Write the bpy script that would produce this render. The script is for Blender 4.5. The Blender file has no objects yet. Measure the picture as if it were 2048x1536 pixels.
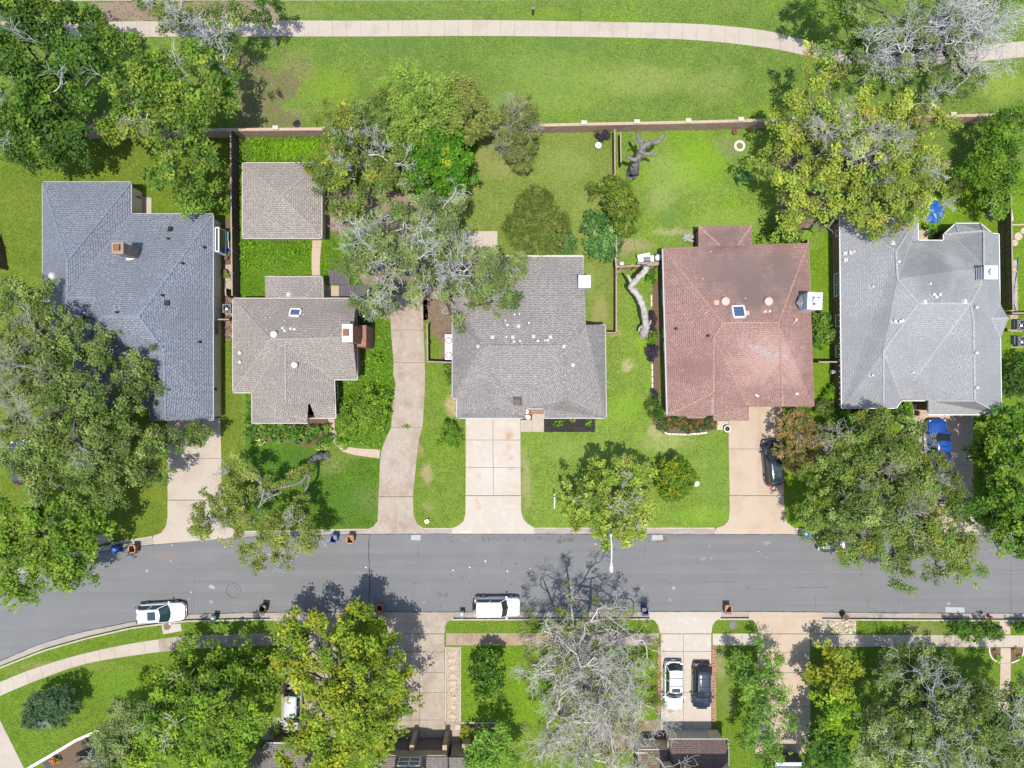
import bpy, math, random
import numpy as np
from mathutils import Vector
from mathutils.geometry import intersect_ray_tri

# ------------------------------------------------------------------ camera, sky, sun, exposure
S = bpy.context.scene
COL = S.collection
CZ = 70.1                              # flying height of the drone above the road, metres
GZ = 0.10                              # level of the lots above the road
K = 105.0 / 2048 / 70.0                # one pixel of the survey photo, per metre of distance
cd = bpy.data.cameras.new('camera'); cam = bpy.data.objects.new('camera', cd); COL.objects.link(cam)
cd.sensor_width = 36.0; cd.lens = 24.0; cd.clip_start = 1.0; cd.clip_end = 3000
cam.location = (0, 0, CZ); cam.rotation_euler = (0, 0, 0); S.camera = cam
SUN = Vector((-0.03, -0.185, 1.0)).normalized()
w = bpy.data.worlds.new('World'); S.world = w; w.use_nodes = True
sk = w.node_tree.nodes.new('ShaderNodeTexSky'); sk.sky_type = 'NISHITA'; sk.sun_disc = False
sk.sun_elevation = math.asin(SUN.z); sk.sun_rotation = math.atan2(SUN.x, SUN.y) % (2*math.pi)
bg = w.node_tree.nodes['Background']; bg.inputs['Strength'].default_value = 0.15
w.node_tree.links.new(sk.outputs[0], bg.inputs['Color'])
sl = bpy.data.lights.new('sun', 'SUN'); sl.energy = 3.35; sl.angle = math.radians(0.53); sl.color = (1.0, 0.955, 0.88)
so = bpy.data.objects.new('sun', sl); COL.objects.link(so); so.location = (0, -20, 90)
so.rotation_euler = (-SUN).to_track_quat('-Z', 'Y').to_euler()
vs = S.view_settings; vs.view_transform = 'Standard'; vs.look = 'None'; vs.gamma = 1.0
vs.exposure = 0.95; vs.use_curve_mapping = False
S.cycles.max_bounces = 8; S.cycles.transparent_max_bounces = 4
S.cycles.diffuse_bounces = 4; S.cycles.glossy_bounces = 2

# ------------------------------------------------------------------ survey: a pixel of the photo at height z -> metres
def P(px, py, z=GZ):
    f = K*(CZ - z)
    return Vector(((px-1024)*f, (768-py)*f, z))
def PL(pts, z=GZ): return [P(p[0], p[1], p[2] if len(p) > 2 else z) for p in pts]
def M(px, z=GZ): return px*K*(CZ-z)    # a length in pixels -> metres

# ------------------------------------------------------------------ materials
MATS = {}
def new_mat(name):
    m = bpy.data.materials.new(name); m.use_nodes = True
    nt = m.node_tree; b = nt.nodes['Principled BSDF']
    MATS[name] = m
    return m, nt, b
def node(nt, t, **kw):
    n = nt.nodes.new(t)
    for k, v in kw.items(): setattr(n, k, v)
    return n
def setin(nt, n, key, v):
    if hasattr(v, 'is_linked') or isinstance(v, bpy.types.NodeSocket): nt.links.new(v, n.inputs[key])
    else: n.inputs[key].default_value = v
ALB = 0.86                             # every painted colour is scaled by this, the exposure makes up for it
def c4(c): return (c[0]*ALB, c[1]*ALB, c[2]*ALB, 1.0)
def mixc(nt, f, a, b, mode='MIX'):
    n = node(nt, 'ShaderNodeMix', data_type='RGBA', blend_type=mode)
    setin(nt, n, 0, f); setin(nt, n, 6, a if not isinstance(a, tuple) else c4(a)); setin(nt, n, 7, b if not isinstance(b, tuple) else c4(b))
    return n.outputs[2]
def math_(nt, op, a, b=0.0, clamp=False):
    n = node(nt, 'ShaderNodeMath', operation=op); n.use_clamp = clamp
    setin(nt, n, 0, a); setin(nt, n, 1, b)
    return n.outputs[0]
def noise(nt, vec, scale, detail=3.0, rough=0.55, sc=(1, 1, 1), loc=(0, 0, 0), dist=0.0):
    if sc != (1, 1, 1) or loc != (0, 0, 0):
        mp = node(nt, 'ShaderNodeMapping'); mp.inputs['Scale'].default_value = sc; mp.inputs['Location'].default_value = loc
        nt.links.new(vec, mp.inputs['Vector']); vec = mp.outputs[0]
    n = node(nt, 'ShaderNodeTexNoise'); nt.links.new(vec, n.inputs['Vector'])
    n.inputs['Scale'].default_value = scale; n.inputs['Detail'].default_value = detail
    n.inputs['Roughness'].default_value = rough; n.inputs['Distortion'].default_value = dist
    return n.outputs['Fac']
def ramp(nt, f, lo, hi, a=0.0, b=1.0):
    n = node(nt, 'ShaderNodeMapRange', interpolation_type='SMOOTHSTEP')
    setin(nt, n, 0, f); n.inputs[1].default_value = lo; n.inputs[2].default_value = hi
    n.inputs[3].default_value = a; n.inputs[4].default_value = b
    return n.outputs[0]
def surface(name, base, layers=(), blobs=(), rough=0.85, spec=0.25, bump=None, metallic=0.0, coat=0.0):
    """layers: (noise scale, lo, hi, colour, strength[, axis scales[, detail]]); blobs: (px, py, rx, ry, colour, strength)
    are patches of the thing's own colour that stay where they are (yellowed grass, stains)"""
    m, nt, b = new_mat(name)
    pos = node(nt, 'ShaderNodeNewGeometry').outputs['Position']
    col = node(nt, 'ShaderNodeRGB'); col.outputs[0].default_value = c4(base); c = col.outputs[0]
    for i, L in enumerate(layers):
        sc = L[5] if len(L) > 5 and L[5] else (1, 1, 1)
        det = L[6] if len(L) > 6 else 4.0
        f = noise(nt, pos, L[0], det, 0.6, sc, (i*7.3+1.1, i*3.7, i*1.9))
        f = ramp(nt, f, L[1], L[2], 0.0, L[4])
        c = mixc(nt, f, c, L[3])
    if blobs:
        wob = node(nt, 'ShaderNodeTexNoise'); nt.links.new(pos, wob.inputs['Vector']); wob.inputs['Scale'].default_value = 0.55
        wob.inputs['Detail'].default_value = 5
        v1 = node(nt, 'ShaderNodeVectorMath', operation='SUBTRACT'); nt.links.new(wob.outputs['Color'], v1.inputs[0]); v1.inputs[1].default_value = (.5, .5, .5)
        brk = ramp(nt, noise(nt, pos, 2.6, 6, .7), .34, .62, .45, 1.0)
        for (px, py, rx, ry, bc, st) in blobs:
            v2 = node(nt, 'ShaderNodeVectorMath', operation='SCALE'); nt.links.new(v1.outputs[0], v2.inputs[0]); v2.inputs['Scale'].default_value = 1.6*max(1.0, M(min(rx, ry))*.7)
            v3 = node(nt, 'ShaderNodeVectorMath', operation='ADD'); nt.links.new(pos, v3.inputs[0]); nt.links.new(v2.outputs[0], v3.inputs[1])
            mp = node(nt, 'ShaderNodeMapping'); nt.links.new(v3.outputs[0], mp.inputs['Vector'])
            p = P(px, py); ax, ay = M(rx), M(ry)
            mp.inputs['Scale'].default_value = (1/ax, 1/ay, 0); mp.inputs['Location'].default_value = (-p.x/ax, -p.y/ay, 0)
            ln = node(nt, 'ShaderNodeVectorMath', operation='LENGTH'); nt.links.new(mp.outputs[0], ln.inputs[0])
            c = mixc(nt, math_(nt, 'MULTIPLY', ramp(nt, ln.outputs['Value'], 1.25, 0.35, 0.0, st), brk), c, bc)
    nt.links.new(c, b.inputs['Base Color'])
    b.inputs['Roughness'].default_value = rough; b.inputs['Specular IOR Level'].default_value = spec
    b.inputs['Metallic'].default_value = metallic; b.inputs['Coat Weight'].default_value = coat
    if bump:
        bn = node(nt, 'ShaderNodeBump'); bn.inputs['Strength'].default_value = bump[1]; bn.inputs['Distance'].default_value = bump[2]
        nt.links.new(noise(nt, pos, bump[0], 4.0, 0.65), bn.inputs['Height']); nt.links.new(bn.outputs[0], b.inputs['Normal'])
    return m
def plain(name, base, rough=0.5, spec=0.4, metallic=0.0, coat=0.0, var=0.12):
    d = tuple(x*0.72 for x in base)
    return surface(name, base, [(3.0, .45, .75, d, var*3)], rough=rough, spec=spec, metallic=metallic, coat=coat)

def grass(name, a, b, dry, dry_amt=0.35, lime=None, blobs=(), tuft=1.0, lowscale=.3):
    a, b, dry = ((c[0], c[1]*.90, c[2]*.80) for c in (a, b, dry)); lime = lime and (lime[0], lime[1]*.94, lime[2]*.8)
    lay = [(lowscale, .38, .66, b, .85), (1.3, .42, .7, tuple(x*1.22 for x in a), .55),
           (.75, .50, .72, dry, dry_amt), (2.6, .55, .78, dry, dry_amt*.7)]
    if lime: lay.append((.22, .52, .68, lime, .8))
    lay += [(9.0, .42, .62, tuple(x*.50 for x in b), .75*tuft), (17.0, .5, .68, tuple(min(.5, x*1.6) for x in a), .7*tuft),
            (5.0, .52, .7, tuple(x*.66 for x in b), .65*tuft)]
    return surface(name, a, lay, blobs, rough=.95, spec=.08, bump=(11.0, .9, .06))

def shingle(name, a, b, dark, weather=(), row=.20, wid=.42, streak=None):
    """courses of shingles laid along the roof's own slope (UV in metres)"""
    m, nt, bs = new_mat(name)
    uv = node(nt, 'ShaderNodeUVMap').outputs[0]
    pos = node(nt, 'ShaderNodeNewGeometry').outputs['Position']
    br = node(nt, 'ShaderNodeTexBrick'); nt.links.new(uv, br.inputs['Vector'])
    br.inputs['Scale'].default_value = 1.0; br.inputs['Brick Width'].default_value = wid; br.inputs['Row Height'].default_value = row
    br.inputs['Mortar Size'].default_value = .034; br.inputs['Mortar Smooth'].default_value = .2; br.inputs['Bias'].default_value = -.1
    br.offset = .37; br.inputs['Color1'].default_value = c4(a); br.inputs['Color2'].default_value = c4(b); br.inputs['Mortar'].default_value = c4(dark)
    c = br.outputs['Color']
    c = mixc(nt, ramp(nt, noise(nt, uv, 2.4, 2, .5, (1.0, 2.2, 1)), .4, .72, 0, .55), c, tuple(x*1.16 for x in a))
    c = mixc(nt, ramp(nt, noise(nt, uv, 9.0, 1, .5, (.5, 1.0, 1)), .57, .70, 0, .55), c, tuple(x*1.32 for x in a))
    c = mixc(nt, ramp(nt, noise(nt, uv, 9.0, 1, .5, (.45, 1.0, 1), (3, 5, 1)), .56, .70, 0, .6), c, dark)
    c = mixc(nt, ramp(nt, noise(nt, pos, .35, 5, .6), .42, .7, 0, .5), c, tuple(x*.78 for x in b))
    c = mixc(nt, ramp(nt, noise(nt, pos, 22, 2, .6), .42, .66, 0, .35), c, tuple(x*.7 for x in b))
    if streak:
        c = mixc(nt, ramp(nt, noise(nt, uv, .9, 4, .6, (1.0, .10, 1)), .50, .74, 0, streak[1]), c, streak[0])
    for (px, py, z, rx, ry, bc, st) in weather:
        mp = node(nt, 'ShaderNodeMapping'); nt.links.new(pos, mp.inputs['Vector'])
        p = P(px, py, z); ax, ay = M(rx, z), M(ry, z)
        mp.inputs['Scale'].default_value = (1/ax, 1/ay, 0); mp.inputs['Location'].default_value = (-p.x/ax, -p.y/ay, 0)
        ln = node(nt, 'ShaderNodeVectorMath', operation='LENGTH'); nt.links.new(mp.outputs[0], ln.inputs[0])
        g = math_(nt, 'ADD', ln.outputs['Value'], math_(nt, 'MULTIPLY', math_(nt, 'SUBTRACT', noise(nt, pos, .8, 5, .65), .5), 2.2))
        c = mixc(nt, ramp(nt, g, 1.25, .2, 0, st), c, bc)
    nt.links.new(c, bs.inputs['Base Color']); bs.inputs['Roughness'].default_value = .92; bs.inputs['Specular IOR Level'].default_value = .15
    bn = node(nt, 'ShaderNodeBump'); bn.inputs['Strength'].default_value = .7; bn.inputs['Distance'].default_value = .03
    nt.links.new(br.outputs['Fac'], bn.inputs['Height']); bn.invert = True
    nt.links.new(bn.outputs[0], bs.inputs['Normal'])
    return m
def brickwork(name, a, b, mortar, row=.085, wid=.24):
    m, nt, bs = new_mat(name)
    uv = node(nt, 'ShaderNodeUVMap').outputs[0]
    br = node(nt, 'ShaderNodeTexBrick'); nt.links.new(uv, br.inputs['Vector'])
    br.inputs['Scale'].default_value = 1.0; br.inputs['Brick Width'].default_value = wid; br.inputs['Row Height'].default_value = row
    br.inputs['Mortar Size'].default_value = .012; br.inputs['Color1'].default_value = c4(a); br.inputs['Color2'].default_value = c4(b); br.inputs['Mortar'].default_value = c4(mortar)
    c = mixc(nt, ramp(nt, noise(nt, uv, 1.5, 4, .6), .4, .7, 0, .5), br.outputs['Color'], tuple(x*.65 for x in b))
    nt.links.new(c, bs.inputs['Base Color']); bs.inputs['Roughness'].default_value = .9; bs.inputs['Specular IOR Level'].default_value = .2
    bn = node(nt, 'ShaderNodeBump'); bn.inputs['Strength'].default_value = .6; bn.inputs['Distance'].default_value = .02; bn.invert = True
    nt.links.new(br.outputs['Fac'], bn.inputs['Height']); nt.links.new(bn.outputs[0], bs.inputs['Normal'])
    return m
def leaf_mat(name, trans=.32, rough=.5):
    m, nt, b = new_mat(name)
    at = node(nt, 'ShaderNodeAttribute'); at.attribute_name = 'tint'
    nt.links.new(at.outputs['Color'], b.inputs['Base Color'])
    b.inputs['Roughness'].default_value = rough; b.inputs['Specular IOR Level'].default_value = .22
    tr = node(nt, 'ShaderNodeBsdfTranslucent')
    hs = node(nt, 'ShaderNodeHueSaturation'); hs.inputs['Hue'].default_value = .505; hs.inputs['Value'].default_value = 1.25; hs.inputs['Saturation'].default_value = 1.1
    nt.links.new(at.outputs['Color'], hs.inputs['Color']); nt.links.new(hs.outputs[0], tr.inputs['Color'])
    mx = node(nt, 'ShaderNodeMixShader'); mx.inputs[0].default_value = trans
    nt.links.new(b.outputs[0], mx.inputs[1]); nt.links.new(tr.outputs[0], mx.inputs[2])
    nt.links.new(mx.outputs[0], nt.nodes['Material Output'].inputs['Surface'])
    return m
def paint(name, c, rough=.28):
    m, nt, b = new_mat(name)
    pos = node(nt, 'ShaderNodeNewGeometry').outputs['Position']
    cc = mixc(nt, ramp(nt, noise(nt, pos, 2.2, 5, .6), .45, .8, 0, .22), c, tuple(x*.7+.03 for x in c))
    nt.links.new(cc, b.inputs['Base Color']); b.inputs['Roughness'].default_value = rough
    b.inputs['Coat Weight'].default_value = .5; b.inputs['Coat Roughness'].default_value = .08
    return m

# ------------------------------------------------------------------ objects
ORG = {}
LABELS = {}
def org(o): return ORG.get(o.name, Vector((0, 0, 0))) if o else Vector((0, 0, 0))
def tag(o, label=None, cat=None, group=None, kind=None):
    if label:
        o['label'] = label
        n = len(label.split())
        if not 4 <= n <= 16: print('LABEL LENGTH', n, label)
        if cat:
            if label in LABELS: print('DUPLICATE LABEL', label)
            LABELS[label] = o.name
    if cat: o['category'] = cat
    if group: o['group'] = group
    if kind: o['kind'] = kind
    return o
def thing(name, label, cat, loc, rot=0.0, group=None):
    o = bpy.data.objects.new(name, None); COL.objects.link(o); o.empty_display_size = .5
    o.location = loc; o.rotation_euler = (0, 0, rot); ORG[o.name] = Vector(loc)
    return tag(o, label, cat, group)
def fin(name, me, mat, parent=None, kind=None):
    o = bpy.data.objects.new(name, me); COL.objects.link(o)
    if mat and len(me.materials) == 0: me.materials.append(mat)
    if parent: o.parent = parent; ORG[o.name] = org(parent)
    if kind: o['kind'] = kind
    return o
def obj(name, V, F, mat, parent=None, local=False, kind=None, smooth=False, uv=None):
    """V in world metres (or local to the parent); UVs are metres along each face"""
    o0 = Vector((0, 0, 0)) if local or not parent else org(parent)
    me = bpy.data.meshes.new(name)
    me.from_pydata([tuple(Vector(v)-o0) for v in V], [], F)
    if uv: slope_uv(me)
    if smooth: me.polygons.foreach_set('use_smooth', [True]*len(me.polygons))
    me.update()
    return fin(name, me, mat, parent, kind)
def slope_uv(me):
    uvl = me.uv_layers.new(name='UVMap')
    for p in me.polygons:
        n = p.normal
        h = Vector((0, 0, 1)).cross(n)
        h = h.normalized() if h.length > 1e-3 else Vector((1, 0, 0))
        s = n.cross(h)
        for li in p.loop_indices:
            co = me.vertices[me.loops[li].vertex_index].co
            uvl.data[li].uv = (co.dot(h)+n.x*3.1, co.dot(s)+n.y*1.7)
def arr_obj(name, V, F, mat, parent=None, tint=None, kind=None, local=False, smooth=False):
    """fast path: V (n,3) world, F (m,k) array"""
    V = np.asarray(V, dtype=np.float64)
    if parent and not local: V = V - np.array(org(parent))
    F = np.asarray(F, dtype=np.int32)
    me = bpy.data.meshes.new(name)
    me.vertices.add(len(V)); me.vertices.foreach_set('co', V.astype(np.float32).ravel())
    me.loops.add(F.size); me.loops.foreach_set('vertex_index', F.ravel())
    me.polygons.add(len(F)); me.polygons.foreach_set('loop_start', np.arange(len(F), dtype=np.int32)*F.shape[1])
    if smooth: me.polygons.foreach_set('use_smooth', np.ones(len(F), dtype=bool))
    if tint is not None:
        a = me.attributes.new('tint', 'FLOAT_COLOR', 'FACE')
        a.data.foreach_set('color', np.concatenate([tint, np.ones((len(tint), 1))], axis=1).astype(np.float32).ravel())
    me.update(calc_edges=True)
    return fin(name, me, mat, parent, kind)

class MB:
    """collects boxes, cylinders, tubes for one part"""
    def __init__(s): s.V = []; s.F = []
    def add(s, V, F):
        n = len(s.V); s.V += [Vector(v) for v in V]; s.F += [tuple(i+n for i in f) for f in F]; return s
    def box(s, c, d, rz=0.0, tilt=None):
        x, y, z = d[0]/2, d[1]/2, d[2]/2; cs, sn = math.cos(rz), math.sin(rz)
        V = []
        for a in (-x, x):
            for b in (-y, y):
                for e in (-z, z): V.append((c[0]+a*cs-b*sn, c[1]+a*sn+b*cs, c[2]+e))
        return s.add(V, [(0, 1, 3, 2), (4, 6, 7, 5), (0, 4, 5, 1), (2, 3, 7, 6), (0, 2, 6, 4), (1, 5, 7, 3)])
    def beam(s, a, b, wd, h, zoff=0.0):
        """a box from a to b (horizontal-ish), width wd, height h, top at a/b z"""
        a, b = Vector(a), Vector(b); d = b-a; n = Vector((-d.y, d.x, 0))
        n = n.normalized()*wd/2 if n.length else Vector((wd/2, 0, 0))
        V = []
        for p in (a, b):
            for q in (-1, 1):
                for e in (-h, 0): V.append(p+n*q+Vector((0, 0, e+zoff)))
        return s.add(V, [(0, 1, 3, 2), (4, 6, 7, 5), (0, 4, 5, 1), (2, 3, 7, 6), (0, 2, 6, 4), (1, 5, 7, 3)])
    def cyl(s, c, r, h, n=12, r2=None, cap=True):
        r2 = r if r2 is None else r2
        V = [(c[0]+r*math.cos(2*math.pi*i/n), c[1]+r*math.sin(2*math.pi*i/n), c[2]) for i in range(n)]
        V += [(c[0]+r2*math.cos(2*math.pi*i/n), c[1]+r2*math.sin(2*math.pi*i/n), c[2]+h) for i in range(n)]
        F = [(i, (i+1) % n, n+(i+1) % n, n+i) for i in range(n)]
        if cap: F += [tuple(range(n-1, -1, -1)), tuple(range(n, 2*n))]
        return s.add(V, F)
    def axle(s, c, r, wd, n=14, ax='y'):
        V = []
        for k in (-wd/2, wd/2):
            for i in range(n):
                a, b = r*math.cos(2*math.pi*i/n), r*math.sin(2*math.pi*i/n)
                V.append((c[0]+a, c[1]+k, c[2]+b) if ax == 'y' else (c[0]+k, c[1]+a, c[2]+b))
        return s.add(V, [(i, (i+1) % n, n+(i+1) % n, n+i) for i in range(n)] + [tuple(range(n-1, -1, -1)), tuple(range(n, 2*n))])
    def tube(s, pts, rad, n=6):
        pts = [Vector(p) for p in pts]
        rad = rad if isinstance(rad, (list, tuple)) else [rad]*len(pts)
        V = []
        for i, p in enumerate(pts):
            t = (pts[min(i+1, len(pts)-1)]-pts[max(i-1, 0)]).normalized()
            u = t.cross(Vector((0, 0, 1))); u = u.normalized() if u.length > .05 else Vector((1, 0, 0))
            v = t.cross(u)
            V += [p+(u*math.cos(2*math.pi*k/n)+v*math.sin(2*math.pi*k/n))*rad[i] for k in range(n)]
        F = [(i*n+k, i*n+(k+1) % n, (i+1)*n+(k+1) % n, (i+1)*n+k) for i in range(len(pts)-1) for k in range(n)]
        F += [tuple(range(n-1, -1, -1)), tuple(range((len(pts)-1)*n, len(pts)*n))]
        return s.add(V, F)
    def dome(s, c, r, h, n=12, rings=3):
        V = []
        for j in range(rings):
            a = j/rings*math.pi/2
            V += [(c[0]+r*math.cos(a)*math.cos(2*math.pi*i/n), c[1]+r*math.cos(a)*math.sin(2*math.pi*i/n), c[2]+h*math.sin(a)) for i in range(n)]
        V.append((c[0], c[1], c[2]+h))
        F = [(j*n+i, j*n+(i+1) % n, (j+1)*n+(i+1) % n, (j+1)*n+i) for j in range(rings-1) for i in range(n)]
        F += [((rings-1)*n+i, (rings-1)*n+(i+1) % n, rings*n) for i in range(n)]
        return s.add(V, F)
    def ring(s, c, r0, r1, h, n=20):
        V = []
        for (r, z) in ((r0, 0), (r1, 0), (r1, h), (r0, h)):
            V += [(c[0]+r*math.cos(2*math.pi*i/n), c[1]+r*math.sin(2*math.pi*i/n), c[2]+z) for i in range(n)]
        F = [(a*n+i, a*n+(i+1) % n, ((a+1) % 4)*n+(i+1) % n, ((a+1) % 4)*n+i) for a in range(4) for i in range(n)]
        return s.add(V, F)
    def prism(s, pts, z0, z1):
        """pts: xy outline -> solid between z0 and z1"""
        n = len(pts)
        ar = sum(pts[i][0]*pts[(i+1) % n][1]-pts[(i+1) % n][0]*pts[i][1] for i in range(n))
        if ar < 0: pts = pts[::-1]
        V = [(p[0], p[1], z0) for p in pts] + [(p[0], p[1], z1) for p in pts]
        return s.add(V, [tuple(range(n-1, -1, -1)), tuple(range(n, 2*n))] + [(i, (i+1) % n, n+(i+1) % n, n+i) for i in range(n)])
    def build(s, name, mat, parent=None, local=False, kind=None, smooth=False, uv=False):
        return obj(name, s.V, s.F, mat, parent, local, kind, smooth, uv)

def curve_pts(pts, n=8):
    """smooth a pixel polyline (Catmull-Rom)"""
    out = []
    for i in range(len(pts)-1):
        p0, p1, p2, p3 = (np.array(pts[max(0, min(len(pts)-1, j))], float) for j in (i-1, i, i+1, i+2))
        for k in range(n):
            t = k/n
            out.append(tuple(.5*((2*p1)+(-p0+p2)*t+(2*p0-5*p1+4*p2-p3)*t*t+(-p0+3*p1-3*p2+p3)*t**3)))
    out.append(tuple(pts[-1]))
    return out
def at_x(line, x):
    for a, b in zip(line, line[1:]):
        if a[0] <= x <= b[0]: return a[1]+(b[1]-a[1])*(x-a[0])/max(1e-6, b[0]-a[0])
    return line[0][1] if x < line[0][0] else line[-1][1]
def flat(name, pts, z, mat, parent=None, th=.06, label=None, cat=None, kind='structure', rough_edge=0.0):
    """a ground sheet with its own edge: pixel outline at level z, thickness th below"""
    pp = [P(p[0], p[1], z) for p in pts]
    if rough_edge:
        rg = random.Random(len(pts)*7+int(pts[0][0])); q = []
        for a, b in zip(pp, pp[1:]+pp[:1]):
            k = max(1, int((b-a).length/.35))
            nn = Vector((-(b-a).y, (b-a).x, 0)); nn = nn.normalized() if nn.length > 1e-4 else nn
            q += [a+(b-a)*(j/k)+nn*rg.uniform(-rough_edge, rough_edge) for j in range(k)]
        pp = q
    o = MB().prism([(p.x, p.y) for p in pp], z-th, z).build(name, mat, parent)
    if not parent or label: tag(o, label, cat, None, kind)
    return o
# ------------------------------------------------------------------ plants
LEAF = None
from mathutils.geometry import tessellate_polygon
def unit(a): return a/np.maximum(np.linalg.norm(a, axis=-1, keepdims=True), 1e-9)
def leaves(lobes, rng, pal, clump=.5, leaf=.2, dens=1.0, asp=.6, flatz=.65, upbias=1.0, rag=.35, low=-.35, fill=1.0, vary=.22, bough=True):
    """lobes: (x, y, z, rx, ry, rz) in metres -> verts, quads, tint: leaves gathered in clumps through each lobe"""
    Vs, Ts = [], []
    cols = np.array([p[0] for p in pal], float); wts = np.array([p[1] for p in pal], float); wts /= wts.sum()
    for (x, y, z, rx, ry, rz) in lobes:
        R = math.sqrt(rx*ry)
        n = max(5, int(2.15*(R/clump)**2*dens))
        bumps = unit(rng.normal(size=(9, 3))); amp = rng.uniform(-1, 1, 9)
        def shell(k):
            d = unit(rng.normal(size=(k*4, 3))); d = d[d[:, 2] > low][:k]
            lump = 1 + rag*np.clip(((np.maximum(0, d@bumps.T)**6)*amp).sum(1), -1, .55)
            return d, (.35+.65*np.sqrt(rng.uniform(0, 1, len(d))))*lump
        ext = np.array([rx, ry, rz]); bt = np.ones((n, 1))
        if bough and R > 2.3*clump:
            # leaves sit on boughs: clumps gather round a few dozen bough ends, with gaps between
            nb = max(4, int(1.9*(R/(2.1*clump))**2)); db, rb = shell(nb); nb = len(db); bi = rng.integers(0, nb, n)
            br = 2.0*clump*rng.uniform(.6, 1.25, nb); o = rng.normal(size=(n, 3))*np.array([.5, .5, .26]); bc = db*(rb*.92)[:, None]*ext
            c = np.array([x, y, z])+bc[bi]+o*br[bi][:, None]; c[:, 2] -= .22*(o[:, 0]**2+o[:, 1]**2)*br[bi]
            d = unit(bc[bi]/ext+o*.6); bt = (1+rng.uniform(-vary, vary, nb))[bi][:, None]; btone = rng.choice(len(cols), nb, p=wts)[bi]
        else:
            d, rad = shell(n); n = len(d); c = np.array([x, y, z]) + d*rad[:, None]*ext; bt = np.ones((n, 1)); btone = rng.choice(len(cols), n, p=wts)
        cs = clump*rng.uniform(.55, 1.3, n)
        ti = np.where(rng.uniform(0, 1, n) < .6, btone, rng.choice(len(cols), n, p=wts))
        # colours drift in broad patches over one crown, like a tree that yellows branch by branch
        tone = cols[ti]*(1+rng.uniform(-vary, vary, (n, 1))*.7)*bt
        ls = leaf*rng.uniform(.75, 1.3, n); k = np.maximum(4, (11*fill*(cs/ls)**2).astype(int))
        idx = np.repeat(np.arange(n), k); m = len(idx)
        off = rng.normal(size=(m, 3))*.52; off[:, 2] *= flatz
        ln = np.linalg.norm(off, axis=1, keepdims=True); off *= np.minimum(1, 1.25/np.maximum(ln, 1e-6))
        p = c[idx]+off*cs[idx][:, None]
        nrm = unit(rng.normal(size=(m, 3))*.75 + np.array([0, 0, upbias]) + d[idx]*.35 + off*.5)
        a = unit(np.cross(nrm, rng.normal(size=(m, 3)))); b = np.cross(nrm, a)
        L = ls[idx][:, None]*rng.uniform(.6, 1.4, (m, 1))*.62; W = L*asp*rng.uniform(.7, 1.2, (m, 1))
        Vs.append(np.stack([p-a*L, p+b*W, p+a*L, p-b*W], axis=1).reshape(-1, 3))
        Ts.append(np.clip(tone[idx]*(1+rng.uniform(-.25, .25, (m, 1))), .003, .8))
    V = np.concatenate(Vs); F = np.arange(len(V)).reshape(-1, 4)
    return V, F, np.concatenate(Ts)
def fronds(lobes, rng, pal, n_fr=40, length=1.3, leaf=.3, vary=.2):
    """arching compound leaves: leaflets in two rows along a stalk"""
    Vs, Ts = [], []
    cols = np.array([p[0] for p in pal], float); wts = np.array([p[1] for p in pal], float); wts /= wts.sum()
    for (x, y, z, rx, ry, rz) in lobes:
        n = max(6, int(n_fr*rx*ry))
        d = unit(rng.normal(size=(n*3, 3))); d = d[d[:, 2] > -.1][:n]; n = len(d)
        base = np.array([x, y, z])+d*(.3+.62*np.sqrt(rng.uniform(0, 1, (n, 1))))*np.array([rx, ry, rz])
        out = unit(d*np.array([1, 1, .35])+rng.normal(size=(n, 3))*.45)
        tone = cols[rng.choice(len(cols), n, p=wts)]*(1+rng.uniform(-vary, vary, (n, 1)))
        k = 16; t = np.tile(np.linspace(.1, 1, k), n)[:, None]; idx = np.repeat(np.arange(n), k)
        LL = length*rng.uniform(.6, 1.25, (n, 1))[idx]
        p = base[idx]+out[idx]*t*LL; p[:, 2:] -= .38*t**2*LL
        side = unit(np.cross(out[idx], np.array([0, 0, 1.0])))*np.where(np.arange(len(idx)) % 2, 1, -1)[:, None]
        a = unit(side+out[idx]*.45+rng.normal(size=side.shape)*.18); nr = unit(np.array([0, 0, 1.0])+rng.normal(size=side.shape)*.4)
        b = np.cross(nr, a); L = leaf*rng.uniform(.7, 1.2, (len(idx), 1))*.5; W = L*.36
        q = p+a*L
        Vs.append(np.stack([q-a*L, q+b*W, q+a*L, q-b*W], axis=1).reshape(-1, 3))
        Ts.append(np.clip(tone[idx]*(1+rng.uniform(-.2, .2, (len(idx), 1))), .003, .8))
    V = np.concatenate(Vs)
    return V, np.arange(len(V)).reshape(-1, 4), np.concatenate(Ts)
def tubes(segs):
    """segs: list of (p0, p1, r0, r1) -> quads"""
    a = np.array([s[0] for s in segs], float); b = np.array([s[1] for s in segs], float)
    r0 = np.array([s[2] for s in segs]); r1 = np.array([s[3] for s in segs])
    t = unit(b-a); ref = np.where(np.abs(t[:, 2:3]) > .9, np.array([[1., 0, 0]]), np.array([[0, 0, 1.]]))
    u = unit(np.cross(t, ref)); v = np.cross(t, u); Vs, Fs = [], []; base = 0
    for big, n in ((True, 7), (False, 3)):
        s = (r0 > .055) if big else (r0 <= .055)
        if not s.any(): continue
        an = np.arange(n)*2*math.pi/n
        ring = u[s][:, None, :]*np.cos(an)[None, :, None]+v[s][:, None, :]*np.sin(an)[None, :, None]
        A = a[s][:, None, :]+ring*r0[s][:, None, None]; B = b[s][:, None, :]+ring*r1[s][:, None, None]
        m = s.sum(); Vs.append(np.concatenate([A, B], axis=1).reshape(-1, 3))
        k = np.arange(n); q = np.stack([k, (k+1) % n, n+(k+1) % n, n+k], axis=1)
        Fs.append((q[None]+(np.arange(m)*2*n)[:, None, None]).reshape(-1, 4)+base); base += m*2*n
    return np.concatenate(Vs), np.concatenate(Fs)
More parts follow.
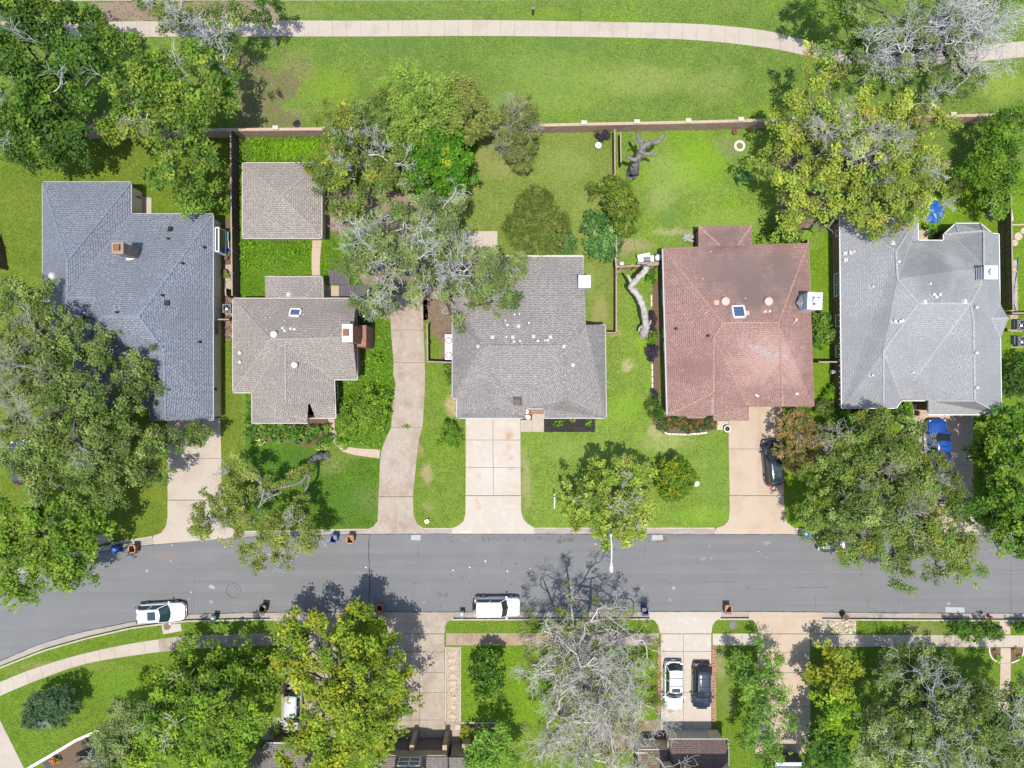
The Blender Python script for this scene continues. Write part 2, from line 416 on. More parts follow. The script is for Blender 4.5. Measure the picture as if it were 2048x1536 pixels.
def grow(segs, p, d, L, r, depth, rg, spread=.75, kids=3, up=.12, steps=3, shrink=.62, wig=.22, rmin=.012):
    """one limb with its own side limbs, bending as it goes"""
    r_end = max(rmin, r*.55)
    for i in range(steps):
        d = (d+Vector((rg.gauss(0, wig), rg.gauss(0, wig), rg.gauss(0, wig*.6)+up*.3))).normalized()
        q = p+d*(L/steps)
        ra, rb = r+(r_end-r)*i/steps, r+(r_end-r)*(i+1)/steps
        segs.append((p, q, ra, rb))
        if depth > 0:
            kk = int(kids)+(rg.random() < kids % 1)
            for k in range(kk if i == steps-1 else max(1, kk-2+(rg.random() < .5))):
                s = d.cross(Vector((rg.gauss(0, 1), rg.gauss(0, 1), rg.gauss(0, 1)))).normalized()
                dd = (d+s*spread*rg.uniform(.6, 1.3)+Vector((0, 0, up))).normalized()
                grow(segs, q, dd, L*shrink*rg.uniform(.7, 1.2), rb*.72, depth-1, rg, spread, kids, up, max(2, steps-1), shrink, wig*1.15, rmin)
        p = q
    return p
def gnarl(mb, pts, rad, n=11, seed=1, rough=.14):
    """a knotty limb: the path is rounded off, its girth swells and pinches"""
    rg = random.Random(seed); P4 = [tuple(p) for p in pts]; out, rr = [], []
    for i in range(len(P4)-1):
        p0, p1, p2, p3 = (np.array(P4[max(0, min(len(P4)-1, j))]) for j in (i-1, i, i+1, i+2))
        for k in range(5):
            t = k/5; out.append(Vector(.5*((2*p1)+(-p0+p2)*t+(2*p0-5*p1+4*p2-p3)*t*t+(-p0+3*p1-3*p2+p3)*t**3))); rr.append(rad[i]+(rad[i+1]-rad[i])*t)
    out.append(Vector(P4[-1])); rr.append(rad[-1]); k0 = len(mb.V)
    mb.tube([p+Vector((rg.gauss(0, 1), rg.gauss(0, 1), rg.gauss(0, 1)))*r*.07 for p, r in zip(out, rr)], [r*rg.uniform(1-rough, 1+rough) for r in rr], n)
    m = len(out)
    for i, r in enumerate(rr):
        for j in range(n):
            v = mb.V[k0+i*n+j]; c = out[i]; mb.V[k0+i*n+j] = c+(v-c)*(1+rough*1.3*math.sin(j*2.4+seed)*rg.uniform(.3, 1)+rg.uniform(-rough, rough)*.6)
    return mb
def limb(segs, a, b, r0, r1, rg, sag=.12, steps=6):
    """a bending limb from a to b; returns its points"""
    a, b = Vector(a), Vector(b); L = (b-a).length; pts = [a]
    o1 = Vector((rg.gauss(0, sag), rg.gauss(0, sag), rg.uniform(.0, sag)))*L
    for i in range(1, steps+1):
        t = i/steps
        q = a+(b-a)*t+o1*math.sin(math.pi*t)+Vector((rg.gauss(0, .03), rg.gauss(0, .03), rg.gauss(0, .02)))*L*(1 if i < steps else 0)
        segs.append((pts[-1], q, r0+(r1-r0)*(i-1)/steps, r0+(r1-r0)*t)); pts.append(q)
    return pts
def lob(l):
    """(px, py, z, r[, ry[, rz metres]]) -> metres"""
    p = P(l[0], l[1], l[2]); rx = M(l[3], l[2]); ry = M(l[4], l[2]) if len(l) > 4 and l[4] else rx
    rz = l[5] if len(l) > 5 else min(rx, ry)*.75
    rz = min(rz, l[2]*.72)
    return (p.x, p.y, p.z, rx, ry, rz)
SEED = [100]
def tree(name, label, lobes, base, pal, cat='tree', clump=.5, leaf=.2, dens=1.0, asp=.6, trunk_r=.22, fork=.45,
         bare=0, bare_depth=2, bare_len=.62, bark='bark', twig='twig', group=None, upbias=1.0, rag=.35, frond=None, fill=1.0,
         vary=.22, stub=True, flatz=.65, low=-.35, rmin=.015, kids=3, bare_r=.05, bspread=.75, bwig=.24, bough=True):
    SEED[0] += 1; rng = np.random.default_rng(SEED[0]); rg = random.Random(SEED[0])
    lb = [lob(l) for l in lobes]; bp = P(*base)
    t = thing(name, label, cat, bp, 0, group)
    if fill > 0:
        if frond: V, F, T = fronds(lb, rng, pal, **frond)
        else: V, F, T = leaves(lb, rng, pal, clump, leaf, dens, asp, flatz, upbias, rag, low, fill, vary, bough)
        V[:, 2] = np.maximum(V[:, 2], GZ+.05)
        arr_obj('crown', V, F, LEAF, t, T)
    segs, tw = [], []
    zt = min(l[2] for l in lb); cx = sum(l[0] for l in lb)/len(lb); cy = sum(l[1] for l in lb)/len(lb)
    fk = Vector((bp.x+(cx-bp.x)*.15, bp.y+(cy-bp.y)*.15, max(.15, zt*fork)))
    if trunk_r > 0:
        limb(segs, bp-Vector((0, 0, .1)), fk, trunk_r*1.25, trunk_r, rg, .05, 4)
        segs.append((bp-Vector((0, 0, .1)), bp+Vector((0, 0, .35)), trunk_r*1.7, trunk_r*1.15))
    for l in lb:
        tip = Vector((l[0], l[1], l[2]+l[5]*.25)); R = math.sqrt(l[3]*l[4])
        if trunk_r > 0:
            r0 = trunk_r*min(.8, .35+.09*R)
            pts = limb(segs, fk, tip, r0, r0*.35, rg)
            if stub:
                for q in pts[2:]:
                    d = Vector((rg.gauss(0, 1), rg.gauss(0, 1), rg.uniform(.1, .8))).normalized()
                    e = q+d*R*rg.uniform(.45, .8); limb(segs, q, e, r0*.35, .02, rg, .15, 4)
        else: pts = [Vector((l[0], l[1], l[2]-l[5]*.5))]*3
        nb = int(round(bare*R*R*.35)) if bare > 0 else 0
        for _ in range(nb):
            q = pts[rg.randrange(max(1, len(pts)//2), len(pts))]
            d = Vector((rg.gauss(0, 1), rg.gauss(0, 1), rg.uniform(.15, .9))).normalized()
            e = q+Vector((d.x*l[3]*rg.uniform(.2, .62), d.y*l[4]*rg.uniform(.2, .62), abs(d.z)*l[5]*.75))
            limb(tw, q, e, bare_r*1.3, bare_r*.85, rg, .12, 4)
            grow(tw, e, (e-Vector((l[0], l[1], l[2]-l[5]*.6))).normalized(), R*bare_len*rg.uniform(.6, 1.15), bare_r, bare_depth, rg, bspread, kids, .1, 3, .66, bwig, rmin)
    if segs:
        V, F = tubes(segs); arr_obj('trunk', V, F, MATS[bark], t, smooth=True)
    if tw:
        V, F = tubes(tw); arr_obj('bare_branches', V, F, MATS[twig], t, kind='stuff')
    return t
def shrub(name, label, lobes, pal, cat='shrub', group=None, **kw):
    kw.setdefault('clump', .22); kw.setdefault('leaf', .14); kw.setdefault('trunk_r', .03); kw.setdefault('fork', .2)
    kw.setdefault('stub', False); kw.setdefault('bough', False)
    x = sum(l[0] for l in lobes)/len(lobes); y = sum(l[1] for l in lobes)/len(lobes); z = sum(l[2] for l in lobes)/len(lobes)
    p = P(x, y, z); f = K*(CZ-GZ)
    return tree(name, label, lobes, (1024+p.x/f, 768-p.y/f), pal, cat=cat, group=group, **kw)

# ------------------------------------------------------------------ houses
def inset(poly, d):
    """move every edge of an xy outline inwards by d"""
    n = len(poly); ar = sum(poly[i][0]*poly[(i+1) % n][1]-poly[(i+1) % n][0]*poly[i][1] for i in range(n))
    sgn = 1 if ar > 0 else -1; out = []
    for i in range(n):
        a, b, c = Vector(poly[i-1][:2]), Vector(poly[i][:2]), Vector(poly[(i+1) % n][:2])
        e1, e2 = (b-a).normalized(), (c-b).normalized()
        n1, n2 = Vector((-e1.y, e1.x))*sgn, Vector((-e2.y, e2.x))*sgn
        k = 1+n1.dot(n2)
        out.append(b+(n1+n2)*(d/max(.35, k)))
    return out
class House:
    def __init__(s, name, label, roof_mat, wall_mat, eave, facets, outline, overhang=.38, gutter='white_trim', gables=(), cat='house', wall_drop=.06, gut=True):
        s.tris = []; ev = [P(p[0], p[1], p[2]) for p in outline]
        c = sum(ev, Vector())/len(ev)
        s.t = thing(name, label, cat, (c.x, c.y, GZ)); s.name = name
        V, F, idx, polys = [], [], {}, []
        for f in facets:
            ids = []
            for p in f:
                if p not in idx: idx[p] = len(V); V.append(P(*p))
                ids.append(idx[p])
            a = sum((V[ids[i]].x*V[ids[(i+1) % len(ids)]].y-V[ids[(i+1) % len(ids)]].x*V[ids[i]].y) for i in range(len(ids)))
            if a < 0: ids = ids[::-1]
            polys.append(ids)
            for tr in tessellate_polygon([[Vector((V[i].x, V[i].y, 0)) for i in ids]]):
                k = [ids[j] for j in tr]
                if (V[k[1]]-V[k[0]]).cross(V[k[2]]-V[k[0]]).z < 0: k = k[::-1]
                F.append(tuple(k)); s.tris.append(tuple(V[j] for j in k))
        n = len(V); low = [v-Vector((0, 0, .16)) for v in V]
        ed = {}
        for f in F:
            for i in range(len(f)): e = (f[i], f[(i+1) % len(f)]); ed[e] = 1
        side = [(a+n, b+n, b, a) for (a, b) in ed if (b, a) not in ed]
        s.roof = obj('roof', V, F, roof_mat, s.t, uv=True)
        obj('soffit', V+low, [tuple(i+n for i in reversed(f)) for f in F]+side, MATS['soffit'], s.t)
        # caps of shingle over every ridge, hip and valley where two slopes meet at an angle
        ctr = MB(); up = {}
        for f in polys:
            v = [V[i] for i in f]; nr = Vector((0, 0, 0))
            for i in range(len(v)): nr += v[i].cross(v[(i+1) % len(v)])
            nr.normalize()
            for i in range(len(f)): up[(f[i], f[(i+1) % len(f)])] = nr
        for (a, b) in up:
            if a < b and (b, a) in up:
                n1, n2 = up[(a, b)], up[(b, a)]
                if n1.dot(n2) < .975: ctr.beam(V[a]+(n1+n2).normalized()*.02, V[b]+(n1+n2).normalized()*.02, .2, .02)
        s.caps = ctr.build('ridge_cap', MATS[roof_mat.name+'_cap'] if roof_mat.name+'_cap' in MATS else roof_mat, s.t, uv=True)
        wl = inset([(p.x, p.y) for p in ev], overhang)
        nn = len(wl); ar = sum(wl[i][0]*wl[(i+1) % nn][1]-wl[(i+1) % nn][0]*wl[i][1] for i in range(nn))
        wv = [(p.x, p.y, -.05) for p in wl]+[(p.x, p.y, ev[i].z-wall_drop) for i, p in enumerate(wl)]
        wf = [(i, (i+1) % nn, nn+(i+1) % nn, nn+i) if ar > 0 else (nn+i, nn+(i+1) % nn, (i+1) % nn, i) for i in range(nn)]
        for g in gables:
            k = len(wv); wv += [tuple(P(*q)-Vector((0, 0, .1))) for q in g]; wf.append(tuple(range(k, k+len(g))))
        obj('wall', wv, wf, wall_mat, s.t, uv=True)
        s.walls = wl; s.eaves = ev
        if gut:
            g = MB()
            for a, b in zip(ev, ev[1:]+ev[:1]):
                if (b-a).length < .3: continue
                d = (b-a).normalized(); nr = Vector((d.y, -d.x, 0))*(1 if sum(ev[i].x*ev[(i+1) % nn].y-ev[(i+1) % nn].x*ev[i].y for i in range(nn)) > 0 else -1)
                g.beam(a+nr*.035, b+nr*.035, .075, .12, -.02)
            g.build('gutter', MATS[gutter], s.t)
    def hit(s, px, py):
        o = Vector((0, 0, CZ)); d = (P(px, py, 0)-o).normalized(); best = None
        for t in s.tris:
            h = intersect_ray_tri(t[0], t[1], t[2], d, o, True)
            if h and (best is None or h.z > best.z): best = h
        return best or P(px, py, 3.0)
    def normal(s, q):
        o = Vector((q.x, q.y, 40)); best = None; nn = Vector((0, 0, 1))
        for t in s.tris:
            h = intersect_ray_tri(t[0], t[1], t[2], Vector((0, 0, -1)), o, True)
            if h and (best is None or h.z > best.z):
                best = h; nn = (t[1]-t[0]).cross(t[2]-t[0]).normalized()
        return nn if nn.z > 0 else -nn
    def pipe(s, px, py, mat='galv', r=.06, h=.35):
        p = s.hit(px, py); MB().cyl((p.x, p.y, p.z-.15), r*2.2, .2, 10, r*1.1).cyl((p.x, p.y, p.z), r, h, 8).build('vent_pipe', MATS[mat], s.t)
    def box(s, px, py, mat='galv', w=.36, h=.16):
        p = s.hit(px, py); n = s.normal(p)
        x = Vector((1, 0, -n.x/n.z)).normalized(); y = n.cross(x); V = []
        for (k, e) in ((1.25, -.06), (1.25, .02), (.95, .03), (.8, h)):
            V += [p+x*(sx*w/2*k)+y*(sy*w/2*k)+n*e for sx, sy in ((-1, -1), (1, -1), (1, 1), (-1, 1))]
        F = [(a*4+i, a*4+(i+1) % 4, a*4+4+(i+1) % 4, a*4+4+i) for a in range(3) for i in range(4)]+[(12, 13, 14, 15)]
        obj('roof_vent', V, F, MATS[mat], s.t)
    def dome(s, px, py, mat='galv', r=.3, h=.22):
        p = s.hit(px, py); MB().cyl((p.x, p.y, p.z-.15), r*.62, .36, 14).dome((p.x, p.y, p.z+.2), r, h, 16).cyl((p.x, p.y, p.z+.17), r, .035, 16).build('turbine_vent', MATS[mat], s.t)
    def skylight(s, px, py, w, d, rot=0.0):
        p = s.hit(px, py); n = s.normal(p)
        x = Vector((math.cos(rot), math.sin(rot), 0)); x = (x-n*x.dot(n)).normalized(); y = n.cross(x)
        def slab(hw, hd, z0, z1):
            V = [p+x*(a*hw)+y*(b*hd)+n*z for z in (z0, z1) for a, b in ((-1, -1), (1, -1), (1, 1), (-1, 1))]
            return V, [(0, 3, 2, 1), (4, 5, 6, 7), (0, 1, 5, 4), (1, 2, 6, 5), (2, 3, 7, 6), (3, 0, 4, 7)]
        fr = MB()
        for (a, b, c, e) in ((0, 1, 1, .12), (0, -1, 1, .12), (1, 0, .12, 1), (-1, 0, .12, 1)):
            V, F = slab(w/2*c if c != .12 else .07, d/2*e if e != .12 else .07, -.05, .16)
            o = x*(a*(w/2-.07))+y*(b*(d/2-.07)); fr.add([v+o for v in V], F)
        k = fr.build('skylight', MATS['white_trim'], s.t)
        V, F = slab(w/2-.12, d/2-.12, -.02, .12); obj('glass', V, F, MATS['sky_glass'], k)
    def chimney(s, top, z1, w, d, mat, cap=None, rot=0.0, z0=2.2, capmat='galv', crown=True, flue=0.22):
        p = P(top[0], top[1], z1)
        k = MB().box((p.x, p.y, (z0+z1)/2), (w, d, z1-z0), rot)
        if crown: k.box((p.x, p.y, z1+.04), (w+.14, d+.14, .1), rot)
        c = k.build('chimney', MATS[mat], s.t, uv=True)
        if cap == 'round': MB().cyl((p.x, p.y, z1+.08), flue*.75, .25, 12).cyl((p.x, p.y, z1+.34), flue, .07, 16).build('cap', MATS[capmat], c)
        if cap == 'plate': MB().box((p.x, p.y, z1+.3), (w*.6, d*.6, .06), rot).box((p.x, p.y, z1+.17), (w*.5, d*.5, .2), rot).build('cap', MATS[capmat], c)
        return c
    def window(s, edge, t0, t1, z0, z1, proud=.05, panes=2, frame='white_trim', glass='glass', bars=0):
        """on wall edge i (as in the outline), from t0 to t1 along it"""
        a, b = s.walls[edge], s.walls[(edge+1) % len(s.walls)]
        d = (b-a); L = d.length; d = d/L; n = Vector((d.y, -d.x)); c = sum(s.walls, Vector((0, 0)))/len(s.walls)
        if n.dot((a+b)/2-c) < 0: n = -n
        q0, q1 = a+d*L*t0, a+d*L*t1
        def bar(u, v, za, zb, th, mb):
            m = (u+v)/2+n*(th/2); mb.box((m.x, m.y, (za+zb)/2), ((v-u).length, th, zb-za), math.atan2(d.y, d.x))
        fr = MB(); f = .09
        bar(q0, q1, z0-f, z0, proud+.03, fr); bar(q0, q1, z1, z1+f, proud+.03, fr); bar(q0-d*f, q0, z0-f, z1+f, proud+.032, fr); bar(q1, q1+d*f, z0-f, z1+f, proud+.032, fr)
        for i in range(1, panes):
            m = q0+(q1-q0)*i/panes; bar(m-d*.03, m+d*.03, z0, z1, proud+.01, fr)
        for i in range(bars): zz = z0+(z1-z0)*(i+1)/(bars+1); bar(q0, q1, zz-.02, zz+.02, proud+.008, fr)
        w = fr.build('window', MATS[frame], s.t)
        g = MB(); bar(q0, q1, z0, z1, proud*.4, g); g.build('pane', MATS[glass], w)
    def door(s, edge, t0, t1, z1, mat, proud=.04, name='garage_door', rows=4):
        a, b = s.walls[edge], s.walls[(edge+1) % len(s.walls)]
        d = (b-a); L = d.length; d = d/L; n = Vector((d.y, -d.x)); c = sum(s.walls, Vector((0, 0)))/len(s.walls)
        if n.dot((a+b)/2-c) < 0: n = -n
        q0, q1 = a+d*L*t0, a+d*L*t1; mb = MB(); m = (q0+q1)/2
        for i in range(rows):
            za, zb = GZ+(z1-GZ)*i/rows+.012, GZ+(z1-GZ)*(i+1)/rows-.012
            mm = m+n*(proud/2); mb.box((mm.x, mm.y, (za+zb)/2), ((q1-q0).length, proud, zb-za), math.atan2(d.y, d.x))
        mb.build(name, MATS[mat], s.t)

# ------------------------------------------------------------------ fences
def fence(label, pts, h=1.8, mat='fence_wood', post_gap=2.4, rail_side=1, name='wood_fence', picket=.14):
    """pts: pixels of the fence's foot; pickets, posts, rails and a cap board"""
    w = [P(*p) for p in pts]; rg = random.Random(len(LABELS)*3+1)
    t = thing(name, label, 'fence', w[0])
    pk = MB()
    for a, b in zip(w, w[1:]):
        d = (b-a).normalized(); L = (b-a).length; n = Vector((-d.y, d.x, 0))*rail_side; an = math.atan2(d.y, d.x)
        k = max(1, int(L/picket))
        for i in range(k):
            c = a+d*(L*(i+.5)/k); hh = h+rg.uniform(-.03, .02)
            pk.box((c.x+n.x*rg.uniform(-.006, .006), c.y+n.y*rg.uniform(-.006, .006), GZ+hh/2), (L/k-.012, .022, hh), an)
        for z in (.35, h*.52, h-.2):
            MB().beam(a+n*.05+Vector((0, 0, z)), b+n*.05+Vector((0, 0, z)), .045, .09).build('rail', MATS[mat], t)
        m = max(1, round(L/post_gap))
        for i in range(m+1):
            c = a+d*(L*i/m)+n*.11; MB().box((c.x, c.y, GZ+h*.49), (.1, .1, h*.98), an).build('post', MATS[mat], t)
        MB().beam(a+Vector((0, 0, h+.03)), b+Vector((0, 0, h+.03)), .13, .035).build('cap_board', MATS['fence_cap'], t)
    pk.build('pickets', MATS[mat], t, kind='stuff')
    return t

# ------------------------------------------------------------------ vehicles, bins, units
def car(name, label, px, py, head, paint_mat, L=4.8, W=1.9, H=1.72, z=GZ, style='suv', cat='car', sunroof=False, rails=False,
        crossbars=False, lights='tail_red', spare=False, group=None, roof_mat=None, boxy=False, hood_dark=None, panel_lines=0):
    c = P(px, py, H*.7); t = thing(name, label, cat, (c.x, c.y, z), math.radians(head), group); pm = MATS[paint_mat]
    hz = .52*H if not boxy else .56*H
    if style == 'truck': hz = .56*H
    fs = [0, .012, .04, .10, .2, .35, .5, .65, .76, .86, .93, .97, .99, 1.0]
    if boxy: hw = [.90, .96, .985, 1, 1, 1, 1, 1, 1, .995, .98, .95, .90, .84]
    else: hw = [.70, .84, .935, .985, 1, 1, 1, 1, .99, .97, .92, .84, .74, .60]
    belt = hz+.06
    def deck(f):
        if f < .03: return belt*.82
        if f < .1: return belt*.96
        if f < .66: return belt
        if f < .9: return belt-(f-.66)/.24*(.13 if not boxy else .03)
        return belt-(.13 if not boxy else .03)-(f-.9)/.1*(.22 if not boxy else .06)
    V, F = [], []; prof = [(.86, .22), (1.0, .30), (1.01, .55), (.985, .8), (.90, .965), (.62, 1.0), (0, 1.015)]
    for f, k in zip(fs, hw):
        dz = deck(f); sec = [(W/2*k*a, .2+(dz-.2)*(b if b > .3 else b-.2)) for a, b in prof]
        sec = sec + [(-a, b) for a, b in sec[-2::-1]]
        V += [((f-.5)*L, a, b) for a, b in sec]
    m = 2*len(prof)-1
    for i in range(len(fs)-1):
        F += [(i*m+j, i*m+j+1, (i+1)*m+j+1, (i+1)*m+j) for j in range(m-1)]
    F += [tuple(range(m)), tuple(range((len(fs)-1)*m+m-1, (len(fs)-1)*m-1, -1))]
    F = [f[::-1] for f in F]
    obj('body', V, F, pm, t, True, smooth=True)
    # cabin: two rings, glass between them, a domed roof on top
    if style == 'suv': b0, b1, t0, t1 = .035, .70, .12, .56
    elif style == 'van': b0, b1, t0, t1 = .02, .72, .05, .60
    elif style == 'sedan': b0, b1, t0, t1 = .14, .70, .29, .55
    else: b0, b1, t0, t1 = .36, .72, .41, .60
    bw, tw_ = W/2*.90, W/2*(.70 if not boxy else .80)
    X = lambda f: (f-.5)*L
    zb, zt = belt-.02, H-.09
    def ringpts(x0, x1, hwid, z, bow): # rear-left .. front-left counterclockwise with bowed ends
        return [(x0, -hwid*.86, z), (x0+.06, -hwid, z), (x1-.12, -hwid, z), (x1, -hwid*.82, z), (x1+bow, 0, z), (x1, hwid*.82, z), (x1-.12, hwid, z), (x0+.06, hwid, z), (x0, hwid*.86, z), (x0-bow*.5, 0, z)]
    B = ringpts(X(b0), X(b1), bw, zb, .16); T = ringpts(X(t0), X(t1), tw_, zt, .10)
    def lerp(p, q, k): return tuple(p[i]+(q[i]-p[i])*k for i in range(3))
    def panel(nm, i0, i1, mat, k0=.04, k1=.96, out=.0):
        A = [lerp(B[i % 10], T[i % 10], k0) for i in range(i0, i1+1)]; Bq = [lerp(B[i % 10], T[i % 10], k1) for i in range(i0, i1+1)]
        n = len(A); return obj(nm, A+Bq, [(i, i+1, n+i+1, n+i) for i in range(n-1)], mat, t, True)
    # painted shell of the pillars just inside the glass
    s2 = .985
    shell = [(a*1.0, b*s2, c) for a, b, c in B]+[(a, b*s2, c) for a, b, c in T]
    obj('pillars', shell, [(i, (i+1) % 10, 10+(i+1) % 10, 10+i) for i in range(10)], MATS['trim_black'], t, True)
    panel('windshield', 3, 5, MATS['car_glass']); panel('rear_window', 8, 10, MATS['car_glass'], .25)
    for (a, b) in ((1, 2), (6, 7)):
        panel('side_window', a, b, MATS['car_glass'], .14, .92)
        for f in (.0, .48, 1.0):
            p0 = lerp(B[a], B[b], f); p1 = lerp(T[a], T[b], f); sg = 1 if b == 7 else -1
            MB().tube([(p0[0], p0[1]+sg*.006, p0[2]), (p1[0], p1[1]+sg*.006, p1[2])], .045, 5).build('pillar', pm, t, True)
    R1 = ringpts(X(t0)+.02, X(t1)-.02, tw_*1.0, zt+.005, .10); R2 = ringpts(X(t0)+.10, X(t1)-.10, tw_*.88, H-.015, .08); R3 = ringpts(X(t0)+.5, X(t1)-.4, tw_*.45, H, .02)
    obj('roof', T+R1+R2+R3, [(k*10+i, k*10+(i+1) % 10, k*10+10+(i+1) % 10, k*10+10+i) for k in range(3) for i in range(10)]+[tuple(range(30, 40))], MATS[roof_mat] if roof_mat else pm, t, True, smooth=True)
    if sunroof:
        xs = sunroof if isinstance(sunroof, tuple) else (.42, .53)
        x0, x1 = X(xs[0]), X(xs[1]); MB().box(((x0+x1)/2, 0, H-.012), (x1-x0, tw_*1.25, .04)).build('sunroof', MATS['car_glass'], t, True)
    if rails or crossbars:
        for s in (-1, 1): MB().tube([(X(t0)+.25, s*tw_*.93, H-.03), (X(t0)+.4, s*tw_*.93, H+.03), (X(t1)-.35, s*tw_*.93, H+.03), (X(t1)-.2, s*tw_*.93, H-.03)], .025, 5).build('roof_rail', MATS['galv'], t, True)
    if crossbars:
        for f in (.26, .43): MB().beam((X(f), -tw_*.93, H+.06), (X(f), tw_*.93, H+.06), .05, .035).build('crossbar', MATS['trim_black'], t, True)
    for i in range(panel_lines):
        y = (i-(panel_lines-1)/2)*tw_*.38; MB().box(((X(t0)+X(t1))/2-.1, y, H-.002), ((X(t1)-X(t0))*.66, .03, .03)).build('roof_rib', pm, t, True)
    hzz = deck(.8)
    for s in (-1, 1):
        MB().box((X(.71), s*(W/2+.10), hz+.02), (.16, .2, .13)).build('mirror', pm, t, True)
        MB().box((X(.955), s*W/2*.66, deck(.955)*.88), (.22, .34, .14), s*-.45).build('headlight', MATS['lamp_clear'], t, True)
        MB().box((X(.018)+.06, s*W/2*.74, belt*.9), (.20, .30, .26), s*.25).build('taillight', MATS[lights], t, True)
    for f in (.19, .81):
        for s in (-1, 1):
            wr = .36 if not boxy else .40
            wl = MB().axle((X(f), s*(W/2-.09), wr), wr, .24, 18).build('wheel', MATS['tyre'], t, True)
            MB().axle((X(f), s*(W/2+.032), wr), wr*.62, .012, 12).build('rim', MATS['galv'], wl, True)
    MB().box((X(.985), 0, .48), (.14, W*.72, .22)).build('bumper', MATS['trim_black'], t, True)
    MB().box((X(.012), 0, .5), (.12, W*.74, .24)).build('bumper', MATS['trim_black'], t, True)
    MB().box((X(.5), 0, .26), (L*.9, W*.86, .16)).build('underbody', MATS['trim_black'], t, True)
    # shut lines of bonnet
    for s in (-1, 1): MB().tube([(X(.72), s*bw*.86, belt+.004), (X(.88), s*bw*.80, deck(.88)+.008), (X(.955), s*bw*.66, deck(.955)+.006)], .012, 4).build('bonnet_seam', MATS['trim_black'], t, True)
    MB().tube([(X(.715), -bw*.8, belt+.0), (X(.735), 0, belt+.022), (X(.715), bw*.8, belt+.0)], .022, 4).build('wiper_cowl', MATS['trim_black'], t, True)
    if spare: MB().axle((X(0)-.1, .12, .95), .37, .24, 18, 'x').build('spare_wheel', MATS['tyre'], t, True)
    if style == 'truck':
        MB().box(((X(.02)+X(.355))/2, 0, belt+.012), (X(.355)-X(.02), W*.74, .02)).build('bed_floor', MATS['trim_black'], t, True)
        bw_ = MB()
        for s in (-1, 1): bw_.box(((X(.015)+X(.36))/2, s*W*.44, belt+.13), (X(.36)-X(.015), .11, .30))
        bw_.box((X(.02), 0, belt+.128), (.1, W*.78, .30)); bw_.build('bed_wall', pm, t, True)
        for s in (-1, 1): MB().beam((X(.38), s*(W/2+.06), .42), (X(.72), s*(W/2+.06), .42), .14, .06).build('side_step', MATS['galv'], t, True)
    return t
def bin_(label, px, py, mat, open_=False, rot=0.0, h=1.05, w=.62, d=.70, z=0.01, group='wheeled bins put out along the street', lid_mat=None, tilt=.0):
    c = P(px, py, z); t = thing('wheeled_bin', label, 'bin', c, math.radians(rot), group)
    a, b = .80, 1.0; V, F = [], []
    for (k, zz) in ((a, .08), (b, h)):
        for s in ((-1, -1), (1, -1), (1, 1), (-1, 1)): V.append((s[0]*w/2*k, s[1]*d/2*k, zz))
    for (k, zz) in ((b*.90, h), (a*.90, .14)):
        for s in ((-1, -1), (1, -1), (1, 1), (-1, 1)): V.append((s[0]*w/2*k, s[1]*d/2*k, zz))
    F = [(0, 3, 2, 1)]+[(i, (i+1) % 4, 4+(i+1) % 4, 4+i) for i in range(4)]+[(4+i, 4+(i+1) % 4, 8+(i+1) % 4, 8+i) for i in range(4)]+[(8+i, 8+(i+1) % 4, 12+(i+1) % 4, 12+i) for i in range(4)]+[(12, 13, 14, 15)]
    obj('body', V, F, MATS[mat], t, True)
    r = MB()
    for (x, y, dx, dy) in ((0, -d/2, w+.07, .07), (0, d/2, w+.07, .07), (-w/2, 0, .07, d+.07), (w/2, 0, .07, d+.07)): r.box((x, y, h-.02), (dx, dy, .07))
    r.build('rim', MATS['bin_rim' if 'brown' in mat or 'orange' in mat else mat], t, True)
    if open_:
        MB().box((0, -d/2-.10, h-.38), (w*.98, .05, .72)).build('lid', MATS[lid_mat or mat], t, True)
        rg = random.Random(int(px)); g = MB()
        for i in range(5): g.box((rg.uniform(-.14, .14), rg.uniform(-.16, .16), .3+rg.uniform(0, .16)), (.2, .16, .12), rg.uniform(0, 3))
        g.build('rubbish', MATS['cardboard'], t, True)
    else:
        l = MB().add([(-w/2*1.05, -d/2*1.05, h+.02), (w/2*1.05, -d/2*1.05, h+.02), (w/2*1.05, d/2*1.1, h+.02), (-w/2*1.05, d/2*1.1, h+.02),
                      (-w/2*.8, -d/2*.75, h+.11), (w/2*.8, -d/2*.75, h+.11), (w/2*.8, d/2*.8, h+.09), (-w/2*.8, d/2*.8, h+.09)],
                     [(3, 2, 1, 0), (4, 5, 6, 7), (0, 1, 5, 4), (1, 2, 6, 5), (2, 3, 7, 6), (3, 0, 4, 7)]).build('lid', MATS[lid_mat or mat], t, True)
        MB().box((0, .05, h+.105), (w*.5, d*.28, .02)).build('label_plate', MATS['bin_plate'], l, True)
    MB().tube([(-w*.36, -d/2-.06, h-.05), (-w*.36, -d/2-.13, h-.03), (w*.36, -d/2-.13, h-.03), (w*.36, -d/2-.06, h-.05)], .02, 5).build('handle', MATS[mat], t, True)
    for s in (-1, 1): MB().axle((s*(w/2-.06), -d/2+.06, .13), .13, .07, 12, 'x').build('wheel', MATS['tyre'], t, True)
    return t
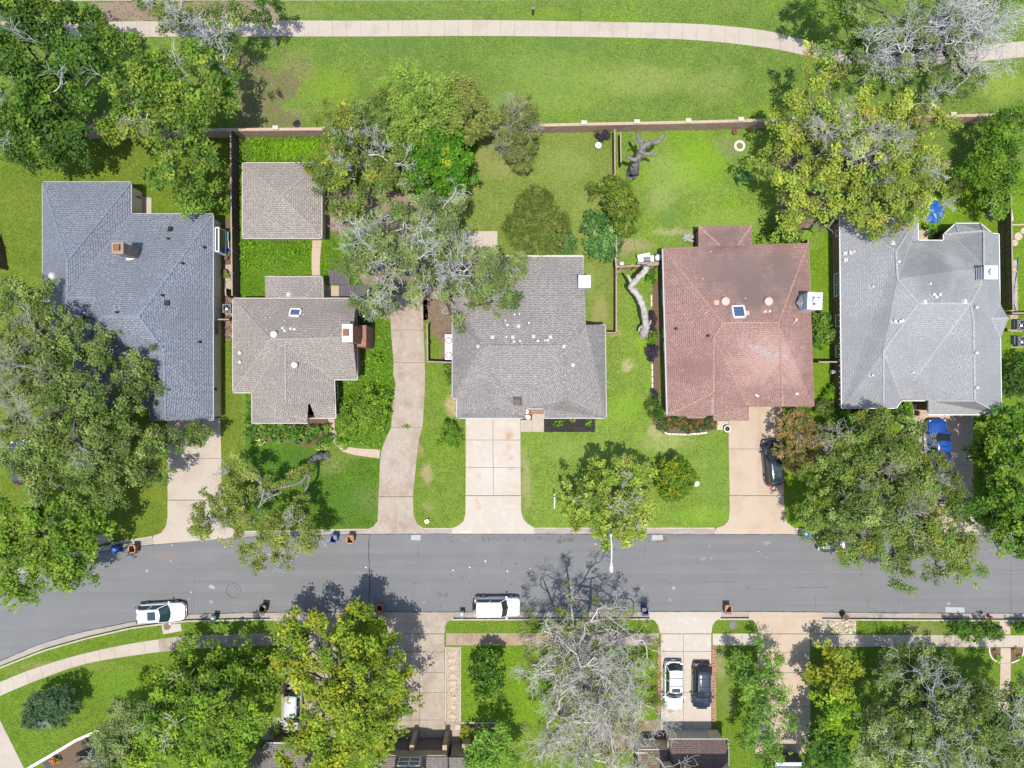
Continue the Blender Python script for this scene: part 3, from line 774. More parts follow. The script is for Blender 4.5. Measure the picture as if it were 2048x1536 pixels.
def ac_unit(label, px, py, w=.85, rot=0.0, mat='ac_dark', h=.8, name='air_conditioner', z=GZ):
    c = P(px, py, h); c.z = z; t = thing(name, label, 'air conditioner', c, math.radians(rot))
    MB().box((0, 0, .04), (w+.16, w+.16, .08)).build('pad', MATS['concrete'], t, True)
    bd = MB()
    for s in (-1, 1): bd.box((s*(w/2-.03), 0, .08+h/2), (.06, w, h)); bd.box((0, s*(w/2-.03), .08+h/2), (w-.12, .06, h))
    bd.box((0, 0, .10), (w-.12, w-.12, .05))
    for s in (-1, 1):
        for q in (-1, 1): bd.box((s*w*.40, q*w*.40, h+.085), (w*.19, w*.19, .03))
    bd.build('casing', MATS[mat], t, True)
    MB().ring((0, 0, h+.07), w*.40, w*.46, .05, 20).build('fan_ring', MATS[mat], t, True)
    f = MB()
    for k in range(4):
        a = k*math.pi/2+.4
        f.add([(.05*math.cos(a), .05*math.sin(a), h-.02), (w*.37*math.cos(a), w*.37*math.sin(a), h-.02), (w*.37*math.cos(a+.8), w*.37*math.sin(a+.8), h-.10), (.05*math.cos(a+.8), .05*math.sin(a+.8), h-.06)], [(0, 1, 2, 3)])
    f.cyl((0, 0, h-.1), .09, .1, 10); f.build('fan', MATS['iron'], t, True); MB().cyl((-.05, -.08, h+.0), .13, .03, 10).build('fan_hub', MATS['plastic_white'], t, True)
    MB().cyl((0, 0, h-.4), w*.40, .02, 16).build('fan_well', MATS['trim_black'], t, True)
    return t
def copy_tree(o, parent=None):
    c = o.copy(); COL.objects.link(c)
    if parent: c.parent = parent
    for ch in list(o.children): copy_tree(ch, c)
    return c
# ------------------------------------------------------------------ the materials of this street
LEAF = leaf_mat('leaf', .40)
BLOB = {  # patches of differently coloured turf, (px, py, rx, ry, colour, strength)
 'park': [(650, 175, 70, 45, (.16, .25, .015), .6), (560, 215, 60, 45, (.13, .20, .03), .6), (590, 140, 40, 45, (.20, .17, .08), .6), (570, 230, 60, 18, (.22, .18, .09), .5),
          (1280, 160, 110, 40, (.24, .27, .07), .55), (1100, 150, 130, 60, (.17, .24, .05), .5), (1430, 165, 60, 40, (.22, .25, .07), .5), (1150, 85, 60, 25, (.08, .13, .035), .6), (800, 85, 110, 30, (.08, .14, .03), .6),
          (600, 22, 70, 16, (.19, .20, .06), .5), (1090, 30, 70, 14, (.17, .24, .02), .5), (2000, 170, 60, 40, (.24, .30, .05), .6), (300, 20, 110, 25, (.10, .07, .04), .8), (500, 15, 60, 40, (.09, .065, .04), .7), (1000, 205, 220, 22, (.18, .24, .06), .4)],
 'h2b': [(690, 430, 90, 50, (.20, .155, .10), .9), (800, 470, 70, 60, (.19, .145, .095), .8), (590, 300, 50, 20, (.13, .25, .008), .8), (490, 290, 15, 60, (.09, .12, .02), .7), (530, 500, 40, 30, (.06, .13, .01), .6), (830, 620, 60, 40, (.19, .15, .10), .7), (560, 540, 60, 30, (.10, .17, .02), .5)],
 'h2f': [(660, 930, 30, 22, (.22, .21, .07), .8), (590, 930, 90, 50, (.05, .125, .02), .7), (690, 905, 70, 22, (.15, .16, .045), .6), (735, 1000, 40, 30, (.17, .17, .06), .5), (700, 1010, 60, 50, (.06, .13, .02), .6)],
 'h3l': [(852, 950, 12, 26, (.32, .24, .13), .8), (905, 810, 16, 22, (.42, .30, .19), .85), (858, 1015, 14, 12, (.25, .22, .09), .6), (842, 895, 8, 8, (.30, .20, .12), .7)],
 'h3f': [(1052, 960, 12, 70, (.27, .24, .11), .8), (1255, 730, 14, 14, (.36, .30, .17), .8), (1320, 775, 28, 60, (.165, .27, .012), .8), (1250, 815, 40, 30, (.15, .28, .02), .7), (1400, 1030, 60, 22, (.16, .28, .02), .6),
         (1330, 885, 60, 22, (.27, .29, .10), .7), (1430, 950, 24, 80, (.11, .19, .03), .6), (1290, 690, 18, 40, (.16, .29, .015), .7), (1180, 900, 110, 30, (.19, .25, .06), .5), (1310, 865, 14, 18, (.33, .27, .15), .7), (1225, 665, 18, 10, (.33, .25, .14), .7)],
 'h3b': [(1230, 400, 16, 90, (.27, .22, .09), .8), (1005, 330, 40, 30, (.24, .22, .08), .7), (1130, 330, 60, 40, (.20, .23, .06), .5), (1200, 625, 18, 40, (.26, .22, .09), .8), (960, 300, 30, 50, (.23, .21, .08), .6), (1180, 560, 14, 40, (.20, .22, .06), .6), (1170, 440, 30, 60, (.22, .24, .07), .5)],
 'h4b': [(1395, 320, 60, 60, (.145, .265, .010), .85), (1340, 350, 60, 50, (.20, .27, .06), .6), (1460, 295, 30, 28, (.17, .17, .09), .6), (1320, 400, 30, 30, (.24, .26, .09), .6), (1270, 490, 40, 14, (.30, .23, .14), .75), (1245, 500, 18, 22, (.28, .21, .13), .7), (1450, 440, 90, 30, (.19, .27, .05), .6), (1340, 430, 22, 22, (.09, .17, .04), .6), (1350, 462, 60, 6, (.33, .29, .17), .6)],
 'south': [(1440, 1330, 14, 40, (.25, .22, .11), .8), (1455, 1400, 18, 40, (.16, .17, .06), .6), (1850, 1260, 60, 12, (.19, .18, .07), .6), (1830, 1255, 20, 8, (.27, .20, .11), .6), (170, 1330, 90, 14, (.17, .19, .05), .5), (60, 1340, 60, 14, (.19, .19, .06), .5), (250, 1370, 90, 40, (.11, .21, .015), .5), (100, 1330, 60, 10, (.2, .2, .07), .5)],
 'h5': [(1650, 800, 14, 20, (.2, .21, .06), .5), (2030, 760, 30, 40, (.2, .16, .09), .7)]}
grass('turf_park', (.125, .21, .042), (.085, .16, .03), (.22, .225, .08), .35, (.16, .26, .03), BLOB['park'])
grass('turf_olive', (.122, .185, .024), (.085, .145, .017), (.18, .20, .05), .35, None)
grass('turf_backyard', (.085, .185, .012), (.055, .13, .010), (.14, .18, .03), .3, (.12, .23, .008), BLOB['h2b'], tuft=1.5)
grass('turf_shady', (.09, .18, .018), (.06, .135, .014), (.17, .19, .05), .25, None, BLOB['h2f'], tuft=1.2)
grass('turf_strip', (.135, .225, .032), (.10, .18, .025), (.23, .22, .08), .4, None, BLOB['h3l'])
grass('turf_front', (.155, .25, .042), (.115, .205, .03), (.25, .255, .09), .45, None, BLOB['h3f'])
grass('turf_sunny', (.158, .222, .052), (.12, .195, .038), (.24, .235, .09), .45, None, BLOB['h3b'])
grass('turf_mixed', (.15, .245, .04), (.10, .19, .035), (.24, .25, .09), .5, (.15, .29, .012), BLOB['h4b'])
grass('turf_south', (.115, .205, .022), (.085, .16, .018), (.19, .20, .06), .4, None, BLOB['south'])
grass('turf_lush', (.125, .235, .018), (.09, .18, .014), (.20, .22, .06), .25, None, BLOB['h5'])
surface('concrete', (.37, .315, .255), [(.5, .42, .7, (.31, .25, .195), .7), (3.0, .5, .75, (.42, .37, .31), .6), (14, .5, .7, (.28, .235, .19), .35), (40, .45, .7, (.44, .39, .33), .35)], rough=.9, bump=(30, .25, .01))
surface('concrete_pale', (.405, .355, .30), [(.35, .42, .7, (.39, .31, .24), .6), (1.6, .5, .75, (.50, .445, .38), .6), (14, .5, .7, (.36, .30, .24), .3), (.9, .62, .8, (.36, .25, .16), .7)], 
        [(1018, 868, 9, 11, (.33, .18, .09), .75), (1018, 888, 6, 16, (.36, .22, .12), .4), (1021, 938, 6, 5, (.35, .21, .12), .55), (1022, 915, 7, 4, (.36, .22, .12), .5), (957, 955, 6, 8, (.36, .21, .11), .5), (957, 1010, 6, 18, (.38, .25, .14), .5), (1015, 960, 3, 3, (.36, .2, .1), .5), (986, 950, 40, 30, (.47, .42, .37), .5)], rough=.9, bump=(30, .25, .01))
surface('concrete_warm', (.40, .315, .235), [(.4, .42, .7, (.34, .255, .18), .7), (2.2, .5, .75, (.45, .36, .28), .5), (16, .5, .7, (.31, .235, .17), .4)],
        [(1518, 900, 6, 90, (.32, .22, .15), .5), (1528, 980, 16, 40, (.36, .26, .18), .5), (1560, 840, 10, 20, (.3, .22, .16), .5)], rough=.9, bump=(30, .25, .01))
surface('concrete_old', (.33, .275, .22), [(.6, .40, .68, (.255, .195, .145), .85), (2.0, .48, .72, (.39, .33, .27), .6), (9, .48, .68, (.24, .19, .145), .55), (.25, .5, .7, (.22, .165, .12), .6, (3, .4, 1))], rough=.92, bump=(30, .3, .01))
surface('concrete_brown', (.30, .225, .155), [(.8, .40, .66, (.22, .155, .10), .8), (3.0, .5, .72, (.36, .285, .21), .7), (10, .5, .7, (.19, .13, .09), .5)], rough=.92, bump=(30, .3, .01))
surface('joint', (.16, .12, .08), [(3, .4, .7, (.10, .08, .05), .8), (6, .55, .7, (.10, .13, .04), .5)], rough=.95)
surface('kerb', (.40, .345, .285), [(.7, .42, .7, (.31, .25, .19), .8), (4, .5, .72, (.26, .2, .15), .6), (18, .5, .7, (.47, .42, .36), .4)], rough=.9, bump=(30, .3, .01))
surface('gutter_pan', (.30, .265, .235), [(.6, .42, .7, (.24, .19, .15), .8, (.5, 2, 1)), (4, .5, .72, (.21, .17, .14), .6), (18, .5, .7, (.37, .34, .31), .4)], rough=.9)
_road = [(.35, .42, .68, (.172, .169, .165), .6), (.5, .45, .7, (.124, .123, .125), .6, (.06, 1.6, 1)), (1.1, .5, .75, (.188, .185, .181), .5, (.08, 1.2, 1)),
         (7, .45, .68, (.10, .10, .102), .35), (26, .48, .66, (.19, .187, .185), .5), (60, .5, .7, (.085, .085, .088), .4), (2.6, .70, .78, (.28, .27, .255), .5), (1.7, .71, .77, (.07, .07, .075), .4)]
surface('asphalt', (.150, .1485, .147), _road, [(330, 1110, 40, 6, (.22, .16, .12), .5), (1330, 1085, 40, 8, (.18, .14, .115), .6), (1325, 1083, 14, 5, (.13, .075, .05), .7), (1115, 1079, 8, 6, (.085, .062, .052), .8), (1130, 1078, 5, 5, (.095, .07, .06), .7), (1143, 1079, 6, 5, (.095, .07, .06), .7), (1085, 1080, 6, 5, (.10, .08, .07), .5),
        (927, 1076, 40, 7, (.21, .17, .14), .5), (700, 1079, 40, 8, (.2, .165, .14), .4), (880, 1190, 4, 7, (.09, .09, .09), .6), (889, 1193, 5, 5, (.09, .09, .09), .6), (290, 1144, 5, 4, (.33, .32, .30), .8), (427, 1173, 6, 5, (.36, .35, .33), .8), (420, 1202, 4, 4, (.33, .32, .3), .7), (17, 1207, 5, 4, (.34, .33, .31), .7),
        (853, 1204, 4, 4, (.33, .23, .10), .8), (1343, 1203, 4, 4, (.33, .23, .1), .8), (1345, 1177, 4, 4, (.4, .39, .37), .7), (660, 1187, 4, 5, (.3, .29, .27), .7), (1405, 1118, 6, 4, (.25, .24, .23), .6), (1533, 1087, 8, 4, (.27, .26, .25), .6), (1470, 1085, 60, 5, (.19, .165, .145), .5), (1900, 1203, 4, 4, (.34, .33, .31), .7)], rough=.92, spec=.2, bump=(34, .5, .012))
plain('asphalt_patch', (.33, .33, .325), .9, .15); plain('crack_sealer', (.035, .035, .037), .7, .3)
surface('mulch_black', (.022, .020, .019), [(12, .4, .65, (.05, .045, .042), .8), (30, .5, .7, (.012, .011, .01), .7)], rough=.95, bump=(22, 1.0, .05))
surface('mulch_brown', (.11, .07, .045), [(9, .4, .65, (.19, .13, .085), .8), (26, .5, .7, (.06, .038, .025), .7), (3, .5, .7, (.15, .10, .065), .5)], rough=.95, bump=(22, 1.0, .05))
surface('leaf_litter', (.21, .16, .11), [(1.2, .42, .68, (.14, .10, .065), .8), (8, .45, .66, (.29, .23, .17), .7), (24, .5, .7, (.10, .07, .045), .6), (.8, .55, .72, (.13, .16, .04), .6)], rough=.95, bump=(20, .9, .04))
surface('gravel', (.37, .315, .25), [(14, .42, .62, (.26, .20, .14), .8), (30, .48, .66, (.52, .46, .39), .7), (1.3, .5, .7, (.36, .27, .17), .5)], rough=.9, bump=(20, 1.0, .05))
surface('soil', (.17, .12, .08), [(3, .42, .68, (.11, .075, .05), .8), (14, .5, .7, (.23, .17, .12), .6)], rough=.95, bump=(20, .8, .04))
# roofs
shingle('roof_blue', (.215, .232, .26), (.162, .175, .20), (.065, .072, .088), row=.21, wid=.40)
shingle('roof_beige', (.33, .29, .255), (.265, .23, .20), (.13, .105, .09), [(590, 640, 4, 60, 24, (.20, .18, .165), .45), (690, 620, 4, 40, 20, (.17, .155, .145), .55), (560, 690, 5, 20, 16, (.2, .18, .17), .4), (615, 580, 3, 40, 20, (.17, .155, .15), .5), (610, 770, 4, 40, 24, (.22, .2, .185), .4)], streak=((.2, .18, .165), .35))
shingle('roof_taupe', (.31, .285, .265), (.235, .213, .198), (.12, .107, .099), row=.19, wid=.46)
shingle('roof_red', (.345, .215, .182), (.28, .165, .138), (.165, .092, .076), [(1490, 545, 4, 120, 90, (.175, .125, .112), .9), (1500, 590, 4, 50, 50, (.15, .108, .098), .7), (1560, 530, 3, 40, 90, (.16, .115, .10), .7), (1450, 475, 3, 60, 40, (.15, .105, .092), .7), (1390, 740, 4, 50, 40, (.20, .10, .085), .6), (1540, 720, 4, 90, 60, (.42, .275, .23), .5)], streak=((.15, .095, .08), .35))
shingle('roof_grey', (.30, .30, .298), (.265, .266, .268), (.205, .205, .21), [(1872, 545, 5, 62, 66, (.185, .185, .19), .95), (1940, 480, 4, 40, 14, (.22, .22, .222), .5), (1960, 760, 4, 14, 60, (.23, .23, .235), .4), (1725, 735, 4, 20, 10, (.22, .22, .225), .5), (1776, 764, 4, 8, 6, (.18, .18, .19), .5), (1915, 520, 5, 20, 30, (.34, .335, .32), .6)], row=.19, wid=.44)
shingle('roof_brown', (.20, .14, .12), (.16, .11, .095), (.09, .06, .05)); shingle('roof_dim', (.24, .21, .19), (.19, .165, .15), (.10, .085, .075))
shingle('roof_blue_cap', (.20, .225, .265), (.175, .195, .232), (.11, .125, .15), row=.3, wid=.3); shingle('roof_beige_cap', (.32, .28, .245), (.28, .245, .21), (.17, .145, .125), row=.3, wid=.3)
shingle('roof_taupe_cap', (.29, .265, .245), (.17, .145, .135), (.13, .11, .10), row=.34, wid=.34); shingle('roof_red_cap', (.36, .225, .18), (.31, .185, .145), (.20, .115, .09), row=.3, wid=.3)
shingle('roof_grey_cap', (.335, .332, .325), (.31, .308, .305), (.25, .25, .25), row=.3, wid=.3)
brickwork('stucco_cream', (.78, .61, .42), (.75, .58, .395), (.72, .56, .38), .6, 1.8); brickwork('brick_red', (.36, .15, .095), (.26, .105, .07), (.30, .21, .155)); brickwork('brick_brown', (.30, .175, .105), (.23, .13, .08), (.26, .20, .14))
brickwork('brick_tan', (.46, .34, .215), (.34, .24, .15), (.40, .32, .23), .11, .32); brickwork('siding_beige', (.52, .43, .31), (.5, .41, .29), (.22, .17, .12), .16, 4.0); brickwork('brick_stone', (.36, .28, .20), (.27, .2, .14), (.2, .16, .12), .14, .3)
brickwork('brick_wall', (.46, .29, .205), (.37, .225, .16), (.42, .32, .245), .085, .22); brickwork('brick_porch', (.42, .25, .18), (.34, .19, .13), (.38, .29, .22), .2, .22)
brickwork('metal_white', (.55, .56, .57), (.54, .55, .56), (.44, .45, .46), .25, 6.0); brickwork('siding_white', (.72, .71, .69), (.70, .69, .67), (.5, .49, .47), .16, 4.0)
plain('white_trim', (.68, .66, .62)); plain('cream_trim', (.44, .40, .34)); plain('grey_trim', (.33, .33, .33)); plain('brown_trim', (.16, .09, .065)); plain('soffit', (.40, .36, .31), .9); plain('galv', (.50, .50, .49), .4, .5, .3)
plain('vent_white', (.50, .485, .46)); plain('vent_salmon', (.58, .36, .28), .6); plain('vent_black', (.018, .018, .02)); plain('rust', (.20, .075, .045), .8); plain('vent_brown', (.12, .095, .085), .7); plain('blue_trim', (.38, .47, .55))
def glass_mat(name, c):
    m, nt, b = new_mat(name); b.inputs['Base Color'].default_value = c4(c); b.inputs['Roughness'].default_value = .06; b.inputs['Specular IOR Level'].default_value = .8; return m
glass_mat('glass', (.02, .035, .03)); glass_mat('car_glass', (.022, .042, .042)); glass_mat('sky_glass', (.05, .085, .16)); glass_mat('lamp_clear', (.5, .5, .52)); glass_mat('green_glass', (.015, .05, .025))
plain('tail_red', (.42, .012, .012), .2, .6, 0, .5); plain('trim_black', (.013, .013, .014), .5); plain('tyre', (.014, .014, .014), .85)
paint('paint_white', (.66, .67, .69)); paint('paint_offwhite', (.64, .63, .60), .4); paint('paint_black', (.018, .020, .026), .2); paint('paint_navy', (.02, .026, .045), .2); paint('paint_blue', (.010, .055, .25), .22); paint('paint_grey', (.19, .20, .215), .25); paint('paint_silver', (.42, .43, .45), .3); paint('paint_dark', (.04, .045, .055), .3)
plain('bin_blue', (.012, .06, .26), .45); plain('bin_brown', (.24, .10, .045), .6); plain('bin_rim', (.42, .22, .12), .6); plain('bin_orange', (.33, .13, .045), .6); plain('bin_black', (.016, .017, .018), .5); plain('bin_grey', (.10, .12, .13), .5); plain('bin_green', (.015, .05, .035), .5); plain('bin_slate', (.16, .21, .25), .5); plain('bin_dark', (.05, .03, .022), .6)
plain('bin_plate', (.45, .6, .75), .5); plain('cardboard', (.34, .22, .12), .9); plain('ac_dark', (.12, .13, .145), .5, .5); plain('ac_white', (.62, .60, .56), .5); plain('iron', (.10, .095, .09), .6, .5); plain('rust_iron', (.15, .085, .065), .7)
surface('fence_wood', (.13, .085, .055), [(1.5, .42, .7, (.08, .055, .04), .8, (1, 1, .2)), (12, .45, .7, (.17, .12, .085), .6, (1, 1, .15))], rough=.9)
surface('fence_cap', (.30, .24, .185), [(2.5, .42, .7, (.21, .165, .125), .8), (14, .48, .7, (.36, .30, .24), .5)], rough=.9)
surface('fence_warm', (.24, .135, .075), [(1.5, .42, .7, (.16, .09, .05), .8, (1, 1, .2)), (12, .45, .7, (.29, .18, .11), .6, (1, 1, .15))], rough=.9)
surface('deck_wood', (.11, .10, .105), [(1.2, .42, .7, (.075, .068, .072), .8, (8, .4, 1)), (9, .45, .7, (.15, .138, .14), .6, (8, .4, 1))], rough=.85)
surface('bark', (.14, .115, .09), [(3, .42, .68, (.075, .06, .048), .8, (1, 1, .35)), (9, .45, .7, (.22, .19, .16), .6)], rough=.95, bump=(9, .9, .05))
surface('bark_dark', (.06, .048, .038), [(4, .42, .68, (.03, .025, .02), .8, (1, 1, .4)), (10, .48, .7, (.12, .10, .085), .6)], rough=.95, bump=(9, .9, .05))
surface('bark_pale', (.40, .37, .325), [(2, .42, .68, (.18, .15, .12), .8), (8, .48, .7, (.40, .37, .33), .6), (14, .52, .7, (.12, .10, .085), .5)], rough=.95, bump=(9, 1.0, .06))
surface('bark_dead', (.20, .18, .165), [(2.2, .42, .66, (.10, .088, .08), .85), (7, .46, .68, (.31, .285, .265), .7), (16, .5, .7, (.06, .05, .045), .6)], rough=.95, bump=(8, 1.0, .08))
surface('twig', (.47, .455, .40), [(2, .42, .7, (.25, .235, .20), .7), (9, .5, .7, (.46, .45, .41), .5)], rough=.9); surface('twig_grey', (.50, .49, .46), [(2, .42, .7, (.42, .41, .385), .7), (9, .5, .7, (.52, .51, .49), .5)], rough=.9)
surface('twig_olive', (.40, .375, .295), [(2, .42, .7, (.19, .18, .13), .7), (9, .5, .7, (.36, .345, .285), .5)], rough=.9); surface('twig_tan', (.50, .465, .40), [(2, .42, .7, (.40, .36, .30), .7), (9, .5, .7, (.48, .44, .38), .5)], rough=.9)
surface('stone_white', (.60, .55, .47), [(3, .42, .7, (.46, .40, .32), .7), (14, .5, .7, (.68, .64, .57), .5)], rough=.9, bump=(14, .6, .03)); surface('flagstone', (.40, .325, .235), [(1.4, .42, .7, (.37, .26, .15), .7), (6, .5, .7, (.56, .48, .37), .6)], rough=.9, bump=(10, .6, .02))
surface('brick_edging', (.36, .19, .14), [(2.2, .35, .65, (.26, .12, .085), .9), (5, .5, .7, (.44, .29, .23), .6)], rough=.9, bump=(20, .4, .01))
plain('tarp_blue', (.010, .085, .30), .45, .5); plain('plastic_white', (.72, .72, .70), .5); plain('terracotta', (.36, .15, .07), .8); plain('hose_blue', (.03, .06, .35), .4); plain('hydrant_red', (.34, .04, .03), .5); plain('paint_kerb', (.62, .62, .60), .7); plain('plastic_orange', (.55, .2, .06), .6); plain('plastic_green', (.10, .30, .16), .6)
# leaf colours, (albedo, weight)
LV = dict(
 dark=[((.040, .085, .014), 3), ((.055, .11, .018), 3), ((.030, .066, .016), 2)],
 mid=[((.075, .135, .022), 3), ((.095, .155, .026), 2), ((.05, .10, .018), 2)],
 bright=[((.095, .16, .020), 3), ((.125, .185, .027), 2), ((.062, .118, .016), 2)],
 oak=[((.095, .128, .046), 3), ((.070, .106, .032), 3), ((.130, .155, .066), 2), ((.06, .09, .025), 1)],
 oakgrey=[((.108, .140, .066), 3), ((.082, .118, .048), 3), ((.15, .175, .10), 2)],
 oakdark=[((.075, .105, .03), 3), ((.055, .085, .022), 3), ((.10, .12, .045), 2)],
 lime=[((.17, .215, .045), 3), ((.21, .24, .07), 2), ((.11, .165, .03), 2)],
 yellow=[((.14, .17, .02), 4), ((.18, .19, .022), 1.5), ((.105, .15, .018), 4), ((.075, .115, .015), 2)],
 autumn=[((.145, .180, .038), 5), ((.19, .21, .045), 3), ((.105, .15, .034), 4), ((.22, .17, .04), .25), ((.12, .125, .05), 2)],
 gold=[((.15, .185, .025), 4), ((.20, .19, .03), 1), ((.17, .19, .03), 3)],
 blue=[((.045, .085, .052), 3), ((.06, .105, .065), 2), ((.03, .062, .04), 2)],
 teal=[((.06, .135, .045), 3), ((.10, .19, .07), 2), ((.04, .095, .03), 2), ((.20, .28, .13), .5)],
 khaki=[((.135, .155, .05), 3), ((.17, .18, .065), 2), ((.095, .12, .035), 2)],
 crape=[((.17, .135, .065), 3), ((.215, .15, .085), 2), ((.12, .12, .045), 3), ((.26, .17, .10), 1)],
 bush=[((.085, .115, .03), 3), ((.11, .135, .04), 2), ((.06, .088, .02), 2), ((.14, .115, .045), .5)],
 glossy=[((.035, .085, .012), 3), ((.06, .125, .018), 2), ((.13, .185, .02), 1.5)],
 purple=[((.045, .032, .055), 3), ((.065, .045, .075), 2), ((.035, .04, .03), 1)],
 flower=[((.36, .12, .03), 1.2), ((.07, .13, .03), 3), ((.05, .10, .03), 3), ((.42, .2, .05), .6)],
 weed=[((.095, .20, .016), 3), ((.13, .24, .02), 2), ((.06, .14, .012), 2)],
 acid=[((.30, .36, .02), 3), ((.22, .30, .02), 2)],
 fern=[((.12, .18, .036), 3), ((.16, .215, .05), 2), ((.085, .145, .026), 2)])

for k_, p_ in LV.items():                # spring-green lift shared by every leaf colour except the coloured shrubs
    if k_ not in ('purple', 'flower', 'acid'):
        f_ = 1.18 if k_ in ('oak', 'oakgrey', 'oakdark', 'yellow', 'autumn') else 1.0
        LV[k_] = [((c[0]*1.5*f_, c[1]*1.5*f_, c[2]*f_), w_) for c, w_ in p_]
surface('turf_brown_shade', (.125, .145, .04), [(1.2, .4, .66, (.16, .115, .065), .8), (.6, .45, .7, (.10, .125, .03), .8), (8, .45, .66, (.085, .07, .04), .6), (16, .5, .7, (.22, .18, .10), .5)], rough=.95, bump=(18, .9, .04))
surface('stone_tan', (.40, .30, .21), [(3, .42, .7, (.32, .23, .155), .7), (14, .5, .7, (.48, .39, .30), .5)], rough=.9)
surface('seam', (.19, .187, .182), [(3, .4, .65, (.155, .153, .15), 1.0)], rough=.9)
# ------------------------------------------------------------------ ground, road, lots
N_KERB = [(-1600, 1700), (-400, 1290), (-200, 1215), (0, 1150), (100, 1118), (175, 1096), (230, 1084), (312, 1071), (410, 1066), (520, 1061), (640, 1059), (750, 1057), (860, 1056), (1044, 1055), (1450, 1055), (1700, 1057), (2048, 1059), (2400, 1062), (4200, 1080)]
N_ROAD = [(-1600, 1714), (-400, 1303), (-200, 1228), (0, 1163), (100, 1130), (175, 1109), (230, 1098), (312, 1089), (410, 1080), (520, 1073), (640, 1070), (750, 1068), (860, 1068), (1044, 1068), (1450, 1069), (1700, 1069), (2048, 1071), (2400, 1074), (4200, 1092)]
S_ROAD = [(-1600, 2010), (-400, 1510), (-200, 1415), (0, 1322), (75, 1290), (150, 1267), (260, 1244), (375, 1229), (512, 1225), (700, 1224), (1000, 1224), (1300, 1223), (1536, 1223), (1800, 1226), (2048, 1227), (2400, 1230), (4200, 1248)]
S_KERB = [(-1600, 2024), (-400, 1523), (-200, 1428), (0, 1334), (87, 1300), (175, 1275), (262, 1255), (370, 1241), (512, 1238), (700, 1238), (1000, 1238), (1300, 1237), (1536, 1237), (1800, 1239), (2048, 1240), (2400, 1243), (4200, 1261)]
obj('ground', [(-500, -500, -.12), (500, -500, -.12), (500, 500, -.12), (-500, 500, -.12)], [(0, 1, 2, 3)], MATS['turf_park'])['kind'] = 'structure'
def band(name, A, B, za, zb, mat, parent=None, drop=.1):
    V = [P(x, y, za) for x, y in A]+[P(x, y, zb) for x, y in B]; n = len(A)
    F = [(i, n+i, n+i+1, i+1) for i in range(n-1)]
    V += [v-Vector((0, 0, drop)) for v in V]; m = 2*n
    F += [(i+1, m+i+1, m+i, i) for i in range(n-1)]+[(n+i, m+n+i, m+n+i+1, n+i+1) for i in range(n-1)]+[(0, m, m+n, n), (n-1, 2*n-1, m+2*n-1, m+n-1)]
    return obj(name, V, F, mat, parent)
rx = sorted({x for x, _ in N_ROAD+S_ROAD})
band('road', [(x, at_x(N_ROAD, x)) for x in rx], [(x, at_x(S_ROAD, x)) for x in rx], 0, 0, MATS['asphalt'])['kind'] = 'structure'
far_n = [(4200, -3200), (-1600, -3200)]; far_s = [(4200, 4600), (-1600, 4600)]
flat('lot_ground', N_KERB+far_n, GZ, MATS['turf_park'], th=.22)
flat('lot_ground', S_KERB+far_s, GZ, MATS['turf_south'], th=.22)
Z1, Z2, Z3, Z4 = GZ+.006, GZ+.012, GZ+.018, GZ+.026
flat('lawn', [(-60, 262), (466, 262), (476, 590), (488, 1060), (410, 1065), (312, 1070), (232, 1083), (178, 1094), (0, 1148), (-60, 1168)], Z1, MATS['turf_olive'])
flat('lawn', [(472, 266), (700, 264), (960, 262), (945, 340), (905, 480), (905, 640), (770, 660), (690, 700), (500, 800), (488, 660), (476, 560)], Z2, MATS['turf_backyard'])
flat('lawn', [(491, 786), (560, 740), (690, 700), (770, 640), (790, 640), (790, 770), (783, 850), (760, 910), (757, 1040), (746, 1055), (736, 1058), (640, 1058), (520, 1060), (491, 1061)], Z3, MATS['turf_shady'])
flat('lawn', [(846, 600), (905, 600), (935, 836), (931, 1030), (927, 1043), (917, 1051), (905, 1055), (846, 1055), (834, 1047), (827, 1030), (826, 992), (837, 882), (850, 780)], Z3, MATS['turf_strip'])
flat('lawn', [(960, 268), (1229, 264), (1229, 668), (1150, 672), (1150, 520), (905, 520), (900, 470), (946, 340)], Z1, MATS['turf_sunny'])
flat('lawn', [(1229, 264), (1640, 258), (1640, 500), (1330, 520), (1310, 530), (1232, 533)], Z2, MATS['turf_mixed'])
flat('lawn', [(1150, 660), (1228, 668), (1233, 536), (1318, 533), (1318, 845), (1430, 850), (1458, 860), (1458, 1030), (1456, 1043), (1446, 1052), (1432, 1054), (1068, 1054), (1055, 1047), (1046, 1037), (1042, 1020), (1041, 840), (1150, 830)], Z3, MATS['turf_front'])
flat('lawn', [(1620, 470), (1672, 470), (1680, 860), (1800, 830), (1845, 860), (1842, 1045), (1830, 1057), (1586, 1055), (1574, 1045), (1569, 1030), (1566, 812), (1620, 812)], Z1, MATS['turf_lush'])
flat('lawn', [(1820, 340), (2002, 330), (2004, 480), (1900, 500), (1820, 480)], Z1, MATS['turf_lush'])
flat('lawn', [(2010, 330), (2200, 330), (2200, 1056), (1972, 1057), (1952, 1045), (1947, 1020), (1947, 835), (2004, 830)], Z1, MATS['turf_lush'])
flat('lawn', [(920, 1293), (1310, 1293), (1310, 1446), (920, 1446)], Z1, MATS['turf_lush'])
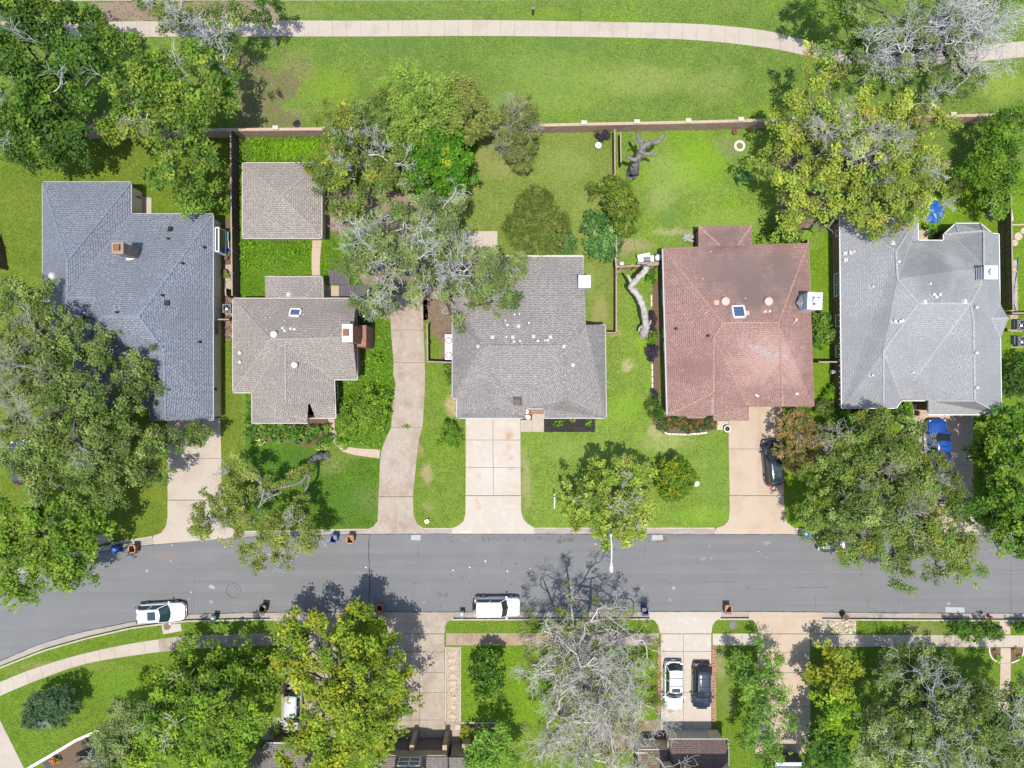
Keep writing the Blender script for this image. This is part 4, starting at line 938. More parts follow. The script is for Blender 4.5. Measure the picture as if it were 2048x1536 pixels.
# bare and planted beds
BED = {}
def bed(name, pts, z, mat, kind='structure', re=.05): return flat(name, pts, z, MATS[mat], rough_edge=re)
bed('dirt_patch', [(655, 385), (760, 372), (860, 400), (905, 460), (900, 640), (850, 640), (775, 640), (720, 560), (690, 470), (650, 455)], Z3, 'leaf_litter', re=.14)
bed('dirt_patch', [(855, 600), (905, 590), (905, 725), (880, 728), (884, 690), (866, 665), (856, 640)], Z4, 'soil', re=.1)
bed('dirt_patch', [(180, 4), (290, 4), (540, 4), (560, 40), (180, 42)], Z1, 'leaf_litter', re=.12)
bed('dirt_patch', [(470, 252), (475, 90), (515, 110), (545, 150), (580, 140), (600, 170), (560, 215), (610, 240), (600, 256), (470, 258)], Z1, 'turf_brown_shade', re=.35)  # brown-mixed lawn under the trees, their shade put into its dark olive colour
bed('dirt_patch', [(170, 250), (250, 200), (300, 230), (250, 262), (180, 264)], Z2, 'leaf_litter', re=.2)
bed('dirt_patch', [(1560, 320), (1620, 290), (1700, 300), (1660, 430), (1600, 470), (1560, 480)], Z3, 'soil', re=.2)
bed('mulch_bed', [(446, 440), (469, 440), (469, 680), (446, 680)], Z2, 'mulch_brown')
bed('gravel_strip', [(449, 530), (467, 530), (467, 590), (449, 590)], Z3, 'gravel')
bed('mulch_bed', [(1088, 836), (1190, 836), (1190, 864), (1088, 864)], Z4, 'mulch_black', re=.02)
bed('mulch_bed', [(1041, 825), (1063, 825), (1063, 839), (1041, 839)], Z4, 'mulch_black', re=.02)
bed('flower_bed', [(1314, 862), (1320, 830), (1432, 832), (1432, 858), (1414, 866), (1366, 868), (1335, 867), (1316, 856)], Z4, 'mulch_brown', re=.04)
bed('flower_bed', [(1305, 560), (1320, 560), (1320, 850), (1305, 850)], Z4, 'mulch_brown', re=.05)
bed('flower_bed', [(1690, 815), (1800, 812), (1822, 826), (1800, 850), (1690, 850)], Z3, 'mulch_brown', re=.1)
bed('flower_bed', [(492, 840), (655, 836), (660, 880), (620, 892), (505, 880)], Z4, 'mulch_brown', re=.1)
bed('flower_bed', [(1979, 1295), (2001, 1295), (2001, 1326), (1990, 1322), (1981, 1310)], Z3, 'mulch_brown', re=.02)
bed('flower_bed', [(2024, 1295), (2048, 1295), (2047, 1310), (2040, 1322), (2024, 1326)], Z3, 'mulch_brown', re=.02)
bed('flower_bed', [(85, 1532), (100, 1512), (150, 1482), (195, 1465), (200, 1490), (150, 1536), (85, 1560)], Z3, 'mulch_brown', re=.06)
bed('flower_bed', [(922, 1448), (1000, 1448), (1000, 1500), (922, 1500)], Z3, 'mulch_brown', re=.04)
bed('flower_bed', [(1180, 1440), (1330, 1440), (1330, 1500), (1180, 1500)], Z3, 'leaf_litter', re=.1)
bed('gravel_bed', [(1622, 1262), (1624, 1252), (1632, 1243), (1645, 1239), (1712, 1239), (1712, 1268), (1621, 1268)], Z4, 'gravel', re=.03)
bed('gravel_strip', [(893, 1294), (919, 1294), (920, 1444), (894, 1444)], Z4, 'gravel', re=.02)
bed('gravel_strip', [(2021, 520), (2034, 520), (2036, 640), (2021, 640)], Z2, 'gravel')
bed('gravel_strip', [(1975, 440), (1998, 440), (1998, 372), (1974, 372)], Z3, 'gravel', re=.12)
# ------------------------------------------------------------------ kerbs and gutters, in sections
def kerbs(back, road, spans, side):
    n = len(back)
    # gutter pan
    inner = [(x, y+(3.2*side)) for x, y in back]
    g = band('gutter_pan', inner if side > 0 else road, road if side > 0 else inner, .012, .012, MATS['gutter_pan'])
    g['kind'] = 'structure'
    k = bpy.data.objects.new('kerb', None); COL.objects.link(k); k['kind'] = 'structure'
    for a, b in spans:
        m = max(1, round((b-a)/64)); st = (b-a)/m
        for i in range(m):
            x0, x1 = a+st*i+.35, a+st*(i+1)-.35; xs = [x0+(x1-x0)*j/4 for j in range(5)]
            A = [(x, at_x(back, x)-(0 if side > 0 else -3.0)) for x in xs]; B = [(x, at_x(back, x)+(3.0 if side > 0 else 0)) for x in xs]
            band('kerb_stone', A, B, GZ+.035, GZ+.035, MATS['kerb'], k, .16)
kerbs(N_KERB, N_ROAD, [(-200, 176), (222, 305), (478, 735), (847, 905), (1068, 1430), (1590, 1826), (1972, 2300)], 1)
kerbs(S_KERB, S_ROAD, [(-200, 545), (690, 760), (902, 1302), (1438, 1502), (1640, 2300)], -1)
# ------------------------------------------------------------------ pavements and drives in slabs
def inset_px(pts, d): return [(p.x, p.y) for p in inset([tuple(p) for p in pts], d)]
def slab(parent, pts, z, mat, gap=.018, th=.07, name='slab'):
    pp = [P(p[0], p[1], z) for p in pts]
    q = inset([(p.x, p.y) for p in pp], gap)
    MB().prism([(p.x, p.y) for p in q], z-th, z).build(name, MATS[mat], parent)
def pavement(name, label_bed, top, bot, step, z, mat, smooth=8, x0=None):
    A, B = curve_pts(top, smooth), curve_pts(bot, smooth)
    bedo = band('paving_bed' if name == 'x' else name, A, B, z-.028, z-.028, MATS['joint'], None, .06); bedo['kind'] = 'structure'
    def res(C, m):
        C = np.array(C); s = np.r_[0, np.cumsum(np.hypot(*np.diff(C, axis=0).T))]; t = np.linspace(0, s[-1], m+1)
        return np.c_[np.interp(t, s, C[:, 0]), np.interp(t, s, C[:, 1])]
    L = np.hypot(*np.diff(np.array(A), axis=0).T).sum(); m = max(1, round(L/step))
    a, b = res(A, m), res(B, m)
    for i in range(m): slab(bedo, [a[i], a[i+1], b[i+1], b[i]], z, mat if not callable(mat) else mat(i), .006 if i % 4 else .014)
    return bedo
pavement('sidewalk', None, [(-120, 43), (180, 43), (500, 41), (740, 41), (980, 40), (1230, 44), (1400, 48), (1536, 62), (1623, 85), (1686, 99), (1786, 103), (1911, 95), (2048, 82), (2200, 66)],
         [(-120, 73), (180, 74), (500, 73), (740, 73), (980, 72), (1230, 75), (1400, 81), (1536, 96), (1593, 107), (1648, 119), (1711, 128), (1836, 131), (1961, 122), (2048, 114), (2200, 98)], 28, Z4, 'concrete')
pavement('sidewalk', None, [(-100, -30), (1000, -32), (2200, -30)], [(-100, 2), (1000, 0), (2200, -2)], 60, Z4, 'concrete')
pavement('sidewalk', None, [(-60, 1390), (0, 1364), (65, 1338), (160, 1309), (257, 1288), (349, 1274), (390, 1271), (510, 1267), (560, 1267)], [(-50, 1419), (0, 1392), (72, 1362), (162, 1330), (260, 1312), (350, 1301), (390, 1298), (510, 1292), (560, 1291)], 31, Z4, lambda i: 'concrete' if i < 13 else 'concrete_old')
pavement('sidewalk', None, [(892, 1266), (1110, 1266), (1318, 1266)], [(892, 1291), (1110, 1291), (1318, 1291)], 36, Z4, lambda i: 'concrete_brown' if i < 7 else 'concrete_old')
pavement('sidewalk', None, [(1425, 1267), (1515, 1267)], [(1425, 1291), (1515, 1291)], 33, Z4, 'concrete_pale')
pavement('sidewalk', None, [(1622, 1269), (1850, 1270), (2200, 1271)], [(1622, 1293), (1850, 1294), (2200, 1295)], 32, Z4, 'concrete')
pavement('front_walk', None, [(1999, 1241), (1999, 1269)], [(2021, 1241), (2021, 1269)], 28, Z4, 'concrete_warm')
pavement('front_walk', None, [(2001, 1296), (2000, 1365), (1996, 1420)], [(2022, 1296), (2021, 1365), (2017, 1420)], 34, Z4, 'concrete_warm')
pavement('garden_path', None, [(625, 475), (623, 520), (624, 552)], [(644, 478), (640, 520), (640, 552)], 20, Z4, 'concrete_warm')
pavement('garden_path', None, [(656, 838), (662, 875), (678, 898), (703, 909), (759, 917)], [(669, 838), (671, 868), (684, 885), (700, 895), (760, 899)], 26, Z4, 'concrete_warm')
def drive(rows, cols_l, cols_r, apron, mat, split=None, name='driveway'):
    """rows: y joints; edges cols_l/cols_r as (y -> x) polylines; apron: sloped tongue (px, py, z)"""
    L = lambda y: at_x([(b, a) for a, b in cols_l], y); R = lambda y: at_x([(b, a) for a, b in cols_r], y)
    ys = np.linspace(rows[0], rows[-1], 24)
    bedp = [(L(y), y) for y in ys]+[(R(y), y) for y in ys[::-1]]
    o = flat(name, bedp, Z4-.004, MATS['joint'], th=.05)
    z = Z4+.022
    for a, b in zip(rows, rows[1:]):
        yy = np.linspace(a, b, 7)
        if split:
            for s0, s1 in zip([0]+split, split+[1]):
                X = lambda y, s: L(y)+(R(y)-L(y))*s
                slab(o, [(X(a, s0), a), (X(a, s1), a), (X(b, s1), b), (X(b, s0), b)], z, mat, .022)
        else: slab(o, [(L(y), y) for y in yy]+[(R(y), y) for y in yy[::-1]], z, mat, .022)
    V = [P(*p) for p in apron]; n = len(V); lo = [v-Vector((0, 0, .12)) for v in V]
    a = sum(V[i].x*V[(i+1) % n].y-V[(i+1) % n].x*V[i].y for i in range(n))
    top = tuple(range(n)) if a > 0 else tuple(range(n-1, -1, -1))
    from mathutils.geometry import tessellate_polygon
    tri = [tuple(t) for t in tessellate_polygon([[Vector((v.x, v.y, 0)) for v in V]])]
    F = []
    for t in tri:
        e = (V[t[1]]-V[t[0]]).cross(V[t[2]]-V[t[0]]); F.append(t if e.z > 0 else t[::-1])
    F += [((i+1) % n, i, n+i, n+(i+1) % n) if a < 0 else (i, (i+1) % n, n+(i+1) % n, n+i) for i in range(n)]
    obj('apron', V+lo, F, MATS[mat], o)
    return o
q, g0 = Z4+.022, .03
drive([836, 917, 1000], [(334, 836), (334, 917), (335, 1000)], [(441, 836), (443, 917), (444, 1000)],
      [(335, 1001, q), (444, 1001, q), (446, 1035, q), (455, 1053, q), (478, 1062, q), (478, 1075, g0), (392, 1082, g0), (308, 1089, g0), (306, 1072, q), (322, 1066, q), (332, 1052, q), (335, 1035, q)], 'concrete')
drive([590, 660, 725, 855, 993], [(778, 590), (780, 620), (782, 672), (787, 725), (786, 750), (792, 772), (785, 800), (782, 855), (767, 885), (760, 910), (759, 944), (757, 993)], [(846, 590), (847, 650), (850, 725), (851, 760), (847, 835), (845, 855), (837, 882), (831, 944), (826, 993)],
      [(757, 994, q), (826, 994, q), (827, 1030, q), (834, 1047, q), (847, 1056, q), (850, 1067, g0), (733, 1068, g0), (735, 1058, q), (747, 1053, q), (755, 1042, q)], 'concrete_old')
drive([834, 880, 935, 991], [(931, 834), (931, 991)], [(1041, 834), (1042, 991)],
      [(931, 992, q), (1042, 992, q), (1042, 1020, q), (1046, 1037, q), (1055, 1047, q), (1068, 1055, q), (1070, 1067.5, g0), (903, 1067.5, g0), (905, 1056, q), (917, 1051, q), (927, 1042, q), (931, 1028, q)], 'concrete_pale', [.5])
drive([808, 898, 991], [(1457, 808), (1457, 898), (1459, 991)], [(1564, 808), (1566, 898), (1568, 991)],
      [(1459, 992, q), (1568, 992, q), (1569, 1030, q), (1574, 1045, q), (1589, 1056, q), (1592, 1068, g0), (1428, 1068, g0), (1432, 1056, q), (1448, 1051, q), (1457, 1041, q), (1459, 1026, q)], 'concrete_warm')
drive([826, 930, 1000], [(1836, 826), (1842, 1000)], [(1947, 826), (1947, 1000)],
      [(1842, 1001, q), (1947, 1001, q), (1947, 1025, q), (1952, 1045, q), (1973, 1058, q), (1976, 1070, g0), (1824, 1069.5, g0), (1826, 1057, q), (1838, 1048, q), (1842, 1030, q)], 'concrete_warm')
drive([1268, 1304, 1345, 1385, 1478], [(562, 1268), (562, 1478)], [(672, 1268), (672, 1478)],
      [(562, 1267, q), (672, 1267, q), (675, 1250, q), (682, 1242, q), (695, 1237.5, q), (697, 1225, g0), (540, 1226, g0), (541, 1238.5, q), (552, 1243, q), (559, 1251, q)], 'concrete_old', [.5])
drive([1268, 1304, 1345, 1385, 1440, 1486], [(776, 1268), (776, 1486)], [(889, 1268), (891, 1486)],
      [(776, 1267, q), (889, 1267, q), (890, 1253, q), (895, 1243, q), (906, 1238, q), (907, 1225, g0), (756, 1225, g0), (757, 1237, q), (767, 1242, q), (774, 1250, q)], 'concrete_old', [.55])
drive([1268, 1303, 1385, 1462], [(1321, 1268), (1322, 1462)], [(1423, 1268), (1423, 1462)],
      [(1320, 1267, q), (1423, 1267, q), (1425, 1251, q), (1431, 1242, q), (1441, 1237, q), (1443, 1224, g0), (1296, 1224, g0), (1300, 1237, q), (1309, 1241, q), (1316, 1250, q)], 'concrete_pale', [.45])
drive([1268, 1305, 1345, 1413, 1508], [(1516, 1268), (1510, 1508)], [(1620, 1268), (1621, 1508)],
      [(1516, 1267, q), (1620, 1267, q), (1621, 1256, q), (1627, 1245, q), (1644, 1237.5, q), (1646, 1225, g0), (1496, 1224, g0), (1498, 1237, q), (1507, 1241, q), (1514, 1250, q)], 'concrete_warm')
# small slabs
def pad(label_mat, quads, z=Z4, name='paving', bedz=None):
    o = bpy.data.objects.new(name, None); COL.objects.link(o); o['kind'] = 'structure'
    for pts in quads: slab(o, pts, z, label_mat, .015)
    return o
pad('concrete', [[(265, 388), (303, 396), (303, 427), (265, 427)]], Z4, 'patio')
pad('concrete_pale', [[(921, 462), (995, 462), (995, 502), (921, 502)]], Z4, 'patio')
pad('concrete', [[(1041, 840), (1064, 840), (1064, 864), (1041, 864)], [(1064, 828), (1088, 828), (1088, 864), (1064, 864)]], Z4+.01, 'front_walk')
pad('concrete_warm', [[(648, 571), (662, 571), (662, 597), (648, 597)], [(662, 571), (678, 571), (678, 600), (662, 600)]], Z4, 'patio')
pad('concrete_pale', [[(1434, 842), (1457, 842), (1457, 860), (1434, 860)]], Z4+.008, 'front_walk')
pad('concrete_warm', [[(1806, 832), (1836, 832), (1836, 859), (1802, 859)], [(1826, 808), (1836, 808), (1836, 831), (1826, 831)], [(1836, 808), (1857, 808), (1857, 826), (1836, 826)]], Z4+.008, 'front_walk')
pad('concrete_warm', [[(1834, 460), (1862, 460), (1862, 482), (1834, 482)]], Z4, 'patio')
pad('concrete_old', [[(180, 1085), (185, 1071), (219, 1064), (222, 1083), (181, 1094)]], Z4+.05, 'storm_drain_slab')
pad('concrete', [[(-40, 1440), (0, 1440), (20, 1480), (48, 1536), (60, 1560), (-40, 1560)]], Z4, 'front_walk')
pad('concrete_pale', [[(323, 1250), (361, 1247), (364, 1262), (326, 1269)]], Z4, 'manhole_pad')
pad('concrete_old', [[(524, 1435), (561, 1435), (561, 1480), (524, 1480)]], Z4, 'front_walk')
pad('concrete_pale', [[(921, 1444.5), (1010, 1444.5), (1010, 1447.5), (921, 1447.5)], [(890, 1293), (893, 1293), (893, 1444), (890, 1444)], [(919.5, 1293), (922, 1293), (922, 1444), (919.5, 1444)]], Z4+.03, 'garden_edging')
pad('stone_white', [[(20, 1560), (60, 1531), (100, 1508), (150, 1478), (195, 1459), (200, 1464), (152, 1484), (103, 1514), (64, 1536), (30, 1560)]], GZ+.16, 'garden_edging')
pad('concrete_old', [[(892, 1444), (921, 1444), (921, 1500), (892, 1500)]], Z4, 'front_walk')
pad('concrete_pale', [[(910, 1450), (921, 1450), (921, 1460), (910, 1460)]], Z4+.02, 'front_walk')
# marks on the road: sheets 4 mm above it
def mark(name, pts, mat, z=.004): o = obj(name, [P(x, y, z) for x, y in pts][::-1] if False else [P(x, y, z) for x, y in pts], [tuple(range(len(pts)))], MATS[mat]); o['kind'] = 'structure'; return o
mark('road_patch', [(1891, 1225), (1929, 1226), (1929, 1215), (1891, 1214)], 'asphalt_patch'); mark('road_patch', [(822, 1080), (841, 1081), (841, 1070), (822, 1070)], 'asphalt_patch'); mark('road_patch', [(1303, 1081), (1326, 1080), (1326, 1070), (1304, 1070)], 'asphalt_patch')
rg = random.Random(5)
def crack(pts, wpx, z=.005):
    A, B = [], []
    for (x, y) in pts:
        k = wpx*rg.uniform(.6, 1.2)/2; A.append((x-k+rg.uniform(-.2, .2), y)); B.append((x+k, y))
    n = len(A); o = obj('crack_sealing', [P(x, y, z) for x, y in A+B], [(n+i, i, i+1, n+i+1) for i in range(n-1)], MATS['crack_sealer']); o['kind'] = 'structure'
crack([(738.5+1.2*math.sin(y*.05)+rg.uniform(-.3, .3), y) for y in range(1085, 1222, 4)], 1.9)
crack([(738.5+1.5*math.sin(y*.4), y) for y in range(1066, 1086, 3)], 1.3, .02)
crack([(1631+rg.uniform(-.4, .4), y) for y in range(1190, 1224, 4)], .5); crack([(2022+rg.uniform(-.4, .4), y) for y in range(1120, 1226, 4)], .6)
crack([(837+rg.uniform(-.4, .4), y) for y in range(1085, 1130, 4)], .4)
for line in (N_ROAD, S_ROAD):                      # ragged edge of the asphalt against the gutter
    xs = np.arange(-100, 2150, 7.0); up = [(x, at_x(line, x)-rg.uniform(.2, 1.1)) for x in xs]; dn = [(x, at_x(line, x)+rg.uniform(.2, 1.1)) for x in xs]
    band('asphalt_edge', up, dn, .0165, .0165, MATS['crack_sealer'], None, .01)['kind'] = 'structure'

xs = np.arange(560, 2100, 12.0); up = [(x, 1143.6+.6*math.sin(x*.013)+rg.uniform(-.2, .2)) for x in xs]; band('road_seam', up, [(x, y+rg.uniform(.8, 1.5)) for x, y in up], .004, .004, MATS['seam'], None, .003)['kind'] = 'structure'
for x0, y0, y1 in ((388, 1150, 1226), (1150, 1180, 1222), (1290, 1085, 1120), (1735, 1195, 1224), (610, 1190, 1224)):
    x = x0; pts = []
    for y in range(y0, y1, 3): x += rg.uniform(-.8, .8); pts.append((x, y))
    crack(pts, .45, .0045)
for y0, x0, x1 in ((1175, 1590, 1660), (1163, 1405, 1470), (1199, 980, 1040)):
    y = y0; A = []
    for x in range(x0, x1, 4): y += rg.uniform(-.5, .5); A.append((x, y))
    band('road_crack', A, [(x, y+.5) for x, y in A], .0045, .0045, MATS['crack_sealer'], None, .003)['kind'] = 'structure'
# ------------------------------------------------------------------ houses of the north side
mt = MATS
# 1: slate blue house at the far left
e = 2.7
A1, A2, A3, D = (85, 364, e), (262, 364, e), (262, 428, e), (426, 428, e)
R1, R2, K2, Q, LW = (134, 522, 5.6), (134, 595, 5.6), (190, 594, 5.6), (172, 675, 4.5), (120, 665, 4.1)
M1, M2, G1, G2, E = (207, 633, 6.2), (277, 633, 6.2), (327, 700, 5.3), (331, 840, 4.9), (426, 840, e)
V1 = (140, 584, 5.5)
h1 = House('slate_blue_house', 'slate blue shingled house with stone chimney at the left, part hidden by an oak', mt['roof_blue'], mt['stucco_cream'], e,
 [[A1, R1, A2], [A2, R1, R2, V1, A3], [A1, (85, 602, e), (100, 602, e), LW, R2, R1], [(100, 602, e), (100, 700, e), (147, 700, e), LW],
  [A3, V1, R2, K2, M1, M2, D], [R2, LW, Q, K2], [K2, Q, M1], [M1, Q, LW, (147, 700, e), (147, 815, e), (303, 815, 2.9), (303, 775, 3.9), G1, M2],
  [D, M2, G1, G2, E], [G1, (303, 775, 3.9), (303, 815, 2.9), (300, 840, 2.75), G2]],
 [A1, A2, A3, D, E, (300, 840, e), (300, 815, e), (147, 815, e), (147, 700, e), (100, 700, e), (100, 602, e), (85, 602, e)], .28, 'grey_trim',
 gables=[[(424, 838, 2.6), (331, 838, 4.85), (302, 838, 2.6)]])
for a in ((338, 478), (409, 495), (366, 527), (326, 591), (236, 625), (400, 684)): h1.pipe(*a, 'vent_black', .09, .45)
for a in ((341, 458), (334, 606)): h1.box(*a, 'vent_black', .42, .15)
p = h1.hit(106, 552); MB().dome((p.x, p.y, p.z-.1), .45, .5, 14).build('roof_vent', mt['galv'], h1.t)
ch = h1.chimney((236, 496), 6.9, .95, 1.0, 'brick_stone', 'plate', .0, capmat='rust')
p = h1.hit(264, 512); MB().box((p.x, p.y-.12, p.z+.12), (1.0, .5, .05), .3).build('chimney_flashing', mt['plastic_white'], h1.t)
p = h1.hit(180, 636); MB().tube([(p.x-.6, p.y+.05, p.z+.3), (p.x, p.y, p.z+.35), (p.x+.65, p.y-.12, p.z+.3)], .05, 6).cyl((p.x-.6, p.y+.05, p.z+.1), .26, .35, 12).cyl((p.x+.7, p.y-.15, p.z+.1), .2, .3, 12).cyl((p.x, p.y, p.z-.2), .08, .6, 8).build('aerial', mt['vent_black'], h1.t)
h1.window(3, .52, .58, 1.0, 2.0, .05, 1, 'grey_trim')
# greenhouse window on the east wall
a, b = h1.walls[3], h1.walls[4]; d = (b-a).normalized(); w0 = a+d*1.0; w1 = a+d*3.35
bx = MB()
for (pt, wd) in ((w0, .1), (w1, .1)): bx.box((pt.x+.38, pt.y, 1.55), (.76, .1, 1.75))
bx.box((w0.x+.40, (w0.y+w1.y)/2, 2.42), (.12, abs(w1.y-w0.y), .1)); bx.box((w0.x+.73, (w0.y+w1.y)/2, 2.42), (.12, abs(w1.y-w0.y)+.1, .1)); bx.box((w0.x+.38, (w0.y+w1.y)/2, .68), (.78, abs(w1.y-w0.y)+.12, .12)); bx.box((w0.x+.75, (w0.y+w1.y)/2, .85), (.07, abs(w1.y-w0.y)+.1, .12))
bw = bx.build('bay_window', mt['white_trim'], h1.t); MB().box((w0.x+.40, (w0.y+w1.y)/2, 1.5), (.6, abs(w1.y-w0.y)-.2, 1.72)).build('pane', mt['green_glass'], bw)
a = h1.walls[3]; b = h1.walls[4]; m = a+(b-a)*.86; MB().box((m.x+.12, m.y, 2.0), (.22, .2, .3)).cyl((m.x+.22, m.y, 1.85), .13, .3, 10).build('wall_lamp', mt['vent_black'], h1.t)
# 2: beige house and its garage
e = 3.2; r = 5.7
h2 = House('beige_house', 'beige shingled house with red brick chimney on its right end', mt['roof_beige'], mt['brick_red'], e,
 [[(466, 597, e), (540, 679, r), (705, 675, r), (712, 597, e)], [(466, 597, e), (466, 785, e), (540, 679, r)],
  [(540, 679, r), (466, 785, e), (504, 785, e), (562, 690, r-.1)], [(540, 679, r), (562, 690, r-.1), (571, 691, r-.1), (667, 759, e), (714, 759, e), (705, 675, r)],
  [(562, 690, r-.1), (504, 785, e), (504, 846, e), (550, 846, 4.5), (550, 808, 4.6), (571, 808, 5.3), (571, 691, r-.1)],
  [(571, 691, r-.1), (571, 808, 5.3), (620, 808, 4.3), (669, 808, e), (667, 759, e)],
  [(550, 808, 4.6), (550, 846, 4.5), (614, 846, 3.5), (616, 808, 3.6)],
  [(620, 808, 2.95), (631, 836, 2.75), (671, 836, 2.7), (669, 808, 2.9)],
  [(530, 553, 2.6), (530, 597, 2.6), (562, 597, 3.12)], [(530, 553, 2.6), (562, 597, 3.12), (608, 597, 3.12), (645, 553, 2.6)], [(645, 553, 2.6), (608, 597, 3.12), (646, 597, 2.6)]],
 [(466, 597, e), (712, 597, e), (714, 759, e), (668, 759, e), (671, 836, 2.75), (631, 836, 2.75), (615, 836, 2.8), (615, 846, 3.4), (504, 846, e), (504, 785, e), (466, 785, e)], .3, 'cream_trim',
 gables=[[(711, 600, e), (704, 675, r-.05), (713, 757, e)], [(614, 808, 2.4), (614, 845, 2.4), (614, 845, 3.45), (614, 808, 3.5)]])
wl = inset([(P(*q).x, P(*q).y) for q in ((530, 553, 2.6), (645, 553, 2.6), (646, 605, 2.6), (530, 605, 2.6))], .3)
MB().prism([(v.x, v.y) for v in wl], 0, 2.5).build('wall', mt['siding_beige'], h2.t, uv=True)
for a, b in (((530, 553), (645, 553)), ((645, 553), (646, 596))): MB().beam(P(*a, 2.6), P(*b, 2.6), .10, .12).build('gutter', mt['cream_trim'], h2.t)
h2.skylight(591, 626, 1.15, .95, -.05)
h2.dome(549, 669, 'vent_white', .36, .2); h2.dome(590, 730, 'vent_white', .33, .2)
for a in ((567, 657), (571, 662), (583, 658), (591, 659)): h2.pipe(*a, 'vent_white', .12, .32)
for a in ((572, 642), (543, 635), (535, 661), (473, 641), (502, 684), (473, 696), (475, 723), (609, 630), (534, 636)): h2.pipe(*a, 'vent_white', .05, .3)
h2.dome(481, 706, 'vent_white', .2, .15); h2.dome(481, 724, 'vent_white', .18, .15); h2.pipe(475, 749, 'vent_white', .05, .2); h2.box(577, 589, 'vent_white', .32, .14)
# chimney: rises from the ground against the gable, widest at its foot
zc = 7.4; f0, f1 = P(705, 647, zc), P(705, 686, zc)
c = MB(); yN, yS = f0.y-.1, f1.y+.1; x1 = f0.x
c.box((x1-.45, (yN+yS)/2, zc/2+1.5), (.9, yN-yS, zc-3.0)); c.box((x1-.2, (yN+yS)/2, 1.9), (1.4, yN-yS+.5, 3.9)); k = c.build('chimney', mt['brick_red'], h2.t, uv=True)
MB().box((x1-.45, (yN+yS)/2, zc+.05), (.98, yN-yS+.08, .16)).build('chimney_slab', mt['stone_white'], k); MB().box((x1-.55, (yN+yS)/2+.05, zc+.25), (.5, .6, .3)).build('cap', mt['rust'], k)
h2.window(1, .12, .28, .9, 2.3, .05, 1, 'brown_trim'); h2.window(3, .25, .6, .8, 2.3, .05, 2, 'cream_trim')
e = 2.7
h2g = House('detached_garage', 'square beige hip roofed garage behind the beige house', mt['roof_beige'], mt['siding_beige'], e,
 [[(485, 326, e), (562, 391, 4.3), (643, 326, e)], [(485, 326, e), (485, 476, e), (562, 391, 4.3)], [(485, 476, e), (643, 476, e), (562, 391, 4.3)], [(643, 326, e), (562, 391, 4.3), (643, 476, e)]],
 [(485, 326, e), (643, 326, e), (643, 476, e), (485, 476, e)], .3, 'cream_trim', cat='garage')
# 3: taupe house in the middle
e = 2.7; r = 5.9
h3 = House('taupe_house', 'grey brown shingled house in the middle with a white chimney and pale concrete drive', mt['roof_taupe'], mt['siding_white'], e,
 [[(905, 512, e), (905, 594, 4.1), (967, 692, r), (1130, 692, r), (1172, 650, 5.0), (1166, 512, e)],
  [(905, 594, 4.1), (905, 640, e), (905, 797, e), (967, 692, r)],
  [(967, 692, r), (905, 797, e), (930, 797, 2.95), (980, 740, 4.75)],
  [(967, 692, r), (980, 740, 4.75), (1021, 797, 3.5), (1047, 817, 2.95), (1130, 692, r)],
  [(980, 740, 4.75), (930, 797, 2.95), (914, 797, e), (914, 836, e), (980, 812, 4.1)],
  [(980, 740, 4.75), (980, 812, 4.1), (1051, 836, e), (1053, 817, 2.85), (1047, 817, 2.95), (1021, 797, 3.5)],
  [(980, 812, 4.1), (914, 836, e), (1051, 836, e)],
  [(1130, 692, r), (1047, 817, 2.95), (1053, 817, 2.85), (1089, 817, 3.35), (1130, 802, 4.9)],
  [(1130, 692, r), (1130, 802, 4.9), (1212, 836, e), (1210, 650, e), (1172, 650, 5.0)],
  [(1130, 802, 4.9), (1089, 817, 3.35), (1089, 836, e), (1212, 836, e)]],
 [(905, 512, e), (1166, 512, e), (1167, 650, e), (1210, 650, e), (1212, 836, e), (1089, 836, e), (1089, 817, e), (1051, 817, e), (1051, 836, e), (914, 836, e), (914, 797, e), (905, 797, e)], .32, 'grey_trim',
 gables=[[(1164, 516, 2.6), (1166, 640, 4.9), (1166, 640, 2.6)]])
MB().beam(P(905, 512, 2.74), P(1166, 512, 2.74), .16, .14).build('gutter', mt['cream_trim'], h3.t)
for a in ((985, 674), (1026, 674), (1067, 673), (1101, 674), (956, 693), (1128, 693), (1146, 730), (1037, 652)): h3.box(*a, 'vent_white', .27, .12)
for a in ((1028, 683), (1076, 682), (1015, 650), (1095, 680)): h3.dome(*a, 'galv', .15, .12)
for a in ((1040, 682), (1090, 681), (1029, 629), (1039, 628), (1011, 641), (1058, 646), (1013, 674)): h3.pipe(*a, 'galv', .06, .22)
h3.box(1034, 802, 'vent_brown', .85, .3); MB().box(tuple(h3.hit(1026, 801)+Vector((0, 0, .16))), (.1, .75, .26)).build('vent_louvre', mt['vent_black'], h3.t)
h3.chimney((1169, 563), 5.6, 1.02, 1.05, 'metal_white', 'round', 0, flue=.34, z0=.0, capmat='plastic_white')
st = MB(); o = P(1057, 818); 
for i in range(8):
    for j in range(3): MB().box((P(1058+i*4.2, 818).x, P(1058, 819.5+j*3.6).y, .17), (.195, .16, .16)).build('brick', mt['brick_edging'], h3.t)
h3.door(8, .06, .94, 2.2, 'plastic_white')
